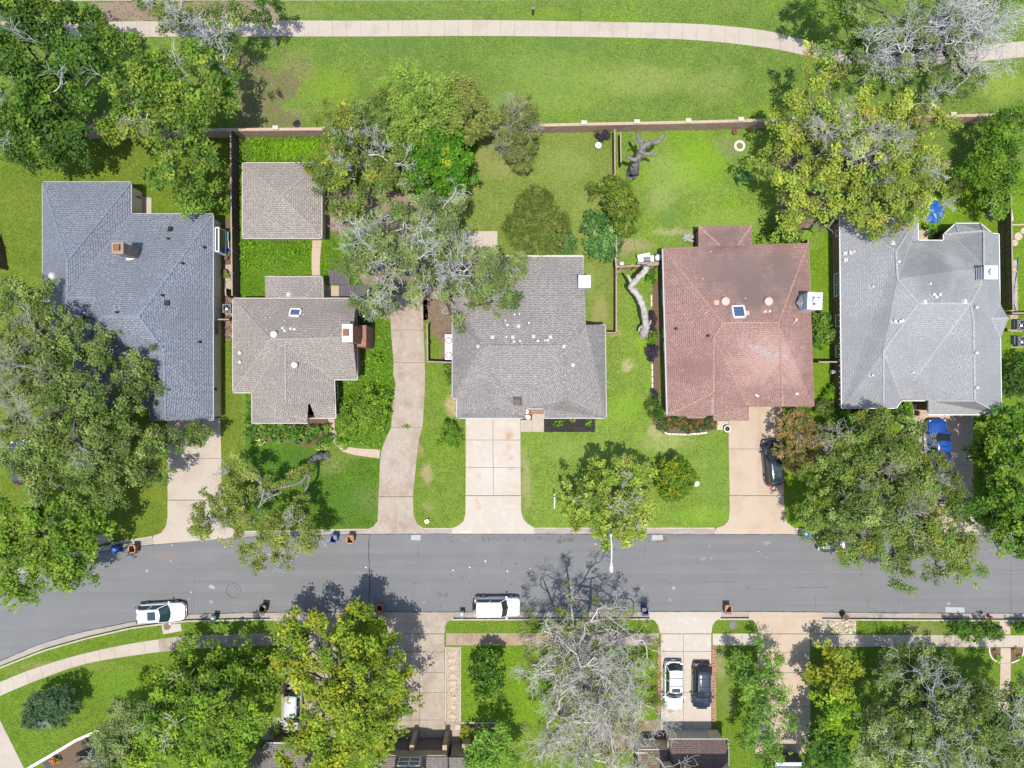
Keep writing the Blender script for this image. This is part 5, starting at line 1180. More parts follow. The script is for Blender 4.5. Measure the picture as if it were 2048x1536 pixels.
# 4: red house
e = 2.7; r = 5.6
h4 = House('red_roof_house', 'red brown shingled house with white metal clad chimney and blue skylight', mt['roof_red'], mt['brick_brown'], e,
 [[(1327, 497, e), (1446, 646, r), (1557, 645, r), (1616, 487, e)],
  [(1327, 497, e), (1336, 830, e), (1427, 785, 4.8), (1427, 676, 5.3), (1446, 646, r)],
  [(1336, 830, e), (1367, 830, e), (1377, 837, e), (1407, 837, e), (1415, 831, e), (1427, 830, 2.9), (1427, 785, 4.8)],
  [(1446, 646, r), (1427, 676, 5.3), (1440, 700, 4.9), (1495, 812, 2.85), (1517, 812, 2.8), (1515, 790, 3.2), (1562, 725, 4.6), (1557, 645, r)],
  [(1427, 676, 5.3), (1427, 785, 4.8), (1427, 830, 2.9), (1428, 840, e), (1496, 840, e), (1495, 812, 2.85), (1440, 700, 4.9)],
  [(1562, 725, 4.6), (1515, 790, 3.2), (1517, 812, 2.8), (1565, 812, 4.3)],
  [(1616, 487, e), (1557, 645, r), (1562, 725, 4.6), (1592, 790, 3.55), (1628, 812, e)], [(1562, 725, 4.6), (1565, 812, 4.3), (1592, 790, 3.55)], [(1565, 812, 4.3), (1628, 812, e), (1592, 790, 3.55)],
  [(1397, 452, 2.5), (1440, 491, 3.2), (1475, 491, 3.2), (1503, 450, 2.5)], [(1397, 452, 2.5), (1397, 494, 2.55), (1440, 491, 3.2)], [(1503, 450, 2.5), (1475, 491, 3.2), (1504, 491, 2.55)]],
 [(1327, 497, e), (1616, 487, e), (1628, 812, e), (1517, 812, e), (1496, 812, e), (1496, 840, e), (1428, 840, e), (1427, 830, e), (1336, 830, e)], .22, 'brown_trim',
 gables=[[(1519, 811, 2.6), (1565, 811, 4.25), (1600, 811, 2.6)]])
for a, b in (((1327, 497, 2.7), (1336, 830, 2.7)),): MB().beam(P(*a)+Vector((-.1, 0, 0)), P(*b)+Vector((-.1, 0, 0)), .13, .13).build('gutter', mt['grey_trim'], h4.t)
wl = inset([(P(*q).x, P(*q).y) for q in ((1397, 452, 2.5), (1503, 450, 2.5), (1504, 500, 2.5), (1397, 500, 2.5))], .25)
MB().prism([(v.x, v.y) for v in wl], 0, 2.4).build('wall', mt['brick_brown'], h4.t, uv=True)
h4.skylight(1477, 624, 1.25, 1.3, .04)
h4.dome(1450, 603, 'vent_salmon', .42, .16); h4.dome(1536, 603, 'vent_salmon', .42, .16); h4.box(1433, 605, 'vent_salmon', .38, .14); h4.box(1494, 626, 'vent_salmon', .36, .14)
for a in ((1420, 504), (1404, 558), (1489, 597), (1367, 628), (1410, 626), (1586, 646), (1600, 695)): h4.pipe(*a, 'vent_salmon', .06, .3)
for a in ((1417, 671), (1353, 657)): h4.pipe(*a, 'vent_black', .1, .22)
for a in ((1528, 624), (1537, 623), (1590, 640)): h4.pipe(*a, 'vent_salmon', .13, .34)
h4.chimney((1629, 602), 5.9, 1.28, 1.5, 'metal_white', 'round', -.04, flue=.27, z0=.0, capmat='plastic_white')
p1 = P(1628, 602, 5.9); rb = MB()
for s, dd in ((1, .3), (-1, .0)): rb.add([(p1.x-.64, p1.y-.7, 4.7), (p1.x-.64, p1.y+.72, 4.7), (p1.x-1.1, p1.y+.02, 4.4), (p1.x-.64, p1.y+.02, 5.25)], [(0, 2, 3), (2, 1, 3), (0, 3, 1), (0, 1, 2)])
rb.build('chimney_cricket', mt['metal_white'], h4.t, uv=True)
MB().box((p1.x+.05, p1.y-.25, 6.0), (.5, .2, .02), .4).box((p1.x+.35, p1.y+.3, 6.0), (.3, .15, .02), -.3).box((p1.x-.1, p1.y+.35, 6.0), (.25, .1, .02), .2).build('rust_stain', mt['rust'], h4.t)
patch = [(1490, 688), (1536, 692), (1548, 704), (1566, 706), (1574, 712), (1583, 726), (1572, 719), (1532, 719), (1520, 708), (1504, 702)]
pv = [h4.hit(*q)+Vector((0, 0, .05)) for q in patch]; obj('shingle_patch', pv, [tuple(range(len(pv)))], shingle('roof_patch', (.40, .31, .285), (.34, .26, .235), (.22, .15, .13)), h4.t, uv=True)
for (qa, qb) in (((1422, 795), (1429, 829)),):
    pv = [h4.hit(qa[0], qa[1])+Vector((0, 0, .06)), h4.hit(qa[0]+5, qa[1])+Vector((0, 0, .06)), h4.hit(qb[0]-1, qb[1]-1)+Vector((0, 0, .06)), h4.hit(qb[0]-7, qb[1]-1)+Vector((0, 0, .06))]
    obj('shingle_patch', pv, [(0, 1, 2, 3)], mt['roof_patch'], h4.t, uv=True)
for a, b in (((1510, 789), (1517, 793)), ((1590, 788), (1597, 787))): MB().beam(h4.hit(*a)+Vector((0, 0, .1)), h4.hit(*b)+Vector((0, 0, .1)), .2, .04).build('step_flashing', mt['vent_white'], h4.t)
for t0, t1 in ((.18, .27), (.43, .475), (.51, .56)): h4.window(8, 1-t1-.05, 1-t0-.05, .9, 2.1, .06, 1)
# 5: light grey house at the right
e = 2.7; r = 5.9
h5 = House('light_grey_house', 'light grey shingled house at the right with octagonal bay and white boxed chimney', mt['roof_grey'], mt['brick_brown'], e,
 [[(1680, 432, e), (1684, 816, e), (1767, 816, 4.7), (1767, 703, 5.1), (1836, 607, r), (1795, 557, 5.5), (1792, 503, 5.3)],
  [(1680, 432, e), (1792, 503, 5.3), (1836, 432, e)],
  [(1836, 432, e), (1792, 503, 5.3), (1795, 557, 5.5), (1823, 481, 2.8), (1836, 481, e)],
  [(1823, 481, 2.8), (1795, 557, 5.5), (1836, 607, r), (1941, 607, r), (1960, 572, 5.3), (1968, 535, 5.0), (1917, 481, e)],
  [(1836, 607, r), (1767, 703, 5.1), (1803, 799, 2.8), (1826, 800, e), (1826, 762, 3.4), (1941, 607, r)],
  [(1767, 703, 5.1), (1767, 816, 4.7), (1793, 816, 3.5), (1803, 799, 2.8)],
  [(1941, 607, r), (1826, 762, 3.4), (1826, 801, e), (1857, 801, 3.3), (1950, 801, 5.2), (1947, 640, 5.75)],
  [(1941, 607, r), (1947, 640, 5.75), (1950, 801, 5.2), (2003, 829, e), (2001, 677, e), (1982, 637, 3.6), (2001, 609, e), (1999, 560, e), (1998, 470, e), (1985, 467, 2.75), (1968, 462, 4.2), (1968, 535, 5.0), (1960, 572, 5.3)],
  [(1950, 801, 5.2), (1857, 801, 3.3), (1857, 829, e), (2003, 829, e)],
  [(1982, 637, 3.6), (2001, 677, e), (2017, 637, 3.55)], [(1982, 637, 3.6), (2017, 637, 3.55), (2001, 609, e)],
  [(1888, 469, e), (1888, 481, e), (1917, 481, e), (1968, 535, 5.0), (1968, 462, 4.2), (1918, 466, 3.4)],
  [(1888, 469, e), (1918, 466, 3.4), (1912, 447, e)], [(1912, 447, e), (1918, 466, 3.4), (1968, 462, 4.2), (1961, 447, e)], [(1961, 447, e), (1968, 462, 4.2), (1985, 467, 2.75)]],
 [(1680, 432, e), (1836, 432, e), (1836, 481, e), (1888, 481, e), (1888, 469, e), (1912, 447, e), (1961, 447, e), (1985, 467, e), (1998, 468, e), (2003, 829, e), (1857, 829, e), (1857, 801, e), (1803, 801, e), (1793, 816, e), (1684, 816, e)], .38, 'white_trim')
for i in range(34):
    q = P(1681.3, 440+11.2*i, 2.72); MB().box((q.x-.05, q.y, q.z), (.22, .05, .03)).build('gutter_hanger', mt['grey_trim'], h5.t)
for a in ((1785, 486), (1849, 604), (1929, 603)): h5.box(*a, 'vent_white', .38, .16)
for a in ((1702, 505), (1690, 507), (1691, 520)): h5.box(*a, 'vent_white', .3, .2)
for a in ((1795, 524), (1950, 615), (1950, 706), (1951, 775)): h5.dome(*a, 'vent_white', .18, .22)
for a in ((1744, 574), (1743, 751), (1824, 745), (1858, 568), (1706, 504)): h5.pipe(*a, 'vent_white', .11, .28)
for a in ((1864, 590), (1876, 590), (1869, 595), (1787, 643), (1797, 644), (1802, 642)): h5.pipe(*a, 'vent_white', .15, .36)
h5.chimney((1981, 545), 6.3, 1.15, 1.15, 'metal_white', 'round', 0, flue=.3, z0=3.0, capmat='plastic_white')
p = P(1981, 545, 6.3); 
for i in range(9): MB().box((p.x-.62-.028*i, p.y+.01*i, 5.95-.27*i), (.10, 1.12, .10)).build('louvre', mt['metal_white'], h5.t)
h5.window(14, .60, .72, .7, 2.3, .06, 2, 'white_trim', 'green_glass', 3); h5.window(14, .43, .49, .9, 2.2, .06, 1); h5.window(14, .26, .32, .9, 2.2, .06, 1); h5.window(14, .93, .955, 1.2, 2.2, .06, 1)
p = h5.eaves[0]
# ------------------------------------------------------------------ houses of the south side, seen from above their street fronts
e = 3.9
h8 = House('brick_house', 'tan brick house at the bottom with garage pillars and a white framed dormer window', mt['roof_dim'], mt['brick_tan'], e,
 [[(772, 1514, e), (895, 1514, e), (895, 1640, 6.0), (772, 1640, 6.0)], [(772, 1640, 6.0), (895, 1640, 6.0), (895, 1760, e), (772, 1760, e)]],
 [(772, 1514, e), (895, 1514, e), (895, 1760, e), (772, 1760, e)], .12, 'grey_trim', gut=False)
wy = h8.walls[0].y; g0_ = P(782, 1475); xs = [P(v, 1475).x for v in (778, 832, 895)]
for x in xs: MB().box((x, wy+.42, 1.55), (.42, .85, 3.1)).build('brick_pillar', mt['brick_tan'], h8.t, uv=True)
MB().box(((xs[0]+xs[2])/2, wy+.1, 3.3), (xs[2]-xs[0]+.4, .25, .9)).build('lintel', mt['brick_tan'], h8.t, uv=True)
for a, b in ((xs[0]+.25, xs[1]-.25), (xs[1]+.25, xs[2]-.25)):
    for i in range(4): MB().box(((a+b)/2, wy+.04, GZ+.33+.66*i), (b-a, .06, .63)).build('garage_door_panel', mt['vent_brown'], h8.t)
dx0, dx1 = P(796, 1513, 3.9).x, P(846, 1513, 3.9).x; dm = (dx0+dx1)/2
MB().box((dm, wy-1.2, 4.7), (dx1-dx0, 2.3, 1.9)).build('dormer', mt['brick_tan'], h8.t, uv=True)
MB().add([(dx0-.3, wy+.0, 5.45), (dm, wy+.0, 6.5), (dx1+.3, wy+.0, 5.45), (dx0-.3, wy-3.4, 5.45), (dm, wy-3.4, 6.5), (dx1+.3, wy-3.4, 5.45)], [(0, 3, 4, 1), (1, 4, 5, 2), (0, 1, 2), (3, 5, 4), (0, 2, 5, 3)]).build('dormer_roof', mt['roof_dim'], h8.t, uv=True)
fr = MB(); wz0, wz1 = 3.95, 5.35; wx0, wx1 = dx0+.2, dx1-.2
for x in (wx0, (wx0+wx1)/2, wx1): fr.box((x, wy+.05, (wz0+wz1)/2), (.11, .16, wz1-wz0+.1))
for z in (wz0, (wz0+wz1)/2, wz1): fr.box(((wx0+wx1)/2, wy+.05, z), (wx1-wx0, .15, .1))
w = fr.build('dormer_window', mt['white_trim'], h8.t)
for a, b in ((wx0, (wx0+wx1)/2), ((wx0+wx1)/2, wx1)):
    for z0, z1 in ((wz0, (wz0+wz1)/2), ((wz0+wz1)/2, wz1)): MB().box(((a+b)/2, wy+.03, (z0+z1)/2), (b-a-.08, .03, z1-z0-.08)).build('pane', mt['glass'], w)
sd = MB()
for (a, b) in ((745, 772), (895.5, 942)):
    V = [P(a, 1515, 3.1), P(b, 1515, 3.1), P(b, 1660, 4.6), P(a, 1660, 4.6)]; obj('side_roof', V+[v-Vector((0, 0, .15)) for v in V], [(3, 2, 1, 0), (4, 5, 6, 7), (0, 1, 5, 4), (1, 2, 6, 5), (2, 3, 7, 6), (3, 0, 4, 7)], mt['roof_dim'], h8.t, uv=True)
    MB().prism([(P(a+4, 1518, 3).x, P(a, 1518, 3).y), (P(b-4, 1518, 3).x, P(a, 1518, 3).y), (P(b-4, 1660, 3).x, P(b, 1660, 3).y), (P(a+4, 1660, 3).x, P(a, 1660, 3).y)], 0, 3.0).build('wall', mt['brick_tan'], h8.t, uv=True)
MB().box((P(932, 1500, 1.5).x, P(932, 1500, 1.5).y, .9), (.75, 1.5, 1.8)).build('brick_pier', mt['brick_tan'], h8.t, uv=True)
e = 2.7
h9 = House('pink_brown_house', 'pinkish brown shingled roof with pale gutters at the bottom, behind two parked cars', mt['roof_brown'], mt['stucco_cream'], e,
 [[(1337, 1479, e), (1457, 1479, e), (1457, 1700, e), (1437, 1560, 4.9), (1360, 1560, 4.9)], [(1337, 1479, e), (1360, 1560, 4.9), (1337, 1700, e)], [(1360, 1560, 4.9), (1437, 1560, 4.9), (1457, 1700, e), (1337, 1700, e)],
  [(1278, 1500, e), (1336, 1500, e), (1336, 1600, 4.0), (1278, 1600, 4.0)]],
 [(1278, 1500, e), (1337, 1500, e), (1337, 1479, e), (1457, 1479, e), (1457, 1700, e), (1278, 1700, e)], .32, 'cream_trim')
h9.door(2, .16, .78, 2.2, 'siding_beige' if False else 'cream_trim')
uy = P(1400, 1549, 5.6).y
MB().box(((P(1335, 1549, 5.6).x+P(1470, 1549, 5.6).x)/2, uy-2.2, 2.8), (P(1470, 1549, 5.6).x-P(1335, 1549, 5.6).x, 4, 5.5)).build('upper_storey', mt['stucco_cream'], h9.t, uv=True)
MB().box(((P(1330, 1549, 5.6).x+P(1475, 1549, 5.6).x)/2, uy-2.0, 5.65), (P(1475, 1549, 5.6).x-P(1330, 1549, 5.6).x, 4.8, .18)).build('upper_roof', mt['roof_brown'], h9.t, uv=True)
h10 = House('blue_trimmed_garage', 'garage with pale blue roof edge at the end of the drive, bottom right', mt['roof_dim'], mt['brick_brown'], e,
 [[(1552, 1528, e), (1622, 1528, e), (1622, 1640, 4.4), (1552, 1640, 4.4)]], [(1552, 1528, e), (1622, 1528, e), (1622, 1640, e), (1552, 1640, e)], .3, 'blue_trim', cat='garage')
MB().beam(P(1552, 1530, 2.76), P(1622, 1530, 2.76), .5, .08).build('fascia', mt['blue_trim'], h10.t); h10.door(0, .08, .92, 2.2, 'vent_brown')
h7 = House('grey_roof_house', 'grey shingled house corner under the yellow tree beside the parked grey suv', mt['roof_dim'], mt['brick_brown'], e,
 [[(533, 1487, e), (640, 1487, e), (640, 1640, 5.2), (525, 1640, 5.2)], [(533, 1487, e), (525, 1640, 5.2), (480, 1640, e), (492, 1545, e)]],
 [(533, 1487, e), (640, 1487, e), (640, 1640, e), (480, 1640, e), (492, 1545, e)], .3, 'white_trim')
MB().beam(P(482, 1550, 3.6), P(521, 1500, 3.2), .5, .25).build('ridge_beam', mt['brown_trim'], h7.t)
h6 = House('brown_roof_house', 'dark brown shingled roof corner at the bottom left by the planted bed', mt['roof_brown'], mt['brick_brown'], e,
 [[(118, 1545, e), (186, 1512, e), (240, 1620, 5.0), (160, 1660, 5.0)]], [(118, 1545, e), (186, 1512, e), (240, 1620, e), (160, 1660, e)], .3, 'brown_trim')
h11 = House('corner_glasshouse', 'glazed corner of a building at the bottom right edge', mt['roof_dim'], mt['siding_white'], e,
 [[(2036, 1512, e), (2200, 1512, e), (2200, 1640, 4.0), (2036, 1640, 4.0)]], [(2036, 1512, e), (2200, 1512, e), (2200, 1640, e), (2036, 1640, e)], .2, 'white_trim', cat='building')
pv = [P(2039, 1516, 2.9), P(2190, 1516, 2.9), P(2190, 1600, 3.8), P(2039, 1600, 3.8)]; obj('glass_panel', pv, [(0, 3, 2, 1)], mt['green_glass'], h11.t)
# ------------------------------------------------------------------ trees; lobes are (pixel x, pixel y, height, radius px[, radius y px[, half height m]])
L = LV
tree('oak_tree', 'big dark green tree filling the top left corner', [(60, 40, 8, 95, 70), (150, 90, 8, 60, 80), (40, 150, 8.5, 80, 80), (110, 190, 8, 90, 70), (60, 265, 7, 80, 65), (150, 270, 6.5, 55, 55), (185, 60, 6.5, 30, 60), (120, 320, 5, 55, 25, 1.6)], (110, 200), L['dark']+[((0.135, 0.210, 0.020), 1.5)], clump=.62, leaf=.26, bare=.18, bare_depth=2, twig='twig_grey', dens=1.15)
tree('oak_tree', 'tall yellowish green oak between the blue house and the park path', [(255, 95, 7.5, 42, 40), (265, 170, 8.5, 75, 50), (380, 160, 8, 80, 75), (420, 210, 7, 55, 70), (260, 260, 7, 68, 38), (340, 270, 7.5, 85, 55), (350, 350, 6, 75, 50), (395, 385, 4.5, 45, 38, 1.6), (300, 230, 7, 60, 40)], (330, 250), L['mid']+[((0.195, 0.247, 0.029), 3), ((0.150, 0.225, 0.025), 2)], clump=.55, leaf=.24, bare=.35, bare_depth=2, twig='twig', dens=.95)
tree('park_tree', 'thin tree with bare pale branches leaning over the park path at the top left', [(310, 25, 6.5, 50, 40), (370, 60, 6.5, 50, 45), (430, 50, 7, 45, 45), (350, 100, 6, 50, 25), (460, 30, 6, 30, 30)], (470, 165), L['oak'], clump=.5, leaf=.2, dens=.55, bare=2.2, bare_depth=3, twig='twig_grey', bark='twig_grey', trunk_r=.25, bare_r=.04)
tree('young_tree', 'young slender tree beside the park path at the top', [(530, 14, 5.5, 26, 24), (512, 35, 5, 18, 16), (535, 45, 4.5, 10, 14)], (552, 92), L['dark'], clump=.38, leaf=.18, trunk_r=.11, bark='bark_pale', fork=.8)
tree('hazy_olive_tree', 'olive green tree with pale twigs behind the square garage', [(690, 240, 6, 40, 40), (740, 230, 6.5, 60, 45), (720, 300, 6.5, 75, 50), (660, 340, 5, 45, 35), (760, 350, 5.5, 60, 45), (700, 395, 4.5, 55, 40), (800, 290, 5, 50, 60), (715, 440, 4, 30, 25, 1.2), (655, 345, 4.2, 32, 30)], (760, 330), L['oak']+[((0.255, 0.263, 0.039), 2), ((0.195, 0.247, 0.034), 3)], clump=.45, leaf=.17, dens=.95, bare=.45, bare_depth=3, twig='twig_grey', vary=.3)
tree('fern_leaved_tree', 'feathery bright green tree overhanging the back wall', [(815, 180, 6, 50, 40), (850, 230, 6.2, 62, 50), (800, 240, 5.8, 40, 45), (870, 200, 6, 40, 45)], (850, 250), L['fern'], frond=dict(n_fr=24, length=1.5, leaf=.36), trunk_r=.14, stub=False)
tree('dense_yellowish_tree', 'round khaki coloured tree straddling the brick wall', [(920, 190, 5.5, 45, 38), (945, 230, 5.5, 42, 45), (895, 225, 5.5, 40, 45), (925, 265, 4.5, 40, 25)], (930, 250), L['khaki'], clump=.36, leaf=.17, dens=1.25, trunk_r=.14, bough=False)
tree('vivid_green_tree', 'vivid deep green tree with yellow tips below the brick wall', [(870, 295, 6, 60, 42), (900, 340, 6, 48, 48), (850, 350, 5.5, 50, 42), (830, 300, 5, 30, 45), (885, 370, 4.5, 42, 24)], (880, 345), [((0.068, 0.187, 0.010), 4), ((0.105, 0.247, 0.012), 3), ((0.045, 0.128, 0.008), 2), ((0.285, 0.300, 0.015), .7)], clump=.42, leaf=.23, dens=1.3, trunk_r=.16, bough=False)
tree('wispy_tree', 'wispy grey green small tree overhanging the brick wall', [(1038, 225, 4.2, 40, 32), (1055, 260, 4.4, 30, 42), (1015, 265, 4.2, 30, 40), (1035, 315, 3.4, 32, 30)], (1035, 285), [((0.180, 0.195, 0.059), 3), ((0.135, 0.165, 0.039), 2), ((0.240, 0.255, 0.049), 1)], clump=.3, leaf=.12, dens=.75, bare=2.4, bare_depth=3, twig='twig_olive', bare_r=.022, rmin=.009, bare_len=.8, trunk_r=.1, bough=False)
tree('live_oak', 'sprawling live oak with dead grey limbs between beige and taupe houses', [(820, 410, 8, 72, 48), (890, 440, 7.5, 65, 42), (760, 500, 8, 70, 55), (840, 500, 8.5, 60, 50), (710, 510, 7, 52, 50), (740, 580, 6.5, 55, 48), (960, 560, 6, 80, 48), (1000, 530, 6, 55, 38), (930, 510, 6.5, 55, 34), (850, 570, 6.5, 60, 35), (770, 620, 5, 38, 24, 1.3), (985, 605, 5, 45, 26, 1.3), (925, 640, 4.5, 25, 22, 1), (720, 450, 6, 40, 35)], (872, 560), L['oakgrey'], clump=.42, leaf=.16, dens=.8, bare=1.5, bare_depth=3, twig='twig_grey', bark='bark_dark', trunk_r=.36, bare_r=.052, rmin=.014, kids=2.4, bare_len=.75, bwig=.34, vary=.28)
tree('bushy_tree', 'dense dark olive bush like tree behind the taupe house', [(1065, 410, 3, 46, 38), (1095, 450, 3.2, 45, 45), (1050, 460, 3.2, 42, 45), (1070, 490, 2.6, 48, 24), (1075, 450, 3.6, 45, 45)], (1070, 450), L['bush'], clump=.26, leaf=.125, dens=1.25, trunk_r=.09, rag=.5, bough=False)
tree('teal_shrub', 'smaller blue green round shrub against the bushy tree', [(1133, 486, 1.3, 24, 26)], (1130, 483), L['teal'], cat='shrub', clump=.3, leaf=.2, dens=1.5, trunk_r=.05, asp=.4, bough=False)
tree('teal_shrub', 'larger blue green round shrub by the fence', [(1200, 465, 1.7, 38, 40), (1205, 500, 1.5, 34, 26), (1222, 485, 1.4, 24, 32)], (1200, 470), L['teal'], cat='shrub', clump=.34, leaf=.23, dens=1.4, trunk_r=.06, asp=.4, bough=False)
tree('small_tree', 'small leafy tree growing through the fence behind the pollarded stump', [(1225, 375, 3, 42, 28), (1240, 405, 3.2, 38, 34), (1252, 445, 2.8, 28, 34)], (1235, 405), [((0.128, 0.187, 0.020), 3), ((0.180, 0.225, 0.029), 2), ((0.082, 0.135, 0.015), 2)], clump=.36, leaf=.2, dens=1.2, trunk_r=.09, bough=False)
tree('autumn_tree', 'huge yellow green tree turning orange behind the light grey house', [(1645, 130, 9, 40, 40), (1640, 190, 9, 75, 55), (1600, 260, 7, 75, 45), (1690, 240, 9, 80, 60), (1800, 225, 9, 50, 55), (1850, 260, 8, 60, 60), (1720, 320, 9, 95, 70), (1820, 350, 8, 85, 70), (1580, 340, 6.5, 60, 55), (1640, 400, 6, 80, 60), (1760, 430, 6, 65, 45), (1860, 400, 6, 40, 45), (1540, 330, 6, 38, 32), (1730, 400, 7, 60, 50), (1600, 440, 5, 45, 30)], (1690, 340), L['autumn'], clump=.5, leaf=.2, dens=.68, bare=.55, bare_depth=3, twig='twig', trunk_r=.42, vary=.25)
tree('dead_oak', 'half dead grey oak over the park path at the top right', [(1760, 30, 8, 85, 50), (1850, 50, 8.5, 90, 65), (1720, 90, 7, 55, 50), (1800, 110, 7.5, 65, 45), (1900, 90, 7.5, 70, 60), (1930, 155, 6, 60, 45), (1890, 190, 5.5, 45, 30), (1840, 140, 6.5, 60, 40), (1960, 40, 6.5, 50, 60)], (1870, 90), L['oakgrey'], clump=.4, leaf=.13, dens=.3, bare=3.0, bare_depth=3, twig='twig_grey', bark='bark_dark', trunk_r=.4, bare_r=.058, rmin=.015, kids=2.5, bare_len=.8, bwig=.34, fill=.8)
tree('shade_tree', 'dark leafy tree crown beside the half dead oak, top right', [(1655, -10, 7, 55, 60), (1690, 60, 6.5, 40, 40), (1990, 0, 7, 60, 60)], (1700, 10), L['mid'], clump=.45, leaf=.18, dens=.8, trunk_r=.2)
tree('pecan_tree', 'dark green feathery tree at the right edge above the fence', [(1990, 270, 5, 55, 40), (2020, 320, 5, 60, 60), (1970, 320, 4.5, 45, 45), (2050, 280, 5, 50, 60), (1995, 375, 4, 40, 40)], (2010, 320), [((0.097, 0.187, 0.014), 3), ((0.150, 0.255, 0.022), 3), ((0.060, 0.135, 0.010), 2)], clump=.45, leaf=.24, asp=.36, dens=1.15, rag=.5, trunk_r=.16, stub=False)
shrub('dark_shrub', 'dark olive bush beside the blue tarp', [(1905, 368, 1.6, 24, 26)], L['oakdark'], clump=.25, leaf=.12, dens=1.6)
shrub('fence_vine', 'leafy vine spilling over the right fence', [(1990, 395, 1.5, 16, 30), (1998, 430, 1.2, 12, 12)], L['mid'], clump=.25, leaf=.18)
tree('great_oak', 'great spreading live oak at the left edge, covering the blue house front', [(40, 600, 7, 70, 60), (90, 660, 8, 80, 60), (30, 720, 8, 70, 70), (130, 730, 8.5, 85, 65), (80, 810, 9, 90, 70), (190, 790, 8, 70, 60), (270, 735, 5.8, 38, 48, 1.4), (200, 690, 6, 42, 36, 1.5), (270, 800, 6, 55, 30, 1.4), (170, 880, 8.5, 95, 70), (60, 900, 8, 80, 60), (260, 900, 7, 75, 55), (310, 870, 6, 55, 40), (110, 960, 7.5, 90, 50), (220, 960, 6.5, 70, 45), (375, 872, 4, 42, 24, .8), (400, 865, 3.8, 22, 16, .5), (310, 940, 5, 40, 28, 1.2)], (130, 850), L['oak'], clump=.46, leaf=.17, dens=.9, bare=.6, bare_depth=3, twig='twig_olive', trunk_r=.45, vary=.28)
tree('bright_maple', 'bright green dense tree hanging over the kerb at the left edge', [(40, 1050, 7, 70, 60), (120, 1030, 7, 70, 50), (180, 1030, 6, 40, 40), (60, 1120, 7, 75, 50), (140, 1100, 6.5, 70, 55), (20, 1150, 6.5, 50, 40), (110, 1150, 5.5, 50, 35), (190, 1065, 5.5, 38, 38)], (110, 1060), L['bright'], clump=.52, leaf=.26, dens=1.15, trunk_r=.28)
# the leaning oak on the front lawn of the beige house: two long bare limbs carry its crown out over the street
t = tree('leaning_oak', 'leaning oak whose long bare limbs reach over the kerb from the shaded lawn', [(455, 985, 5, 52, 42), (480, 940, 4.8, 28, 28, 1), (430, 1035, 5.2, 45, 42), (500, 1050, 5.8, 60, 50), (570, 1060, 5.8, 62, 46), (530, 1110, 5.5, 60, 36), (610, 1085, 5.2, 45, 28), (600, 1035, 5, 35, 25, 1), (410, 1050, 4.8, 28, 30, 1), (592, 945, 3.3, 16, 14, .5), (612, 935, 3.2, 12, 10, .4), (565, 968, 3.8, 16, 12, .4), (600, 1000, 4, 20, 14, .5), (535, 990, 4.6, 30, 24, .8)], (668, 912), [((0.210, 0.247, 0.049), 3), ((0.165, 0.210, 0.034), 3), ((0.270, 0.292, 0.073), 2)], clump=.36, leaf=.15, dens=.62, bare=.6, bare_depth=3, twig='twig', trunk_r=0, fork=.5)
mb = MB(); gnarl(mb, [P(652, 911, .0), P(648, 911, .6), P(638, 913, 1.3), P(628, 918, 2.0), P(620, 930, 2.6)], [.42, .34, .34, .27, .22], 11, 3)
gnarl(mb, [P(622, 928, 2.5), P(612, 950, 3.2), P(598, 966, 3.6), P(560, 976, 4.1), P(530, 985, 4.4), P(505, 1000, 4.7), P(470, 1015, 5)], [.17, .13, .125, .12, .11, .09, .04], 8, 4)
gnarl(mb, [P(620, 932, 2.6), P(617, 965, 3.2), P(608, 985, 3.6), P(597, 998, 3.9), P(580, 1015, 4.3), P(570, 1040, 4.8)], [.15, .12, .115, .10, .08, .04], 8, 6)
mb.tube([P(506, 1000, 4.7), P(512, 1015, 4.9), P(525, 1030, 5.2)], [.09, .07, .03], 6); mb.tube([P(575, 1018, 4.3), P(600, 1035, 4.6), P(625, 1052, 4.8), P(650, 1085, 5)], [.08, .07, .05, .02], 6)
mb.build('trunk', MATS['bark_dead'], t, smooth=True)
tree('lamp_tree', 'pale lime green tree around the street lamp on the front lawn', [(1165, 985, 5, 42, 38), (1220, 935, 5, 50, 42), (1270, 960, 5, 45, 45), (1215, 1010, 6, 62, 48), (1275, 1025, 5.5, 50, 40), (1180, 1040, 4.8, 40, 32), (1230, 1070, 5, 50, 30), (1265, 1075, 4.8, 32, 24), (1150, 1015, 4.2, 26, 26)], (1215, 985), L['lime'], clump=.34, leaf=.2, dens=.85, bare=1.1, bare_depth=2, twig='twig_grey', trunk_r=.18, bare_r=.03, vary=.3, rag=.5)
tree('small_lawn_tree', 'small dense tree on the lawn left of the black suv drive', [(1348, 945, 2.6, 28, 32), (1368, 950, 2.6, 26, 28), (1345, 980, 2.5, 28, 26), (1362, 972, 3, 26, 24)], (1350, 950), [((0.090, 0.180, 0.012), 3), ((0.240, 0.285, 0.020), 2), ((0.135, 0.225, 0.015), 2)], clump=.24, leaf=.17, dens=1.3, trunk_r=.07, rag=.6, bough=False)
tree('sapling', 'small young tree on the lawn left of the pale concrete drive', [(897, 862, 1.8, 17, 15), (905, 880, 1.8, 18, 17), (888, 883, 1.6, 12, 12)], (902, 867), [((0.097, 0.210, 0.012), 3), ((0.150, 0.255, 0.020), 2)], clump=.2, leaf=.15, dens=1.2, trunk_r=.04, rag=.6, bough=False)
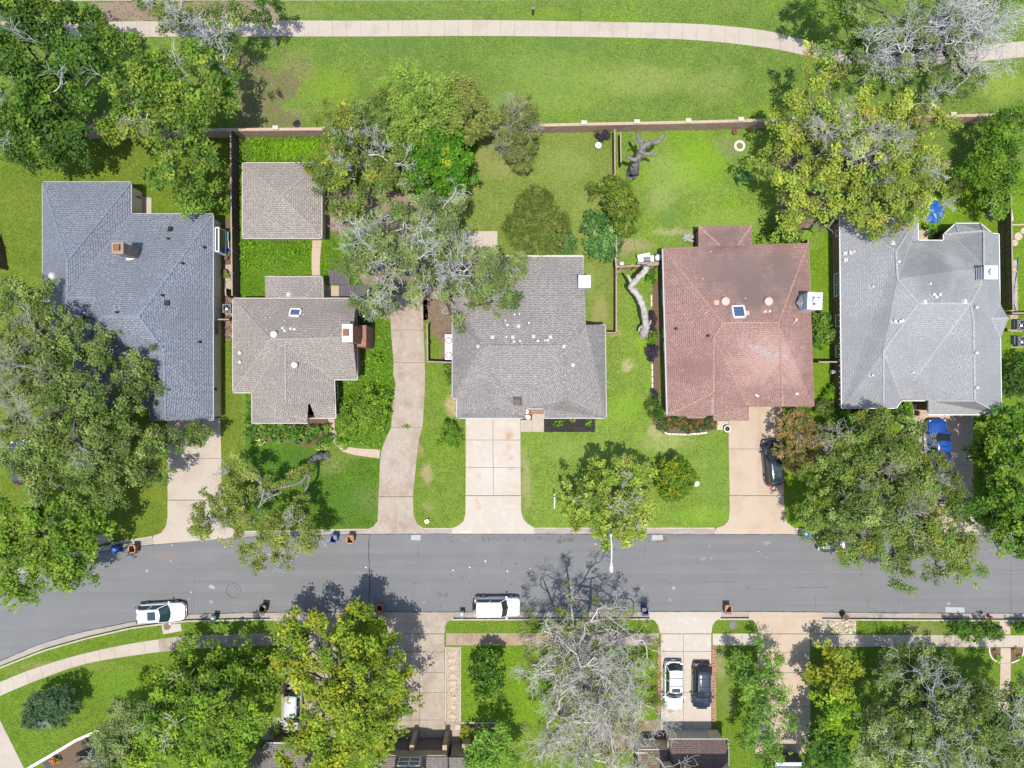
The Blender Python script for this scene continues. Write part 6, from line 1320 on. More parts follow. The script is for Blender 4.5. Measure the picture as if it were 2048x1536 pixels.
tree('street_oak', 'broad dense oak overhanging the street in front of the light grey house', [(1720, 880, 6, 70, 50), (1790, 870, 6.5, 60, 50), (1680, 950, 7, 75, 55), (1770, 950, 8, 80, 65), (1835, 960, 6.5, 60, 52), (1890, 1000, 5.5, 50, 40), (1640, 1020, 6.5, 55, 42), (1720, 1030, 8, 85, 60), (1820, 1040, 8, 85, 60), (1690, 1085, 6.5, 55, 42), (1780, 1110, 6.8, 65, 42), (1870, 1090, 7, 70, 55), (1930, 1110, 6.2, 45, 40), (1790, 1145, 6, 30, 32), (1880, 1140, 6, 36, 26), (1650, 1060, 5.5, 40, 28), (1890, 945, 3, 30, 18, .7)], (1750, 975), L['oak']+[((0.150, 0.210, 0.029), 4), ((0.240, 0.247, 0.029), .8)], clump=.46, leaf=.16, dens=.8, bare=.55, bare_depth=3, twig='twig_olive', bark='bark_dark', trunk_r=.42, vary=.25)
tree('crape_myrtle', 'reddish brown crape myrtle leaning over the black suv', [(1566, 860, 3.2, 20, 22), (1595, 850, 3.2, 32, 24), (1584, 900, 3.4, 30, 32), (1615, 885, 3.5, 40, 36), (1600, 920, 3.2, 40, 28), (1640, 895, 3, 26, 24), (1588, 935, 2.8, 16, 14)], (1588, 880), L['crape'], clump=.3, leaf=.13, dens=.95, bare=.8, bare_depth=2, twig='twig_tan', bare_r=.02, trunk_r=.07, rag=.5, bough=False)
tree('dark_maple', 'dark glossy green tree at the right edge shading the last drive', [(1982, 870, 3.4, 42, 48), (2030, 850, 4.5, 46, 46), (1968, 935, 3.8, 36, 44), (2020, 940, 7.5, 65, 60), (2000, 1010, 7, 60, 55), (2050, 1050, 6.5, 60, 60), (1985, 1070, 6, 38, 30), (1968, 1000, 4.2, 28, 46), (2030, 1085, 5.5, 30, 25)], (1990, 930), L['bright']+[((0.060, 0.142, 0.012), 4)], clump=.5, leaf=.25, dens=1.2, trunk_r=.28)
shrub('dark_shrub', 'dark round bush at the right edge beside the light grey house', [(2032, 765, 1.8, 26, 34), (2050, 740, 1.8, 26, 30)], L['dark'], clump=.3, leaf=.18, dens=1.5)
# south side
tree('bright_oak', 'bright green tree by the bottom left sidewalk', [(400, 1322, 4, 65, 42), (460, 1350, 4.6, 70, 58), (345, 1370, 5.2, 70, 50), (420, 1410, 7.5, 85, 65), (330, 1440, 6.5, 65, 55), (400, 1490, 7, 85, 55), (490, 1430, 6.5, 60, 60), (500, 1312, 3.6, 45, 26), (300, 1510, 6, 70, 45), (440, 1540, 6, 80, 40), (540, 1360, 5, 24, 40)], (395, 1360), L['bright']+[((0.210, 0.322, 0.020), 2)], clump=.5, leaf=.23, dens=1.0, bare=.3, bare_depth=2, twig='twig_tan', trunk_r=.3)
tree('grey_green_oak', 'grey green oak crown in front of the bright tree, bottom left', [(255, 1430, 5, 45, 38), (230, 1480, 5.5, 48, 45), (280, 1500, 5.5, 50, 45), (210, 1530, 5, 45, 40), (300, 1430, 5.5, 36, 36)], (250, 1440), L['oakgrey'], clump=.38, leaf=.14, dens=1.1, bare=.4, bare_depth=2, twig='twig', trunk_r=.2)
tree('yellow_tree', 'big yellowing tree over two parked vehicles and a drive, bottom', [(590, 1278, 5, 42, 38), (630, 1262, 5, 50, 38), (720, 1247, 5.6, 48, 38), (760, 1272, 5.2, 50, 40), (680, 1310, 8, 80, 50), (600, 1330, 6.5, 55, 45), (740, 1350, 8.5, 85, 60), (800, 1370, 6.5, 42, 50), (640, 1400, 8, 75, 60), (720, 1430, 8.5, 85, 60), (780, 1430, 7, 50, 50), (650, 1480, 7.5, 75, 55), (730, 1510, 7.5, 60, 50), (610, 1460, 6, 36, 50), (560, 1330, 5, 28, 40), (715, 1215, 5, 18, 22, 1), (610, 1530, 6, 50, 40)], (700, 1345), L['yellow'], clump=.5, leaf=.24, dens=.82, bare=.12, bare_depth=2, twig='twig', trunk_r=.32, vary=.22)
tree('magnolia', 'glossy green narrow tree on the lawn beside the flagstone path', [(970, 1312, 2.2, 24, 20), (985, 1335, 2.8, 28, 28), (960, 1345, 2.6, 22, 24), (980, 1375, 3, 30, 26), (965, 1392, 2.6, 22, 18)], (985, 1340), L['glossy'], clump=.34, leaf=.27, dens=1.5, trunk_r=.11, asp=.5, rag=.5, bough=False)
tree('bare_oak', 'nearly leafless grey oak spreading its twigs over the bottom sidewalk', [(1100, 1260, 7, 65, 55), (1180, 1240, 7.5, 60, 55), (1260, 1270, 7, 60, 45), (1080, 1340, 7, 55, 50), (1160, 1330, 8.5, 80, 60), (1250, 1340, 8, 65, 55), (1110, 1420, 8, 75, 60), (1200, 1430, 9, 85, 65), (1270, 1420, 7.5, 60, 55), (1090, 1490, 7.5, 65, 50), (1180, 1510, 8, 80, 50), (1270, 1500, 7, 60, 50), (1140, 1195, 6, 38, 32, 1.5), (1310, 1370, 5.5, 28, 60, 1.5)], (1165, 1365), [((0.225, 0.233, 0.069), 3), ((0.180, 0.210, 0.044), 2)], clump=.4, leaf=.13, dens=.2, bare=2.6, bare_depth=3, twig='twig_tan', bark='bark_pale', trunk_r=.46, bare_r=.068, rmin=.015, kids=2.5, bare_len=.8, bwig=.36, fill=.7)
tree('cedar_elm', 'feathery green tree between the black car drive and the next drive', [(1488, 1318, 3, 28, 24), (1535, 1312, 3, 36, 24), (1505, 1355, 4.2, 42, 36), (1545, 1362, 4, 30, 32), (1505, 1415, 4.6, 36, 38), (1555, 1440, 4.2, 36, 30), (1500, 1462, 4.4, 34, 30), (1525, 1495, 4.2, 38, 28), (1560, 1395, 4, 26, 24), (1540, 1525, 4, 40, 20)], (1505, 1380), [((0.128, 0.233, 0.034), 3), ((0.172, 0.285, 0.039), 3), ((0.082, 0.165, 0.025), 2)], clump=.45, leaf=.22, asp=.34, dens=1.05, rag=.6, trunk_r=.16, bare=.4, twig='twig', stub=False)
tree('gold_tree', 'green and gold tree at the corner of the last drive, bottom right', [(1655, 1312, 3, 28, 26), (1640, 1345, 3.4, 32, 32), (1685, 1345, 5.2, 34, 32), (1665, 1375, 5.4, 45, 28)], (1655, 1320), L['gold'], clump=.36, leaf=.2, dens=.95, trunk_r=.12)
tree('bright_tree', 'bright lime green tree below the gold tree, bottom right', [(1670, 1405, 5.5, 50, 36), (1700, 1420, 5.2, 36, 32), (1680, 1450, 5, 45, 34)], (1650, 1390), [((0.195, 0.330, 0.015), 3), ((0.255, 0.375, 0.020), 2), ((0.120, 0.233, 0.012), 2)], clump=.38, leaf=.22, dens=1.1, trunk_r=.12)
tree('deep_green_tree', 'deep green tree in the lower corner by the last drive', [(1640, 1485, 4.5, 34, 34), (1670, 1500, 5, 42, 40), (1630, 1525, 4.2, 28, 26)], (1640, 1460), L['dark']+[((0.075, 0.180, 0.020), 3)], clump=.36, leaf=.2, dens=1.3, trunk_r=.12, bough=False)
tree('corner_oak', 'large grey green live oak filling the bottom right corner', [(1800, 1322, 3, 62, 38), (1870, 1330, 3.2, 60, 42), (1780, 1390, 5.5, 70, 50), (1860, 1400, 6, 80, 60), (1930, 1390, 5.5, 60, 55), (1760, 1450, 7.5, 70, 50), (1840, 1470, 8, 85, 60), (1930, 1460, 8, 85, 60), (2010, 1430, 7, 60, 55), (1780, 1520, 7.5, 80, 50), (1880, 1530, 7.5, 90, 45), (1980, 1520, 7.5, 85, 55), (2040, 1480, 7, 50, 60), (2020, 1380, 5.5, 36, 30, 1.2)], (1840, 1390), L['oakgrey']+[((0.112, 0.158, 0.034), 4), ((0.195, 0.247, 0.034), 1)], clump=.44, leaf=.15, dens=.85, bare=.7, bare_depth=3, twig='twig_grey', trunk_r=.4, vary=.28, bare_r=.045, rmin=.013, kids=2.3, bare_len=.7, bwig=.32)
tree('verge_tree', 'small dark tree leaning over the bottom right sidewalk', [(1922, 1254, 1.3, 26, 14), (1962, 1262, 1.4, 32, 17), (1940, 1273, 1.3, 24, 11), (1992, 1268, 1.2, 18, 10)], (1945, 1248), L['dark']+[((0.090, 0.180, 0.020), 3)], clump=.26, leaf=.18, dens=1.3, trunk_r=.07, rag=.6, bough=False)
tree('verge_tree', 'small dark tree at the right edge of the sidewalk', [(2046, 1253, 1.3, 20, 12), (2070, 1255, 1.3, 26, 14)], (2045, 1246), L['dark'], clump=.26, leaf=.17, dens=1.3, trunk_r=.06, bough=False)
tree('front_tree', 'bright leafy tree behind the low yellow shrubs, bottom centre', [(985, 1480, 4, 40, 30), (1000, 1510, 4.2, 45, 35), (960, 1520, 4, 32, 36)], (975, 1460), [((0.150, 0.285, 0.029), 3), ((0.210, 0.345, 0.049), 3), ((0.105, 0.210, 0.020), 2)], clump=.38, leaf=.24, asp=.4, dens=1.25, rag=.5, trunk_r=.12, stub=False, bough=False)
tree('young_cedar', 'young blue green tree on the curved lawn at the bottom left', [(95, 1415, 2.6, 48, 30), (120, 1400, 2.6, 30, 30), (75, 1430, 2.2, 32, 28), (110, 1430, 2.2, 34, 24)], (118, 1402), L['blue'], clump=.26, leaf=.13, dens=1.2, trunk_r=.07, bare=.5, bare_r=.015, twig='twig_grey', rag=.5, bough=False)
# shrubs and planting
G = 'foundation shrubs of the beige house'
for a in ((515, 850), (545, 862), (580, 858), (610, 862), (640, 868)): pass
for i, (lab, lo, pal, kw) in enumerate([
 ('large leaved evergreen hedge along the front of the beige house', [(520, 862, .9, 26, 16), (560, 865, .9, 30, 18), (600, 865, .9, 30, 20), (640, 870, .9, 22, 24)], L['glossy']+[((0.135, 0.255, 0.049), 4), ((0.225, 0.330, 0.088), 1)], dict(clump=.3, leaf=.3, asp=.38, dens=1.5)),
 ('spiky bank of big leaves at the left corner of the beige house', [(497, 830, .7, 9, 24), (492, 850, .6, 8, 10)], L['glossy']+[((0.150, 0.300, 0.049), 2)], dict(clump=.25, leaf=.3, asp=.3)),
 ('acid yellow shrub in front of the big leaved hedge', [(553, 880, .5, 13, 9)], L['acid'], dict(leaf=.16)),
 ('pale strappy plant at the left end of the hedge', [(523, 882, .5, 12, 8)], [((0.450, 0.540, 0.157), 2), ((0.240, 0.390, 0.059), 2)], dict(leaf=.3, asp=.2)),
 ('pale strappy plant at the right end of the hedge', [(640, 893, .4, 14, 8)], [((0.420, 0.480, 0.098), 2), ((0.240, 0.390, 0.059), 2)], dict(leaf=.3, asp=.2)),
 ('dense green shrub right of the beige house front corner', [(700, 815, 1.3, 24, 22), (695, 840, 1.1, 18, 18)], L['mid']+L['bright'], dict(clump=.3, leaf=.18, dens=1.3)),
 ('wide mound of shrubs beside the old concrete drive', [(745, 800, 1.3, 32, 26), (755, 830, 1.2, 26, 22), (728, 825, 1.2, 22, 22), (720, 850, .9, 24, 18)], L['bright']+[((0.210, 0.330, 0.029), 2)], dict(clump=.32, leaf=.18, dens=1.2)),
 ('bright palm like plant beside the brick chimney', [(750, 718, .9, 16, 10)], L['weed']+L['acid'][:1], dict(leaf=.32, asp=.3)),
 ('low lime shrub at the bend of the garden path', [(683, 880, .5, 12, 20), (697, 858, .6, 18, 16)], L['weed']+[((0.300, 0.360, 0.049), 2)], dict(leaf=.15)),
 ('shrub against the left wall of the taupe house', [(895, 745, 1.2, 12, 14), (898, 760, 1.0, 9, 10)], L['mid'], dict(clump=.25, leaf=.16)),
 ('green bush beside the air conditioner at the red house', [(1640, 645, 1.8, 20, 24), (1645, 672, 1.7, 24, 20), (1632, 685, 1.4, 16, 16)], L['mid'], dict(clump=.32, leaf=.18, dens=1.2)),
 ('bright round bush by the corner of the light grey house', [(1659, 790, 1.1, 11, 20)], L['weed'], dict(leaf=.16)),
 ('dark shrub below the bright round bush', [(1652, 815, 1.1, 17, 18)], L['oakdark'], dict(leaf=.13)),
 ('row of shrubs under the front eave of the light grey house', [(1690, 838, 1.2, 20, 22), (1730, 838, 1.3, 26, 20), (1770, 835, 1.4, 26, 20), (1805, 826, 1.4, 24, 20)], L['mid']+L['weed'], dict(clump=.32, leaf=.17, dens=1.3)),
 ('trimmed round green shrub under the west wall of the red house', [(1303, 552, .9, 10, 15)], L['weed']+L['dark'], dict(leaf=.11, dens=1.8)),
 ('purple leaved shrub by the foot of the fallen trunk', [(1302, 645, .7, 9, 26)], L['purple'], dict(leaf=.14, dens=1.6)),
 ('second purple shrub just south of the white window pair', [(1304, 704, .9, 11, 18)], L['purple'], dict(leaf=.14, dens=1.7)),
 ('small purple plant above the corner flower bed', [(1310, 786, .6, 7, 9)], L['purple'], dict(leaf=.13)),
 ('small green shrub between the purple shrubs', [(1306, 675, .7, 8, 12)], L['weed'], dict(leaf=.13)),
 ('low green plant under the red house wall', [(1311, 814, .5, 6, 8)], L['mid'], dict(leaf=.13)),
 ('dark leggy rose bush at the corner of the red house', [(1305, 815, .9, 14, 22), (1318, 832, .8, 12, 16)], L['dark']+[((0.450, 0.135, 0.029), .5)], dict(leaf=.15, asp=.4, dens=.9)),
 ('bed of orange flowers along the front of the red house', [(1345, 845, .4, 20, 12), (1375, 850, .4, 22, 14), (1405, 848, .4, 20, 14), (1425, 845, .4, 9, 12), (1325, 850, .4, 10, 16)], L['flower'], dict(leaf=.13, clump=.2, dens=1.3)),
 ('purple shrub in the corner under the brick wall', [(1207, 271, .7, 15, 9)], L['purple'], dict(leaf=.12, dens=1.7)),
 ('blue green bush at the edge of the autumn tree', [(1487, 357, 1.2, 17, 15)], L['teal'], dict(leaf=.16)),
 ('dark bush at the foot of the autumn tree', [(1560, 455, 1.6, 26, 26), (1585, 470, 1.4, 20, 20)], L['dark'], dict(clump=.3, leaf=.18)),
 ('acid yellow globe shrub, left one of the pair by the lawn kerb', [(930, 1459, .6, 7, 8)], L['acid'], dict(leaf=.13)),
 ('acid yellow globe shrub, right one of the pair by the lawn kerb', [(945, 1460, .6, 7, 7)], L['acid'], dict(leaf=.13)),
 ('yellow globe shrub below the pair by the lawn kerb', [(929, 1474, .5, 6, 7)], [((0.300, 0.360, 0.020), 1)], dict(leaf=.13)),
 ('low fern by the entrance left of the grey suv', [(552, 1462, .6, 11, 12)], L['weed'], dict(leaf=.18, asp=.3)),
 ('orange flowering plant at the foot of the bottom left bed', [(110, 1520, .5, 8, 9)], [((0.630, 0.210, 0.039), 2), ((0.150, 0.240, 0.029), 1)], dict(leaf=.13)),
 ('teal shrub in the bottom left bed', [(178, 1488, .7, 14, 9)], L['blue'], dict(leaf=.13)),
 ('yellow flowered plant at the end of the bottom left stone edging', [(195, 1472, .5, 12, 7)], L['acid']+L['flower'], dict(leaf=.12)),
 ('clump of bright plants in the left half moon bed by the walk', [(1996, 1315, .35, 6, 6)], L['acid']+L['weed'], dict(leaf=.11)),
 ('clump of bright plants in the right half moon bed by the walk', [(2037, 1314, .35, 6, 6)], L['acid']+L['weed'], dict(leaf=.11)),
 ('brown grass tuft at the top of the left half moon bed', [(1993, 1301, .35, 6, 5)], [((0.300, 0.195, 0.069), 1)], dict(leaf=.13, asp=.25)),
 ('brown grass tuft at the top of the right half moon bed', [(2031, 1302, .35, 6, 5)], [((0.300, 0.195, 0.069), 1)], dict(leaf=.13, asp=.25)),
 ('weedy rosette growing in the drive joint of the old concrete drive', [(813, 853, .15, 9, 4)], L['weed'], dict(leaf=.14, asp=.3, clump=.12)),
 ('light green shrub in the gravel beside the blue house wall', [(453, 553, .5, 7, 7)], L['acid']+L['weed'], dict(leaf=.13)),
 ('vine climbing the fence behind the light grey house', [(1862, 455, .8, 10, 10)], L['weed'], dict(leaf=.14)),
 ('low shrub beside the octagonal bay', [(1872, 465, .8, 16, 9)], L['dark'], dict(leaf=.14)),
]): shrub('shrub', lab, lo, pal, **kw)
G = 'three young plants in the black mulch bed'
for lab, x, y, r, pal in (('young green plant at the left end of the black mulch bed', 1116, 846, 10, L['weed']), ('sparse yellowish plant in the middle of the black mulch bed', 1146, 841, 6, L['acid']), ('young green plant at the right end of the black mulch bed', 1175, 845, 10, L['weed'])):
    shrub('bed_plant', lab, [(x, y, .35, r, r*.9)], pal, cat='plant', group=G, leaf=.22, asp=.35, clump=.2, dens=.8, fill=.6)
# loose cover nobody could count
def scatter(name, label, polys, dens, pal, leaf, seed, cat, asp=.6, tilt=.5, z=Z4+.02, h=.03):
    rng = np.random.default_rng(seed); pts = []
    for poly in polys:
        q = np.array([[P(*p).x, P(*p).y] for p in poly]); lo, hi = q.min(0), q.max(0); n = int(dens*np.prod(hi-lo))
        c = rng.uniform(lo, hi, (n, 2)); ins = np.zeros(n, bool); j = len(q)-1
        for i in range(len(q)):
            k = (q[i, 1] > c[:, 1]) != (q[j, 1] > c[:, 1]); xx = (q[j, 0]-q[i, 0])*(c[:, 1]-q[i, 1])/(q[j, 1]-q[i, 1]+1e-12)+q[i, 0]
            ins ^= k & (c[:, 0] < xx); j = i
        pts.append(c[ins])
    c = np.concatenate(pts); n = len(c); p = np.c_[c, z+rng.uniform(0, h, n)]
    nr = unit(np.array([0, 0, 1.])+rng.normal(size=(n, 3))*tilt); a = unit(np.cross(nr, rng.normal(size=(n, 3)))); b = np.cross(nr, a)
    Lx = leaf*rng.uniform(.5, 1.4, (n, 1))*.6; W = Lx*asp
    V = np.stack([p-a*Lx, p+b*W, p+a*Lx, p-b*W], 1).reshape(-1, 3); V[:, 2] = np.maximum(V[:, 2], z-.03)
    cols = np.array([x[0] for x in pal]); wt = np.array([x[1] for x in pal], float); T = cols[rng.choice(len(cols), n, p=wt/wt.sum())]*(1+rng.uniform(-.3, .3, (n, 1)))
    o = arr_obj(name, V, np.arange(4*n).reshape(-1, 4), LEAF, None, T, 'stuff'); tag(o, label, cat); return o
scatter('ground_cover', 'rough leafy weeds growing over the yard of the beige house', [[(680, 740), (735, 690), (785, 690), (786, 760), (790, 800), (782, 850), (762, 900), (700, 890), (676, 870), (690, 790)], [(480, 478), (622, 480), (622, 520), (540, 545), (480, 530)], [(700, 660), (780, 650), (784, 700), (735, 700)], [(480, 270), (650, 268), (640, 322), (480, 322)]], 26, L['weed'], .20, 3, 'weeds', z=Z3+.06, h=.18, tilt=.9)
scatter('fallen_leaves', 'fallen brown leaves under the trees', [[(655, 385), (760, 372), (905, 460), (900, 650), (780, 640), (720, 560), (690, 470)], [(170, 270), (250, 210), (380, 330), (300, 380)], [(500, 90), (620, 100), (640, 220), (560, 245), (500, 230)], [(180, 5), (540, 5), (540, 40), (180, 40)], [(1560, 300), (1850, 240), (1850, 430), (1600, 470)]], 9, [((0.240, 0.170, 0.098), 3), ((0.340, 0.270, 0.186), 1), ((0.150, 0.100, 0.059), 2)], .13, 4, 'leaves')
scatter('gravel_stones', 'pale limestone gravel on the verge by the last drive', [[(1624, 1266), (1626, 1252), (1634, 1244), (1647, 1241), (1710, 1241), (1710, 1266)]], 40, [((0.620, 0.560, 0.451), 3), ((0.460, 0.400, 0.304), 2), ((0.300, 0.250, 0.167), 1), ((0.200, 0.250, 0.049), .6)], .20, 5, 'gravel', .8, .35, Z4+.04, .08)
scatter('gravel_stones', 'pale gravel around the flagstone stepping path', [[(894, 1295), (919, 1295), (920, 1443), (895, 1443)], [(449, 530), (467, 530), (467, 680), (449, 680)], [(2021, 520), (2034, 520), (2036, 640), (2021, 640)]], 40, [((0.550, 0.480, 0.372), 3), ((0.400, 0.330, 0.235), 2), ((0.320, 0.240, 0.147), 1)], .12, 6, 'gravel', .8, .35, Z4+.02, .03)
scatter('bark_chips', 'dark bark mulch chips in the bed by the pale walk', [[(1089, 838), (1189, 838), (1189, 863), (1089, 863)]], 60, [((0.045, 0.040, 0.025), 3), ((0.090, 0.075, 0.044), 1)], .12, 8, 'mulch', .5, .6)

def blades(name, label, polys, dens, cols, seed, z=GZ+.012, size=.15):
    rng = np.random.default_rng(seed); pts = []
    for poly in polys:
        q = np.array([[P(*p).x, P(*p).y] for p in poly]); lo, hi = q.min(0), q.max(0); n = int(dens*np.prod(hi-lo))
        c = rng.uniform(lo, hi, (n, 2)); ins = np.zeros(n, bool); j = len(q)-1
        for i in range(len(q)):
            k = (q[i, 1] > c[:, 1]) != (q[j, 1] > c[:, 1]); xx = (q[j, 0]-q[i, 0])*(c[:, 1]-q[i, 1])/(q[j, 1]-q[i, 1]+1e-12)+q[i, 0]
            ins ^= k & (c[:, 0] < xx); j = i
        pts.append(c[ins])
    c = np.concatenate(pts); n = len(c); a = rng.uniform(0, 2*math.pi, n); L_ = size*rng.uniform(.5, 1.3, n)
    d = np.c_[np.cos(a), np.sin(a)]; p0 = c-d*(L_*.32)[:, None]; p1 = c+np.c_[-d[:, 1], d[:, 0]]*(L_*.28)[:, None]; tip = c+d*(L_*.6)[:, None]
    V = np.stack([np.c_[p0, np.full(n, z)], np.c_[tip, z+L_*.55], np.c_[p1, np.full(n, z)]], 1).reshape(-1, 3)
    cc = np.array(cols); T = cc[rng.integers(0, len(cc), n)]*(1+rng.uniform(-.3, .3, (n, 1)))
    o = arr_obj(name, V, np.arange(3*n).reshape(-1, 3), LEAF, None, T, 'stuff'); tag(o, label, 'grass')
GC = [(.18, .25, .06), (.135, .21, .042), (.235, .27, .09), (.095, .16, .03)]
blades('grass', 'short mown grass of the park strip and the back lawns', [[(470, 78), (1230, 80), (1400, 86), (1590, 112), (1700, 135), (2048, 120), (2048, 225), (1530, 236), (1080, 244), (620, 252), (470, 250)], [(560, 6), (2048, 6), (2048, 78), (1780, 92), (1540, 56), (1230, 38), (560, 36)], [(950, 275), (1222, 272), (1222, 505), (1165, 505), (1000, 500), (930, 450)], [(1240, 270), (1600, 262), (1630, 495), (1330, 490), (1240, 520)]], 15, GC, 21)
blades('grass', 'short mown grass of the front lawns along the street', [[(1046, 870), (1310, 872), (1455, 864), (1455, 1030), (1430, 1050), (1070, 1050), (1046, 1030)], [(1215, 680), (1300, 660), (1300, 860), (1215, 830)], [(846, 760), (903, 740), (905, 830), (928, 850), (928, 1030), (905, 1050), (850, 1050), (832, 1040), (830, 990), (842, 890), (852, 840)], [(20, 350), (240, 350), (255, 362), (84, 362), (84, 560), (20, 520)]], 17, GC, 22, Z3+.004)
blades('grass', 'short mown grass of the lawns south of the street', [[(0, 1400), (260, 1318), (350, 1306), (270, 1390), (180, 1460), (50, 1530), (0, 1440)], [(0, 1345), (180, 1280), (370, 1248), (555, 1245), (555, 1262), (390, 1264), (160, 1302), (0, 1358)], [(924, 1296), (1040, 1296), (1040, 1440), (924, 1440)], [(895, 1246), (1310, 1246), (1310, 1262), (895, 1262)], [(1716, 1246), (1998, 1246), (1998, 1266), (1716, 1266)], [(1690, 1298), (1990, 1298), (1990, 1340), (1690, 1340)]], 18, [(.135, .22, .03), (.10, .18, .025), (.17, .23, .045), (.08, .15, .022)], 23)
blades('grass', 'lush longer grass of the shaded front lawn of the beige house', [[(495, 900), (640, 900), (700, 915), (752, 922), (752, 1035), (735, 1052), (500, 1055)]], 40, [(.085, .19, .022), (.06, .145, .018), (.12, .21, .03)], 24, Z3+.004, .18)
# ------------------------------------------------------------------ brick wall along the park, in panels between capped pillars
def brick_wall(label, line, posts, h=1.85):
    t = thing('brick_wall', label, 'wall', P(line[0][0], line[0][1]))
    xs = [line[0][0]]+posts+[line[-1][0]]
    for a, b in zip(xs, xs[1:]):
        p, q_ = P(a, at_x(line, a), h), P(b, at_x(line, b), h); p.z = q_.z = h
        MB().beam(p, q_, .24, h+.1).build('wall_panel', MATS['brick_wall'], t, uv=True)
        d = (q_-p).normalized(); MB().beam(p+Vector((0, .03, .05)), q_+Vector((0, .03, .05)), .27, .06).build('coping', MATS['stone_tan'], t)
    for x in posts:
        p = P(x, at_x(line, x), h); an = 0
        k = MB().box((p.x, p.y+.12, (h+.12)/2), (.46, .36, h+.12)).build('pillar', MATS['brick_wall'], t, uv=True)
        MB().box((p.x, p.y+.14, h+.18), (.56, .40, .10)).build('cap', MATS['cream_trim'], k)
brick_wall('long brick wall with pale pillar caps between the park and the back yards, left part', [(-60, 264), (200, 262), (466, 260), (960, 256)], [-10, 95, 200, 305, 410, 552, 654, 758, 862])
brick_wall('brick wall with pale pillar caps behind the middle and right back yards', [(960, 255), (1080, 251), (1380, 245), (1530, 241), (1760, 236), (2048, 229), (2150, 226)], [1064, 1168, 1273, 1376, 1481, 1587, 1693, 1799, 1905, 2010])
# ------------------------------------------------------------------ timber fences
fence('dark board fence between the blue house and the beige house yards', [(476, 276), (477, 420), (479, 596)], 1.85, rail_side=1)
fence('short board fence with gate between the blue house wall and the beige house', [(447, 642), (472, 642)], 1.7, post_gap=1.2)
fence('short fence return beside the air conditioner of the beige house', [(464, 582), (465, 596)], 1.6)
fence('dark fence around the side yard of the taupe house', [(858, 650), (859, 724), (905, 726)], 1.5, rail_side=1)
fence('double row fence beside the pollarded stump, west row', [(1224, 272), (1225, 400), (1228, 520)], 1.8, 'fence_warm')
fence('weathered fence stub beside the pollarded stump, east row', [(1236, 276), (1237, 335)], 1.6, 'fence_wood')
fence('tan capped fence running down to the corner of the taupe house', [(1227, 524), (1227, 667)], 1.85, 'fence_warm', rail_side=1)
fence('short fence closing the side yard of the taupe house', [(1208, 668), (1227, 668)], 1.7, 'fence_warm')
fence('fence with gate between the tan fence and the red house', [(1230, 540), (1262, 538), (1308, 535)], 1.75, 'fence_warm', rail_side=-1)
fence('narrow dark fence along the east eave of the red house', [(1600, 486), (1604, 590)], 1.9, rail_side=1)
fence('brown side gate between the red house and the light grey house', [(1622, 725), (1667, 725)], 1.8, 'fence_wood')
fence('tall dark fence at the right of the light grey house', [(1994, 352), (1996, 500), (1998, 622)], 1.95, rail_side=1)
fence('side fence with rail at the right edge beside the grey air conditioners', [(2000, 630), (2060, 629)], 1.7)
fence('old leaning fence at the left edge beside the blue house', [(0, 475), (8, 500), (14, 540)], 1.8)
fence('short fence between the light grey house and the air conditioners', [(1994, 663), (2012, 663)], 1.5)
# timber brackets and arbour at the gate of the red house
t = thing('gate_arbour', 'timber arbour corner over the gate beside the leaning bare trunk', 'arbour', P(1230, 540))
for a in ((1229, 539), (1229, 529)): pp = P(*a); MB().box((pp.x, pp.y, 1.15), (.14, .14, 2.3)).build('post', MATS['fence_cap'], t)
MB().beam(P(1231, 514, 2.3), P(1233, 536, 2.3), .16, .14).build('beam', MATS['fence_cap'], t); MB().beam(P(1233, 534, 2.32), P(1268, 530, 2.2), .12, .12).build('beam', MATS['fence_cap'], t)
MB().tube([P(1233, 552, 2.1), P(1236, 543, 2.2), P(1243, 536, 2.25)], .06, 6).build('bracket', MATS['fence_cap'], t)
# timber deck of the beige house
t = thing('timber_deck', 'weathered dark timber deck under the live oak behind the beige house', 'deck', P(690, 575))
for (x0, x1, y0, y1) in ((657, 700, 539, 569), (678, 742, 570, 612)):
    xx = x0
    while xx < x1:
        a, b = P(xx+.25, y0, .42), P(min(xx+3.2, x1)-.2, y1, .42)
        MB().box(((a.x+b.x)/2, (a.y+b.y)/2, .40), (b.x-a.x, a.y-b.y, .05)).build('board', MATS['deck_wood'], t); xx += 3.2
    a, b = P(x0, y0, .2), P(x1, y1, .2)
    for yy in np.linspace(a.y-.2, b.y+.2, 4): MB().box(((a.x+b.x)/2, yy, .24), (b.x-a.x-.1, .08, .26)).build('joist', MATS['deck_wood'], t)
# ------------------------------------------------------------------ vehicles
G = 'cars parked in the street and on the drives'
car('parked_car', 'white suv with black sunroof parked at the kerb on the bend', 316, 1229, 3.2, 'paint_white', 4.85, 1.95, 1.72, z=0, sunroof=(.33, .50), rails=True, lights='trim_black', group=G)
car('parked_car', 'boxy off white suv with spare wheel parked at the kerb in mid street', 994, 1217, 0.3, 'paint_offwhite', 4.55, 1.9, 1.88, z=0, style='van', boxy=True, spare=True, group=G)
car('parked_car', 'white suv with roof bars parked beside the black suv', 1349.5, 1375, -90.5, 'paint_white', 4.95, 1.92, 1.70, sunroof=(.47, .55), crossbars=True, lights='galv', group=G, roof_mat=None)
car('parked_car', 'black suv with red tail lights parked beside the white suv', 1406.5, 1376, -91, 'paint_navy', 4.7, 1.88, 1.70, crossbars=True, panel_lines=5, group=G)
car('parked_car', 'black suv partly under the reddish crape myrtle', 1549, 926, 96, 'paint_black', 4.75, 1.9, 1.62, sunroof=(.20, .53), group=G)
car('pickup_truck', 'bright blue pickup truck nosing up to the light grey house', 1881, 893, 91, 'paint_blue', 5.5, 2.05, 1.9, style='truck', cat='pickup truck', group=G)
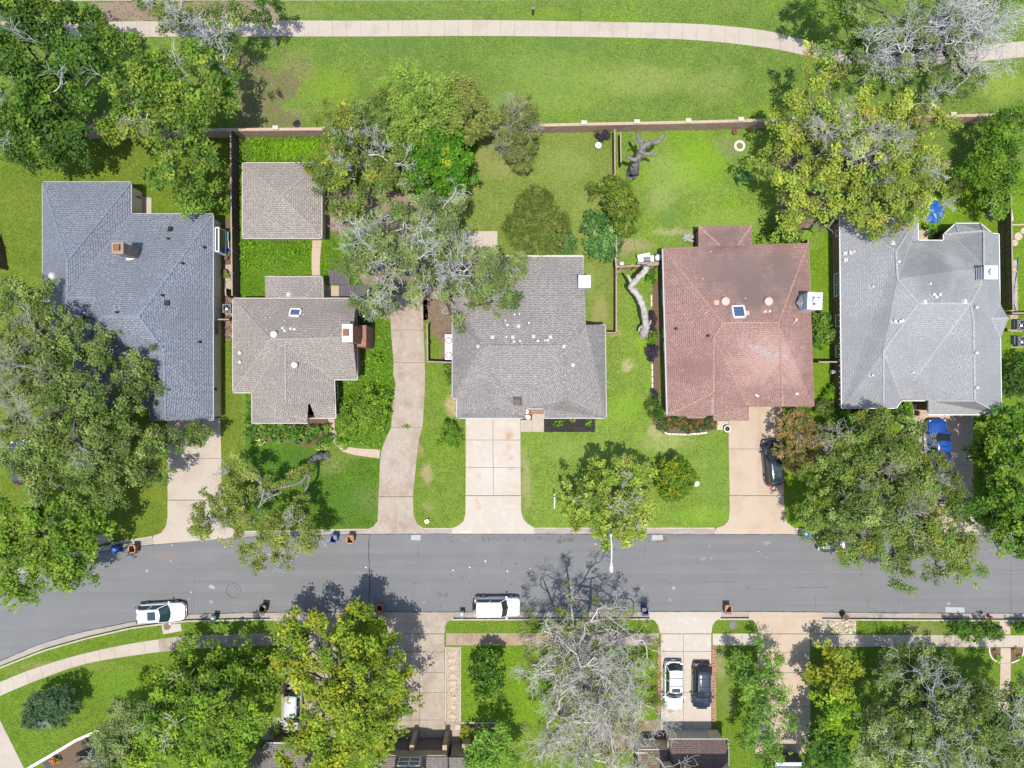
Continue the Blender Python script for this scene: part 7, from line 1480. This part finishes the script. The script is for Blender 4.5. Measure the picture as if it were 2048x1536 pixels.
car('parked_car', 'white sedan mostly hidden under the yellow tree', 582, 1326, 90, 'paint_white', 4.6, 1.8, 1.48, style='sedan', group=G)
car('parked_car', 'grey suv with dark tail parked under the edge of the yellow tree', 583, 1425, -91, 'paint_silver', 4.75, 1.85, 1.66, group=G)
car('parked_car', 'dark car hidden beneath the broad street oak at the kerb', 1684, 1088, 179, 'paint_dark', 4.6, 1.82, 1.5, z=0, style='sedan', group=G)
car('parked_car', 'dark car in the shade beneath the great live oak at the left edge', 38, 925, 100, 'paint_dark', 4.6, 1.85, 1.55, group=G)
# ------------------------------------------------------------------ bins
bin_('closed blue bin under the bright maple at the bend', 240, 1094, 'bin_blue', rot=-12)
bin_('open brown bin next to the closed blue bin at the bend', 275, 1093, 'bin_brown', True, 0)
bin_('open blue bin at the kerb of the shaded lawn', 672, 1074, 'bin_blue', True, 170)
bin_('open brown bin right of the open blue one at the shaded lawn', 705, 1075, 'bin_orange', True, 176)
bin_('open black bin standing in the road on the south side', 532, 1211, 'bin_black', True, -8)
bin_('small dark green bin on the kerb below the bend', 434, 1231, 'bin_green', False, -10, .95, .5, .58, lid_mat='bin_grey')
bin_('open rusty brown bin by the drive under the yellow tree', 763, 1210, 'bin_brown', True, -2)
bin_('small slate blue bin behind the boxy suv', 925, 1223, 'bin_slate', False, 0, .9, .45, .5)
bin_('blue bin among the bare oak twigs at the kerb', 1287, 1216, 'bin_blue', True, 2)
bin_('open orange brown bin at the kerb by the manhole verge', 1451, 1212, 'bin_orange', True, -3)
bin_('closed blue bin at the edge of the broad street oak', 1602, 1064, 'bin_blue', False, -10)
t = thing('round_bin', 'dark brown barrel at the kerb beside the white gravel bed', 'bin', P(1684, 1229, .05))
MB().cyl((0, 0, 0), .26, .85, 16, .30).build('barrel', MATS['bin_dark'], t, True); MB().ring((0, 0, .84), .24, .33, .06, 16).build('rim', MATS['rust'], t, True)
for k, (x, y) in enumerate(((733, 634), (741, 640))): bin_(['black bin beside the brick chimney wall', 'dark blue lidded bin next to the black one by the brick wall'][k], x, y, 'bin_black', False, 80, 1.0, .55, .6, GZ, 'bins by the chimney wall', 'bin_blue' if k else None)
# ------------------------------------------------------------------ air conditioners and meters
ac_unit('dark grey air conditioner between the blue house and the beige house', 455, 617, .88)
t = thing('air_conditioner', 'pair of white fan units against the left wall of the taupe house', 'air conditioner', P(902, 695))
MB().box((P(899, 695).x, P(899, 695).y, .55), (.75, 2.55, .9)).build('casing', MATS['ac_white'], t)
for y in (682, 711):
    p = P(899, y); MB().ring((p.x, p.y, 1.0), .26, .34, .05, 18).build('fan_ring', MATS['trim_black'], t); f = MB()
    for k in range(4): a = k*1.57; f.box((p.x+.14*math.cos(a), p.y+.14*math.sin(a), 1.02), (.24, .1, .02), a)
    f.build('fan', MATS['galv'], t)
ac_unit('pale air conditioner beside the bush at the red house', 1660, 673, .8, 4, 'ac_white')
ac_unit('white rimmed air conditioner at the right edge, upper of two', 2042, 650, 1.05, 0, 'ac_dark'); ac_unit('grey air conditioner at the right edge, lower of two', 2043, 683, 1.0, 0, 'ac_dark')
for k, (y, lab) in enumerate(((650, 'blue slatted storage box by the upper right air conditioner'), (681, 'dark slatted storage box by the lower right air conditioner'))):
    t = thing('storage_box', lab, 'box', P(2027, y)); p = P(2027, y)
    for i in range(5): MB().box((p.x, p.y-.36+.18*i, .62), (.68, .155, .05)).build('slat', MATS['deck_wood'], t)
    MB().box((p.x, p.y, .35), (.64, .86, .5)).build('box_body', MATS['bin_slate'], t)
t = thing('gas_meter', 'small pale gas meter on the west wall of the light grey house', 'meter', P(1659, 744)); p = P(1660, 744)
MB().box((p.x, p.y, .7), (.3, .35, .5)).cyl((p.x, p.y, .9), .15, .3, 12).build('meter_body', MATS['plastic_white'], t); MB().tube([(p.x-.1, p.y-.2, .1), (p.x-.1, p.y-.2, .8), (p.x, p.y, .8)], .03, 6).build('pipe', MATS['galv'], t)
# grill station of the red house
t = thing('grill_counter', 'outdoor grill with white counter by the gate of the red house', 'grill', P(1295, 522)); z = .95
def bxp(x0, y0, x1, y1, z0, z1, name, m, par=t):
    a, b = P(x0, y0, z1), P(x1, y1, z1); MB().box(((a.x+b.x)/2, (a.y+b.y)/2, (z0+z1)/2), (abs(b.x-a.x), abs(a.y-b.y), z1-z0)).build(name, MATS[m], par)
bxp(1277, 511, 1300, 523, GZ, .85, 'counter', 'plastic_white'); bxp(1288, 513, 1301, 522, .85, 1.15, 'grill_lid', 'ac_dark'); bxp(1275, 524, 1318, 529, .9, 1.0, 'counter_edge', 'fence_cap'); 
MB().beam(P(1275, 513, 1.5), P(1300, 508, 1.5), .3, .06).build('canopy_rail', MATS['plastic_white'], t)
p = P(1313, 518); MB().cyl((p.x, p.y, GZ), .32, .8, 16).dome((p.x, p.y, .9), .36, .3, 14).build('kettle', MATS['ac_white'], t); bxp(1301, 511, 1308, 523, GZ, .9, 'side_shelf', 'ac_white')
t = thing('rain_mat', 'dark green mat lying against the red house corner', 'mat', P(1318, 512)); bxp(1309, 505, 1330, 516, GZ, GZ+.05, 'mat', 'bin_green', t)
t = thing('stepping_box', 'small square cream box by the gate arbour', 'box', P(1243, 526)); bxp(1240, 524, 1247, 530, GZ, .5, 'box_body', 'cream_trim', t); bxp(1239.5, 523.5, 1247.5, 530.5, .5, .54, 'box_lid', 'stone_white', t)
for i, (x, y) in enumerate(((1300, 541), (1296, 545), (1278, 535), (1267, 536))):
    t = obj('flagstone', *(lambda m: (m.V, m.F))(MB().prism([(P(x+dx, y+dy).x, P(x+dx, y+dy).y) for dx, dy in ((-5, -2), (3, -3), (5, 1), (1, 3), (-4, 2))], GZ, Z4+.04)), MATS['flagstone'])
    tag(t, ['broken flagstone at the foot of the leaning bare trunk', 'flagstone beside the trunk foot nearest the green shrub', 'flagstone under the middle of the gate', 'flagstone near the arbour end of the gate'][i], 'stone', 'stones by the gate')
# ------------------------------------------------------------------ pots and toys along the blue house
G = 'garden pots along the blue house wall'
for i, (x, y, r, h, m, lab) in enumerate(((446, 463, .22, .4, 'plastic_white', 'white round pot below the greenhouse window'), (451, 463, .18, .35, 'plastic_white', 'second white pot touching the fence side'), (446, 488, .26, .45, 'plastic_orange', 'orange pot below the greenhouse window'), (447, 503, .24, .4, 'terracotta', 'terracotta pot beside the blue plastic sheet'), (455, 508, .25, .35, 'terracotta', 'dark terracotta pot near the fence'), (452, 516, .24, .35, 'bin_dark', 'brown pot south of the terracotta pots'), (449, 545, .34, .5, 'trim_black', 'large black planter on the gravel by the wall'))):
    c = P(x, y, h); t = thing('plant_pot', lab, 'pot', (c.x, c.y, GZ), 0, G)
    MB().cyl((0, 0, 0), r*.7, h, 14, r, False).ring((0, 0, h-.04), r*.86, r*1.05, .05, 14).cyl((0, 0, 0), r*.7, .03, 14).build('pot', MATS[m], t, True); MB().cyl((0, 0, h-.10), r*.9, .04, 12).build('soil', MATS['mulch_brown'], t, True)
t = thing('plastic_sheet', 'crumpled bright blue plastic sheet by the fence of the blue house', 'sheet', P(461, 502)); rg = random.Random(2)
n = 6; V = [P(456+i*2.2+rg.uniform(-.6, .6), 496+j*2.0+rg.uniform(-.6, .6), .25+rg.uniform(0, .25)) for j in range(n) for i in range(n)]
obj('sheet', V, [(j*n+i, (j+1)*n+i, (j+1)*n+i+1, j*n+i+1) for j in range(n-1) for i in range(n-1)], MATS['tarp_blue'], t)
t = thing('garden_table', 'small green topped table with pale clutter by the greenhouse window', 'table', P(456, 474)); p = P(456, 475)
MB().box((p.x, p.y, .62), (.55, 1.0, .05)).build('table_top', MATS['plastic_green'], t)
for sx in (-1, 1):
    for sy in (-1, 1): MB().box((p.x+sx*.23, p.y+sy*.42, .35), (.05, .05, .5)).build('leg', MATS['plastic_green'], t)
t = thing('garden_box', 'pale blue plastic crate between the orange pot and the fence', 'crate', P(455, 490)); p = P(455, 490); c = MB()
for s in (-1, 1): c.box((p.x+s*.26, p.y, .3), (.04, .75, .4)).box((p.x, p.y+s*.36, .3), (.5, .04, .4))
c.box((p.x, p.y, .13), (.5, .7, .04)); c.build('crate_body', MATS['plastic_white'], t); MB().box((p.x, p.y, .35), (.38, .5, .2)).build('contents', MATS['blue_trim'], t)
t = thing('patio_chair', 'dark patio chair under the back eave of the blue house', 'chair', P(270, 395)); p = P(274, 402)
MB().box((p.x, p.y, .45), (.6, .6, .06)).build('seat', MATS['vent_black'], t); MB().box((p.x-.28, p.y, .75), (.06, .6, .6)).build('backrest', MATS['vent_black'], t)
for sx in (-1, 1):
    for sy in (-1, 1): MB().box((p.x+sx*.26, p.y+sy*.26, .27), (.05, .05, .36)).build('leg', MATS['vent_black'], t)
t = thing('patio_umbrella', 'folded grey patio umbrella on the back patio of the blue house', 'umbrella', P(270, 392)); MB().tube([P(266, 389, .9), P(282, 396, 1.1)], [.05, .12], 8).build('canopy', MATS['ac_dark'], t); MB().tube([P(266, 389, .5), P(266, 389, .95)], .03, 6).build('pole', MATS['galv'], t)
# ------------------------------------------------------------------ dead trunks
t = thing('pollarded_stump', 'pollarded grey tree stump with cut off arms in the back yard of the red house', 'tree stump', P(1262, 352)); mb = MB()
gnarl(mb, [P(1264, 350, 0), P(1265, 346, .6), P(1268, 336, 1.6), P(1272, 326, 2.4), P(1278, 312, 3.2), P(1285, 300, 3.9)], [.62, .5, .42, .38, .36, .32], 10, 11)
gnarl(mb, [P(1284, 302, 3.8), P(1288, 292, 4.2), P(1303, 286, 4.6), P(1314, 284, 4.9), P(1322, 277, 5.1), P(1328, 268, 5.3)], [.3, .27, .22, .20, .18, .16], 10, 12)
gnarl(mb, [P(1284, 300, 3.9), P(1283, 288, 4.3), P(1277, 277, 4.8), P(1273, 268, 5.1)], [.27, .22, .17, .14], 10, 13)
gnarl(mb, [P(1284, 290, 4.3), P(1285, 282, 4.6), P(1286, 274, 4.8)], [.16, .13, .11], 10, 14)
gnarl(mb, [P(1280, 310, 3.3), P(1272, 319, 3.5), P(1262, 317, 3.7), P(1254, 313, 3.9)], [.26, .21, .18, .15], 10, 15)
gnarl(mb, [P(1284, 308, 3.4), P(1294, 308, 3.6), P(1303, 307, 3.8), P(1312, 311, 4.0)], [.26, .2, .17, .13], 10, 16)
gnarl(mb, [P(1282, 291, 4.2), P(1274, 284, 4.5), P(1266, 288, 4.6)], [.08, .06, .03], 10, 17)
mb.build('trunk', MATS['bark_dead'], t, smooth=True)
t = thing('dead_tree', 'bare pale trunk without crown bending towards the gate of the red house', 'tree stump', P(1290, 668)); mb = MB()
gnarl(mb, [P(1287, 668, 0), P(1288, 664, .7), P(1291, 650, 1.6), P(1289, 632, 2.2), P(1285, 612, 2.6), P(1276, 592, 2.8), P(1264, 578, 3.0), P(1265, 568, 3.1), P(1281, 551, 3.3), P(1290, 540, 3.5), P(1293, 532, 3.6)], [.5, .42, .36, .33, .33, .32, .31, .32, .31, .33, .36], 10, 18)
gnarl(mb, [P(1263, 566, 3.1), P(1258, 556, 3.3), P(1253, 548, 3.5)], [.18, .14, .13], 10, 19); gnarl(mb, [P(1262, 578, 3.0), P(1257, 573, 3.05)], [.2, .12], 10, 20)
gnarl(mb, [P(1291, 655, 1.5), P(1299, 648, 1.7), P(1302, 640, 1.9)], [.16, .1, .07], 10, 21); gnarl(mb, [P(1290, 652, 1.5), P(1280, 655, 1.3), P(1277, 664, 1.0)], [.2, .13, .08], 10, 22)
mb.build('trunk', MATS['bark_pale'], t, smooth=True)
# ------------------------------------------------------------------ street furniture
t = thing('street_lamp', 'tall white street lamp whose arm reaches from the lime tree over the road', 'street lamp', P(1198, 1034))
b_ = P(1198, 1034); top = P(1222, 1070, 8.6); top.x = b_.x; top.y = b_.y
MB().tube([b_, (b_.x, b_.y, 4), top], [.12, .10, .075], 10).build('pole', MATS['galv'], t); hd = P(1223, 1128, 9.1)
MB().tube([top-Vector((0, 0, .3)), (top.x, top.y-.5, 8.85), (top.x+.01, top.y-1.4, 9.0), (hd.x, hd.y+.2, 9.1)], [.06, .055, .05, .05], 8).build('arm', MATS['plastic_white'], t)
MB().add([(hd.x+a*w_, hd.y-k, 9.02+zz) for (k, w_) in ((-.15, .06), (.1, .11), (.35, .17), (.6, .16), (.75, .08)) for a, zz in ((-1, 0), (-.6, .13), (.6, .13), (1, 0))], [(i*4+j, i*4+4+j, i*4+5+j, i*4+1+j) for i in range(4) for j in range(3)]+[(i*4+3, i*4+7, i*4+4, i*4) for i in range(4)]+[(0, 1, 2, 3), (19, 18, 17, 16)]).build('lamp_head', MATS['plastic_white'], t)
MB().cyl((hd.x, hd.y-.12, 9.15), .05, .06, 10).build('light_sensor', MATS['trim_black'], t)
t = thing('lamp_post', 'short dark lamp post at the bottom right kerb beside the verge tree', 'lamp post', P(1962, 1236)); p = P(1962, 1236)
MB().tube([p, (p.x, p.y, 2.6)], .04, 8).build('post', MATS['vent_black'], t); MB().box((p.x, p.y, 2.75), (.26, .26, .34)).cyl((p.x, p.y, 2.92), .2, .12, 8, .03).build('lantern', MATS['vent_black'], t)
t = thing('fire_hydrant', 'small red hydrant on the verge at the bottom right', 'hydrant', P(1977, 1234)); p = P(1976, 1232)
MB().cyl((p.x, p.y, GZ), .15, .55, 12, .13).dome((p.x, p.y, .65), .15, .14, 12).build('barrel', MATS['hydrant_red'], t); MB().axle((p.x, p.y, .5), .06, .42, 10, 'x').build('nozzle', MATS['hydrant_red'], t)
t = thing('sign_post', 'white post with a horizontal arm standing on the front lawn by the lime tree', 'sign post', P(1107, 987)); p = P(1107, 987); e_ = P(1107, 1011)
MB().box((p.x, p.y, .95), (.1, .1, 1.9)).build('post', MATS['plastic_white'], t); MB().box((p.x, (p.y+e_.y)/2+.1, 1.72), (.1, abs(e_.y-p.y)+.2, .1)).build('arm', MATS['plastic_white'], t); MB().cyl((p.x, p.y, 1.9), .07, .18, 8, .01).build('finial', MATS['vent_black'], t)
MB().box((p.x, (p.y+e_.y)/2-.05, 1.2), (.03, .75, .7)).build('sign_panel', MATS['plastic_white'], t)
t = thing('utility_box', 'small white utility marker on the lawn left of the pale drive', 'utility box', P(855, 1042)); p = P(855, 1041)
MB().box((p.x, p.y, .35), (.32, .3, .5), .5).build('box_body', MATS['plastic_white'], t); MB().box((p.x, p.y, .62), (.36, .34, .05), .5).build('lid', MATS['galv'], t)
t = thing('birdbath', 'small white birdbath in the back yard near the purple corner shrub', 'birdbath', P(1195, 294)); p = P(1195, 295)
MB().cyl((p.x, p.y, GZ), .10, .55, 12).build('stem', MATS['plastic_white'], t); MB().cyl((p.x, p.y, .6), .12, .12, 16, .3, False).ring((p.x, p.y, .70), .25, .32, .04, 16).cyl((p.x, p.y, .64), .2, .03, 14).build('bowl', MATS['plastic_white'], t)
t = thing('fire_pit', 'round ring of pale stones around a grassy fire pit in the back yard', 'fire pit', P(1478, 293)); p = P(1478, 293); k = 14
for i in range(k):
    a0, a1 = 2*math.pi*(i+.05)/k, 2*math.pi*(i+.95)/k; MB().prism([(p.x+r*math.cos(a), p.y+r*math.sin(a)) for r, a in ((.34, a0), (.58, a0), (.58, a1), (.34, a1))], GZ, .32).build('stone', MATS['stone_white'], t)
t = thing('chiminea', 'rusty round pot at the foot of the brick wall near the fire pit', 'fire pot', P(1468, 264)); p = P(1468, 266); MB().cyl((p.x, p.y, GZ), .16, .3, 14, .28).dome((p.x, p.y, .4), .28, .25, 14).build('pot', MATS['rust'], t); MB().cyl((p.x, p.y, .6), .1, .3, 10).build('neck', MATS['rust'], t)
t = thing('planter', 'round stone planter beside the front walk of the red house', 'planter', P(1452, 857)); p = P(1452, 857); MB().cyl((p.x, p.y, GZ), .22, .45, 16, .32, False).ring((p.x, p.y, .52), .25, .36, .07, 18).build('pot', MATS['stone_white'], t); MB().cyl((p.x, p.y, .45), .26, .05, 14).build('soil', MATS['mulch_black'], t); MB().dome((p.x, p.y, .48), .15, .14, 8).build('plant', MATS['bin_green'], t)
for i, (x, y, m, lab) in enumerate(((1056, 834, 'plastic_white', 'white pot in the small mulch corner at the taupe house door'), (1052, 823, 'plastic_white', 'white ornament by the garage corner of the taupe house'))):
    p = P(x, y); t = thing('plant_pot', lab, 'pot', p); MB().cyl((p.x, p.y, GZ), .14, .35, 12, .22).ring((p.x, p.y, .42), .16, .25, .05, 14).build('pot', MATS[m], t); MB().dome((p.x, p.y, .42), .13, .12, 8).build('plant', MATS['stone_white'], t)
for n_, (x, y, r, m, lab) in enumerate(((467, 1181, .40, 'iron', 'round manhole cover with asphalt collar in the road'), (334, 1253, .30, 'rust_iron', 'reddish manhole cover on the concrete pad by the bend'), (1466, 1250, .36, 'iron', 'round grey manhole cover in the grass island between two drives'))):
    zz = .006 if n_ == 0 else (Z4+.004 if n_ == 1 else GZ+.03); p = P(x, y, zz); t = thing('manhole_cover', lab, 'manhole cover', p)
    MB().ring((0, 0, 0), r, r+.08, .012, 24).build('frame', MATS['iron'], t, True); MB().cyl((0, 0, 0), r-.015, .01, 24).build('lid', MATS[m], t, True)
    if n_ == 0: MB().ring((0, 0, -.002), r*1.75, r*1.85, .006, 28).build('collar_joint', MATS['crack_sealer'], t, True)
o = obj('kerb_oval', *(lambda m: (m.V, m.F))(MB().add([(P(930, 1061).x+a*math.cos(i*math.pi/12), P(930, 1061).y+b*math.sin(i*math.pi/12)-.02*a*math.cos(i*math.pi/12), .085) for a, b in ((.60, .23), (.38, .09)) for i in range(24)], [(i, (i+1) % 24, 24+(i+1) % 24, 24+i) for i in range(24)])), MATS['paint_kerb']); tag(o, 'worn white painted oval on the lip of the pale drive', 'road marking')
# stones and brick borders
t = thing('stepping_path', 'row of irregular tan flagstones laid in gravel beside the drive', 'path', P(906, 1370)); rg = random.Random(9)
for i, y in enumerate((1307, 1321, 1335, 1352, 1365, 1378, 1397, 1414, 1432)):
    w_, hh = rg.uniform(6.5, 9), rg.uniform(4.5, 6); pts = [(906+rg.uniform(-1.5, 1.5)+w_*math.cos(a)*rg.uniform(.8, 1.1), y+hh*math.sin(a)*rg.uniform(.8, 1.1)) for a in np.linspace(0, 2*math.pi, 8)[:-1]]
    MB().prism([(P(*q).x, P(*q).y) for q in pts], GZ, Z4+.055).build('flagstone', MATS['flagstone'], t)
t = thing('brick_border', 'border of worn red bricks along the right side of the two car drive', 'border', P(1428, 1360))
for i in range(26):
    for j in range(2): p = P(1425.6+4.4*j+rg.uniform(-.3, .3), 1294+5.9*i+rg.uniform(-.3, .3)); MB().box((p.x, p.y, .12), (.20, .28, .10), rg.uniform(-.05, .05)).build('brick', MATS['brick_edging'], t)
t = thing('brick_border', 'border of red bricks along the left side of the two car drive', 'border', P(1317, 1360))
for i in range(22): p = P(1318+rg.uniform(-.5, .5), 1296+6.2*i+rg.uniform(-.4, .4)); MB().box((p.x, p.y, .12), (.24, .27, .09), rg.uniform(-.1, .1)).build('brick', MATS['brick_edging'], t)
t = thing('stone_border', 'low white stone border around the orange flower bed', 'border', P(1366, 869))
pl_ = [(1315, 853), (1322, 859), (1335, 868), (1366, 869), (1393, 868), (1415, 865)]
for a, b in zip(pl_, pl_[1:]):
    k = max(1, int(math.hypot(b[0]-a[0], b[1]-a[1])/7))
    for i in range(k):
        q0 = (a[0]+(b[0]-a[0])*(i+.06)/k, a[1]+(b[1]-a[1])*(i+.06)/k); q1 = (a[0]+(b[0]-a[0])*(i+.94)/k, a[1]+(b[1]-a[1])*(i+.94)/k); MB().beam(P(*q0, .28), P(*q1, .28), .17, .2).build('stone', MATS['stone_white'], t)
t = thing('stone_border', 'pale edging of long stones along the side bed of the red house', 'border', P(1305, 750))
for y in (590, 602, 728, 741, 754, 767, 780): MB().beam(P(1302.5+.012*(y-560), y, .25), P(1302.5+.012*(y-560)+.2, y+11, .25), .14, .2).build('stone', MATS['stone_white'], t)
t = thing('half_moon_border', 'curved pale edging of the left half moon bed by the walk', 'border', P(1985, 1310))
t2 = thing('half_moon_border', 'curved pale edging of the right half moon bed by the walk', 'border', P(2040, 1310))
cv = curve_pts([(1979, 1294), (1980, 1306), (1986, 1318), (2000, 1326)], 4); cv2 = curve_pts([(2048, 1294), (2047, 1306), (2041, 1318), (2023, 1326)], 4)
for c_, tt in ((cv, t), (cv2, t2)):
    for a, b in zip(c_, c_[1:]): MB().beam(P(*a, .2), P(*b, .2), .12, .12).build('edging_stone', MATS['stone_white'], tt)
# small loose things
def tarp(name, label, cx, cy, rx, ry, mat, seed, n=11):
    rg = random.Random(seed); t = thing(name, label, name.split('_')[0] if name != 'tarp' else 'tarp', P(cx, cy)); V, F = [P(cx, cy, .35)], []
    for j in range(1, 4):
        for i in range(n): a = 2*math.pi*i/n; k = j/3*(1+rg.uniform(-.12, .12)); V.append(P(cx+rx*k*math.cos(a), cy+ry*k*math.sin(a), .38-.22*(j/3)**2+rg.uniform(-.05, .08)))
    F = [(0, 1+(i+1) % n, 1+i) for i in range(n)]+[(1+(j-1)*n+i, 1+(j-1)*n+(i+1) % n, 1+j*n+(i+1) % n, 1+j*n+i) for j in (1, 2) for i in range(n)]
    obj('sheet', V, F, MATS[mat], t)
tarp('tarp', 'bright blue tarpaulin under the autumn tree behind the light grey house', 1866, 425, 24, 23, 'tarp_blue', 3)
t = thing('garden_hose', 'blue garden hose trailing over the gravel strip at the right', 'hose', P(2030, 520)); MB().tube([P(2037, 515, .2), P(2034, 545, .16), P(2028, 580, .15), P(2027, 605, .15), P(2034, 628, .2)], .035, 6).build('hose', MATS['hose_blue'], t)
t = thing('rock_pile', 'small pile of split logs beside the rear extension of the red house', 'log pile', P(1380, 477)); rg = random.Random(4)
for i in range(9): a = P(1372+rg.uniform(0, 13), 470+rg.uniform(0, 14), .2+.1*(i % 3)); d = Vector((rg.uniform(.3, .5), rg.uniform(-.2, .2), 0)); MB().tube([a-d, a+d], .09, 7).build('log', MATS['bark_pale'], t)
t = thing('garden_bench', 'dark bench in the shade of the rear extension of the red house', 'bench', P(1391, 475)); p = P(1391, 475)
MB().box((p.x, p.y, .5), (.4, 1.4, .06)).build('seat', MATS['vent_black'], t); MB().box((p.x+.2, p.y, .8), (.06, 1.4, .5)).build('backrest', MATS['vent_black'], t)
for s in (-1, 1): MB().box((p.x, p.y+s*.6, .28), (.36, .06, .38)).build('leg', MATS['vent_black'], t)
t = thing('patio_barrow', 'dark covered barrow on the patio behind the light grey house', 'barrow', P(1864, 470)); p = P(1866, 468); MB().dome((p.x, p.y, .3), .4, .45, 12).build('cover', MATS['vent_black'], t); MB().axle((p.x, p.y+.35, .28), .18, .08, 12).build('wheel', MATS['tyre'], t)
t = thing('wooden_chair', 'small brown wooden chair by the door of the light grey house', 'chair', P(1834, 824)); p = P(1832, 826); MB().box((p.x, p.y, .45), (.45, .45, .05)).build('seat', MATS['fence_warm'], t); MB().box((p.x-.2, p.y, .75), (.05, .45, .6)).build('backrest', MATS['fence_warm'], t)
for sx in (-1, 1):
    for sy in (-1, 1): MB().box((p.x+sx*.19, p.y+sy*.19, .28), (.05, .05, .35)).build('leg', MATS['fence_warm'], t)
for i, (x, y, r) in enumerate(((2036, 473, .42), (2029, 486, .34), (2046, 462, .3))): 
    o = obj('stepping_stone', *(lambda m: (m.V, m.F))(MB().cyl((P(x, y).x, P(x, y).y, GZ), r, .06, 10)), MATS['flagstone']); tag(o, ['largest round stepping stone in the grass at the right edge', 'smaller round stepping stone below the largest one', 'stepping stone cut by the right edge of the picture'][i], 'stone', 'round stepping stones')
for i, (x, y, lab) in enumerate(((561, 187, 'dark twiggy clump on the park lawn'), )): shrub('dead_brush', lab, [(x, y, .3, 7, 8)], [((.07, .055, .05), 1)], leaf=.13, asp=.3)
t = thing('black_sack', 'torn black sack lying against the park side of the brick wall', 'sack', P(594, 249)); rg = random.Random(1); n = 9
V = [P(594, 247, .35)]+[P(594+8*math.cos(a)*rg.uniform(.8, 1.2), 247+8*math.sin(a)*rg.uniform(.7, 1.1), .13+.1*rg.random()) for a in np.linspace(0, 2*math.pi, n+1)[:-1]]; obj('sack', V, [(0, 1+(i+1) % n, 1+i) for i in range(n)], MATS['trim_black'], t)
t = thing('park_post', 'green grey post top at the upper edge of the park', 'post', P(1067, 18)); MB().tube([P(1066, 16, .1), P(1066, 16, 1.9)], .14, 10).build('post', MATS['bin_grey'], t)
t = thing('garden_rock', 'pale grey boulder on the lawn beside the small dense tree', 'rock', P(1394, 966)); rg = random.Random(7)
MB().dome((P(1392, 966).x, P(1392, 966).y, GZ-.02), .42, .28, 9).build('boulder', MATS['twig'], t)
t = thing('garden_edging_board', 'pale weathered boards edging the yard at the upper right edge', 'edging', P(2023, 390)); MB().beam(P(2020, 366, .3), P(2022, 398, .3), .12, .2).build('board', MATS['stone_white'], t); MB().beam(P(2021, 402, .3), P(2026, 442, .3), .12, .2).build('board', MATS['stone_white'], t); MB().beam(P(2016, 450, .25), P(2048, 449, .25), .14, .15).build('board', MATS['flagstone'], t)
t = thing('timber_gate_steps', 'grey timber steps at the corner of the curved lawn, bottom left', 'steps', P(85, 1532))
for i in range(5): MB().beam(P(82+3*i, 1521-2*i, .25), P(96+3*i, 1540-2*i, .25), .12, .1).build('tread', MATS['deck_wood'], t)
# litter and leaves on the asphalt
rg = random.Random(12); mb = MB()
for i in range(26):
    x, y = rg.uniform(330, 2040), rg.uniform(1085, 1222)
    p = P(x, y, .03); mb.box((p.x, p.y, .03), (rg.uniform(.04, .13), rg.uniform(.04, .08), .02), rg.uniform(0, 3))
tag(mb.build('road_litter', MATS['galv']), 'scattered pale bits of litter on the asphalt', 'litter', None, 'stuff')
mb = MB()
for i in range(60):
    x = rg.choice((rg.uniform(560, 2000), rg.uniform(860, 1150))); y = rg.choice((rg.uniform(1072, 1084), rg.uniform(1085, 1222))); p = P(x, y, .02); mb.box((p.x, p.y, .02), (rg.uniform(.06, .22), rg.uniform(.05, .12), .02), rg.uniform(0, 3))
tag(mb.build('dead_leaves', MATS['mulch_brown']), 'dark dead leaves along the gutters and road', 'leaves', None, 'stuff')
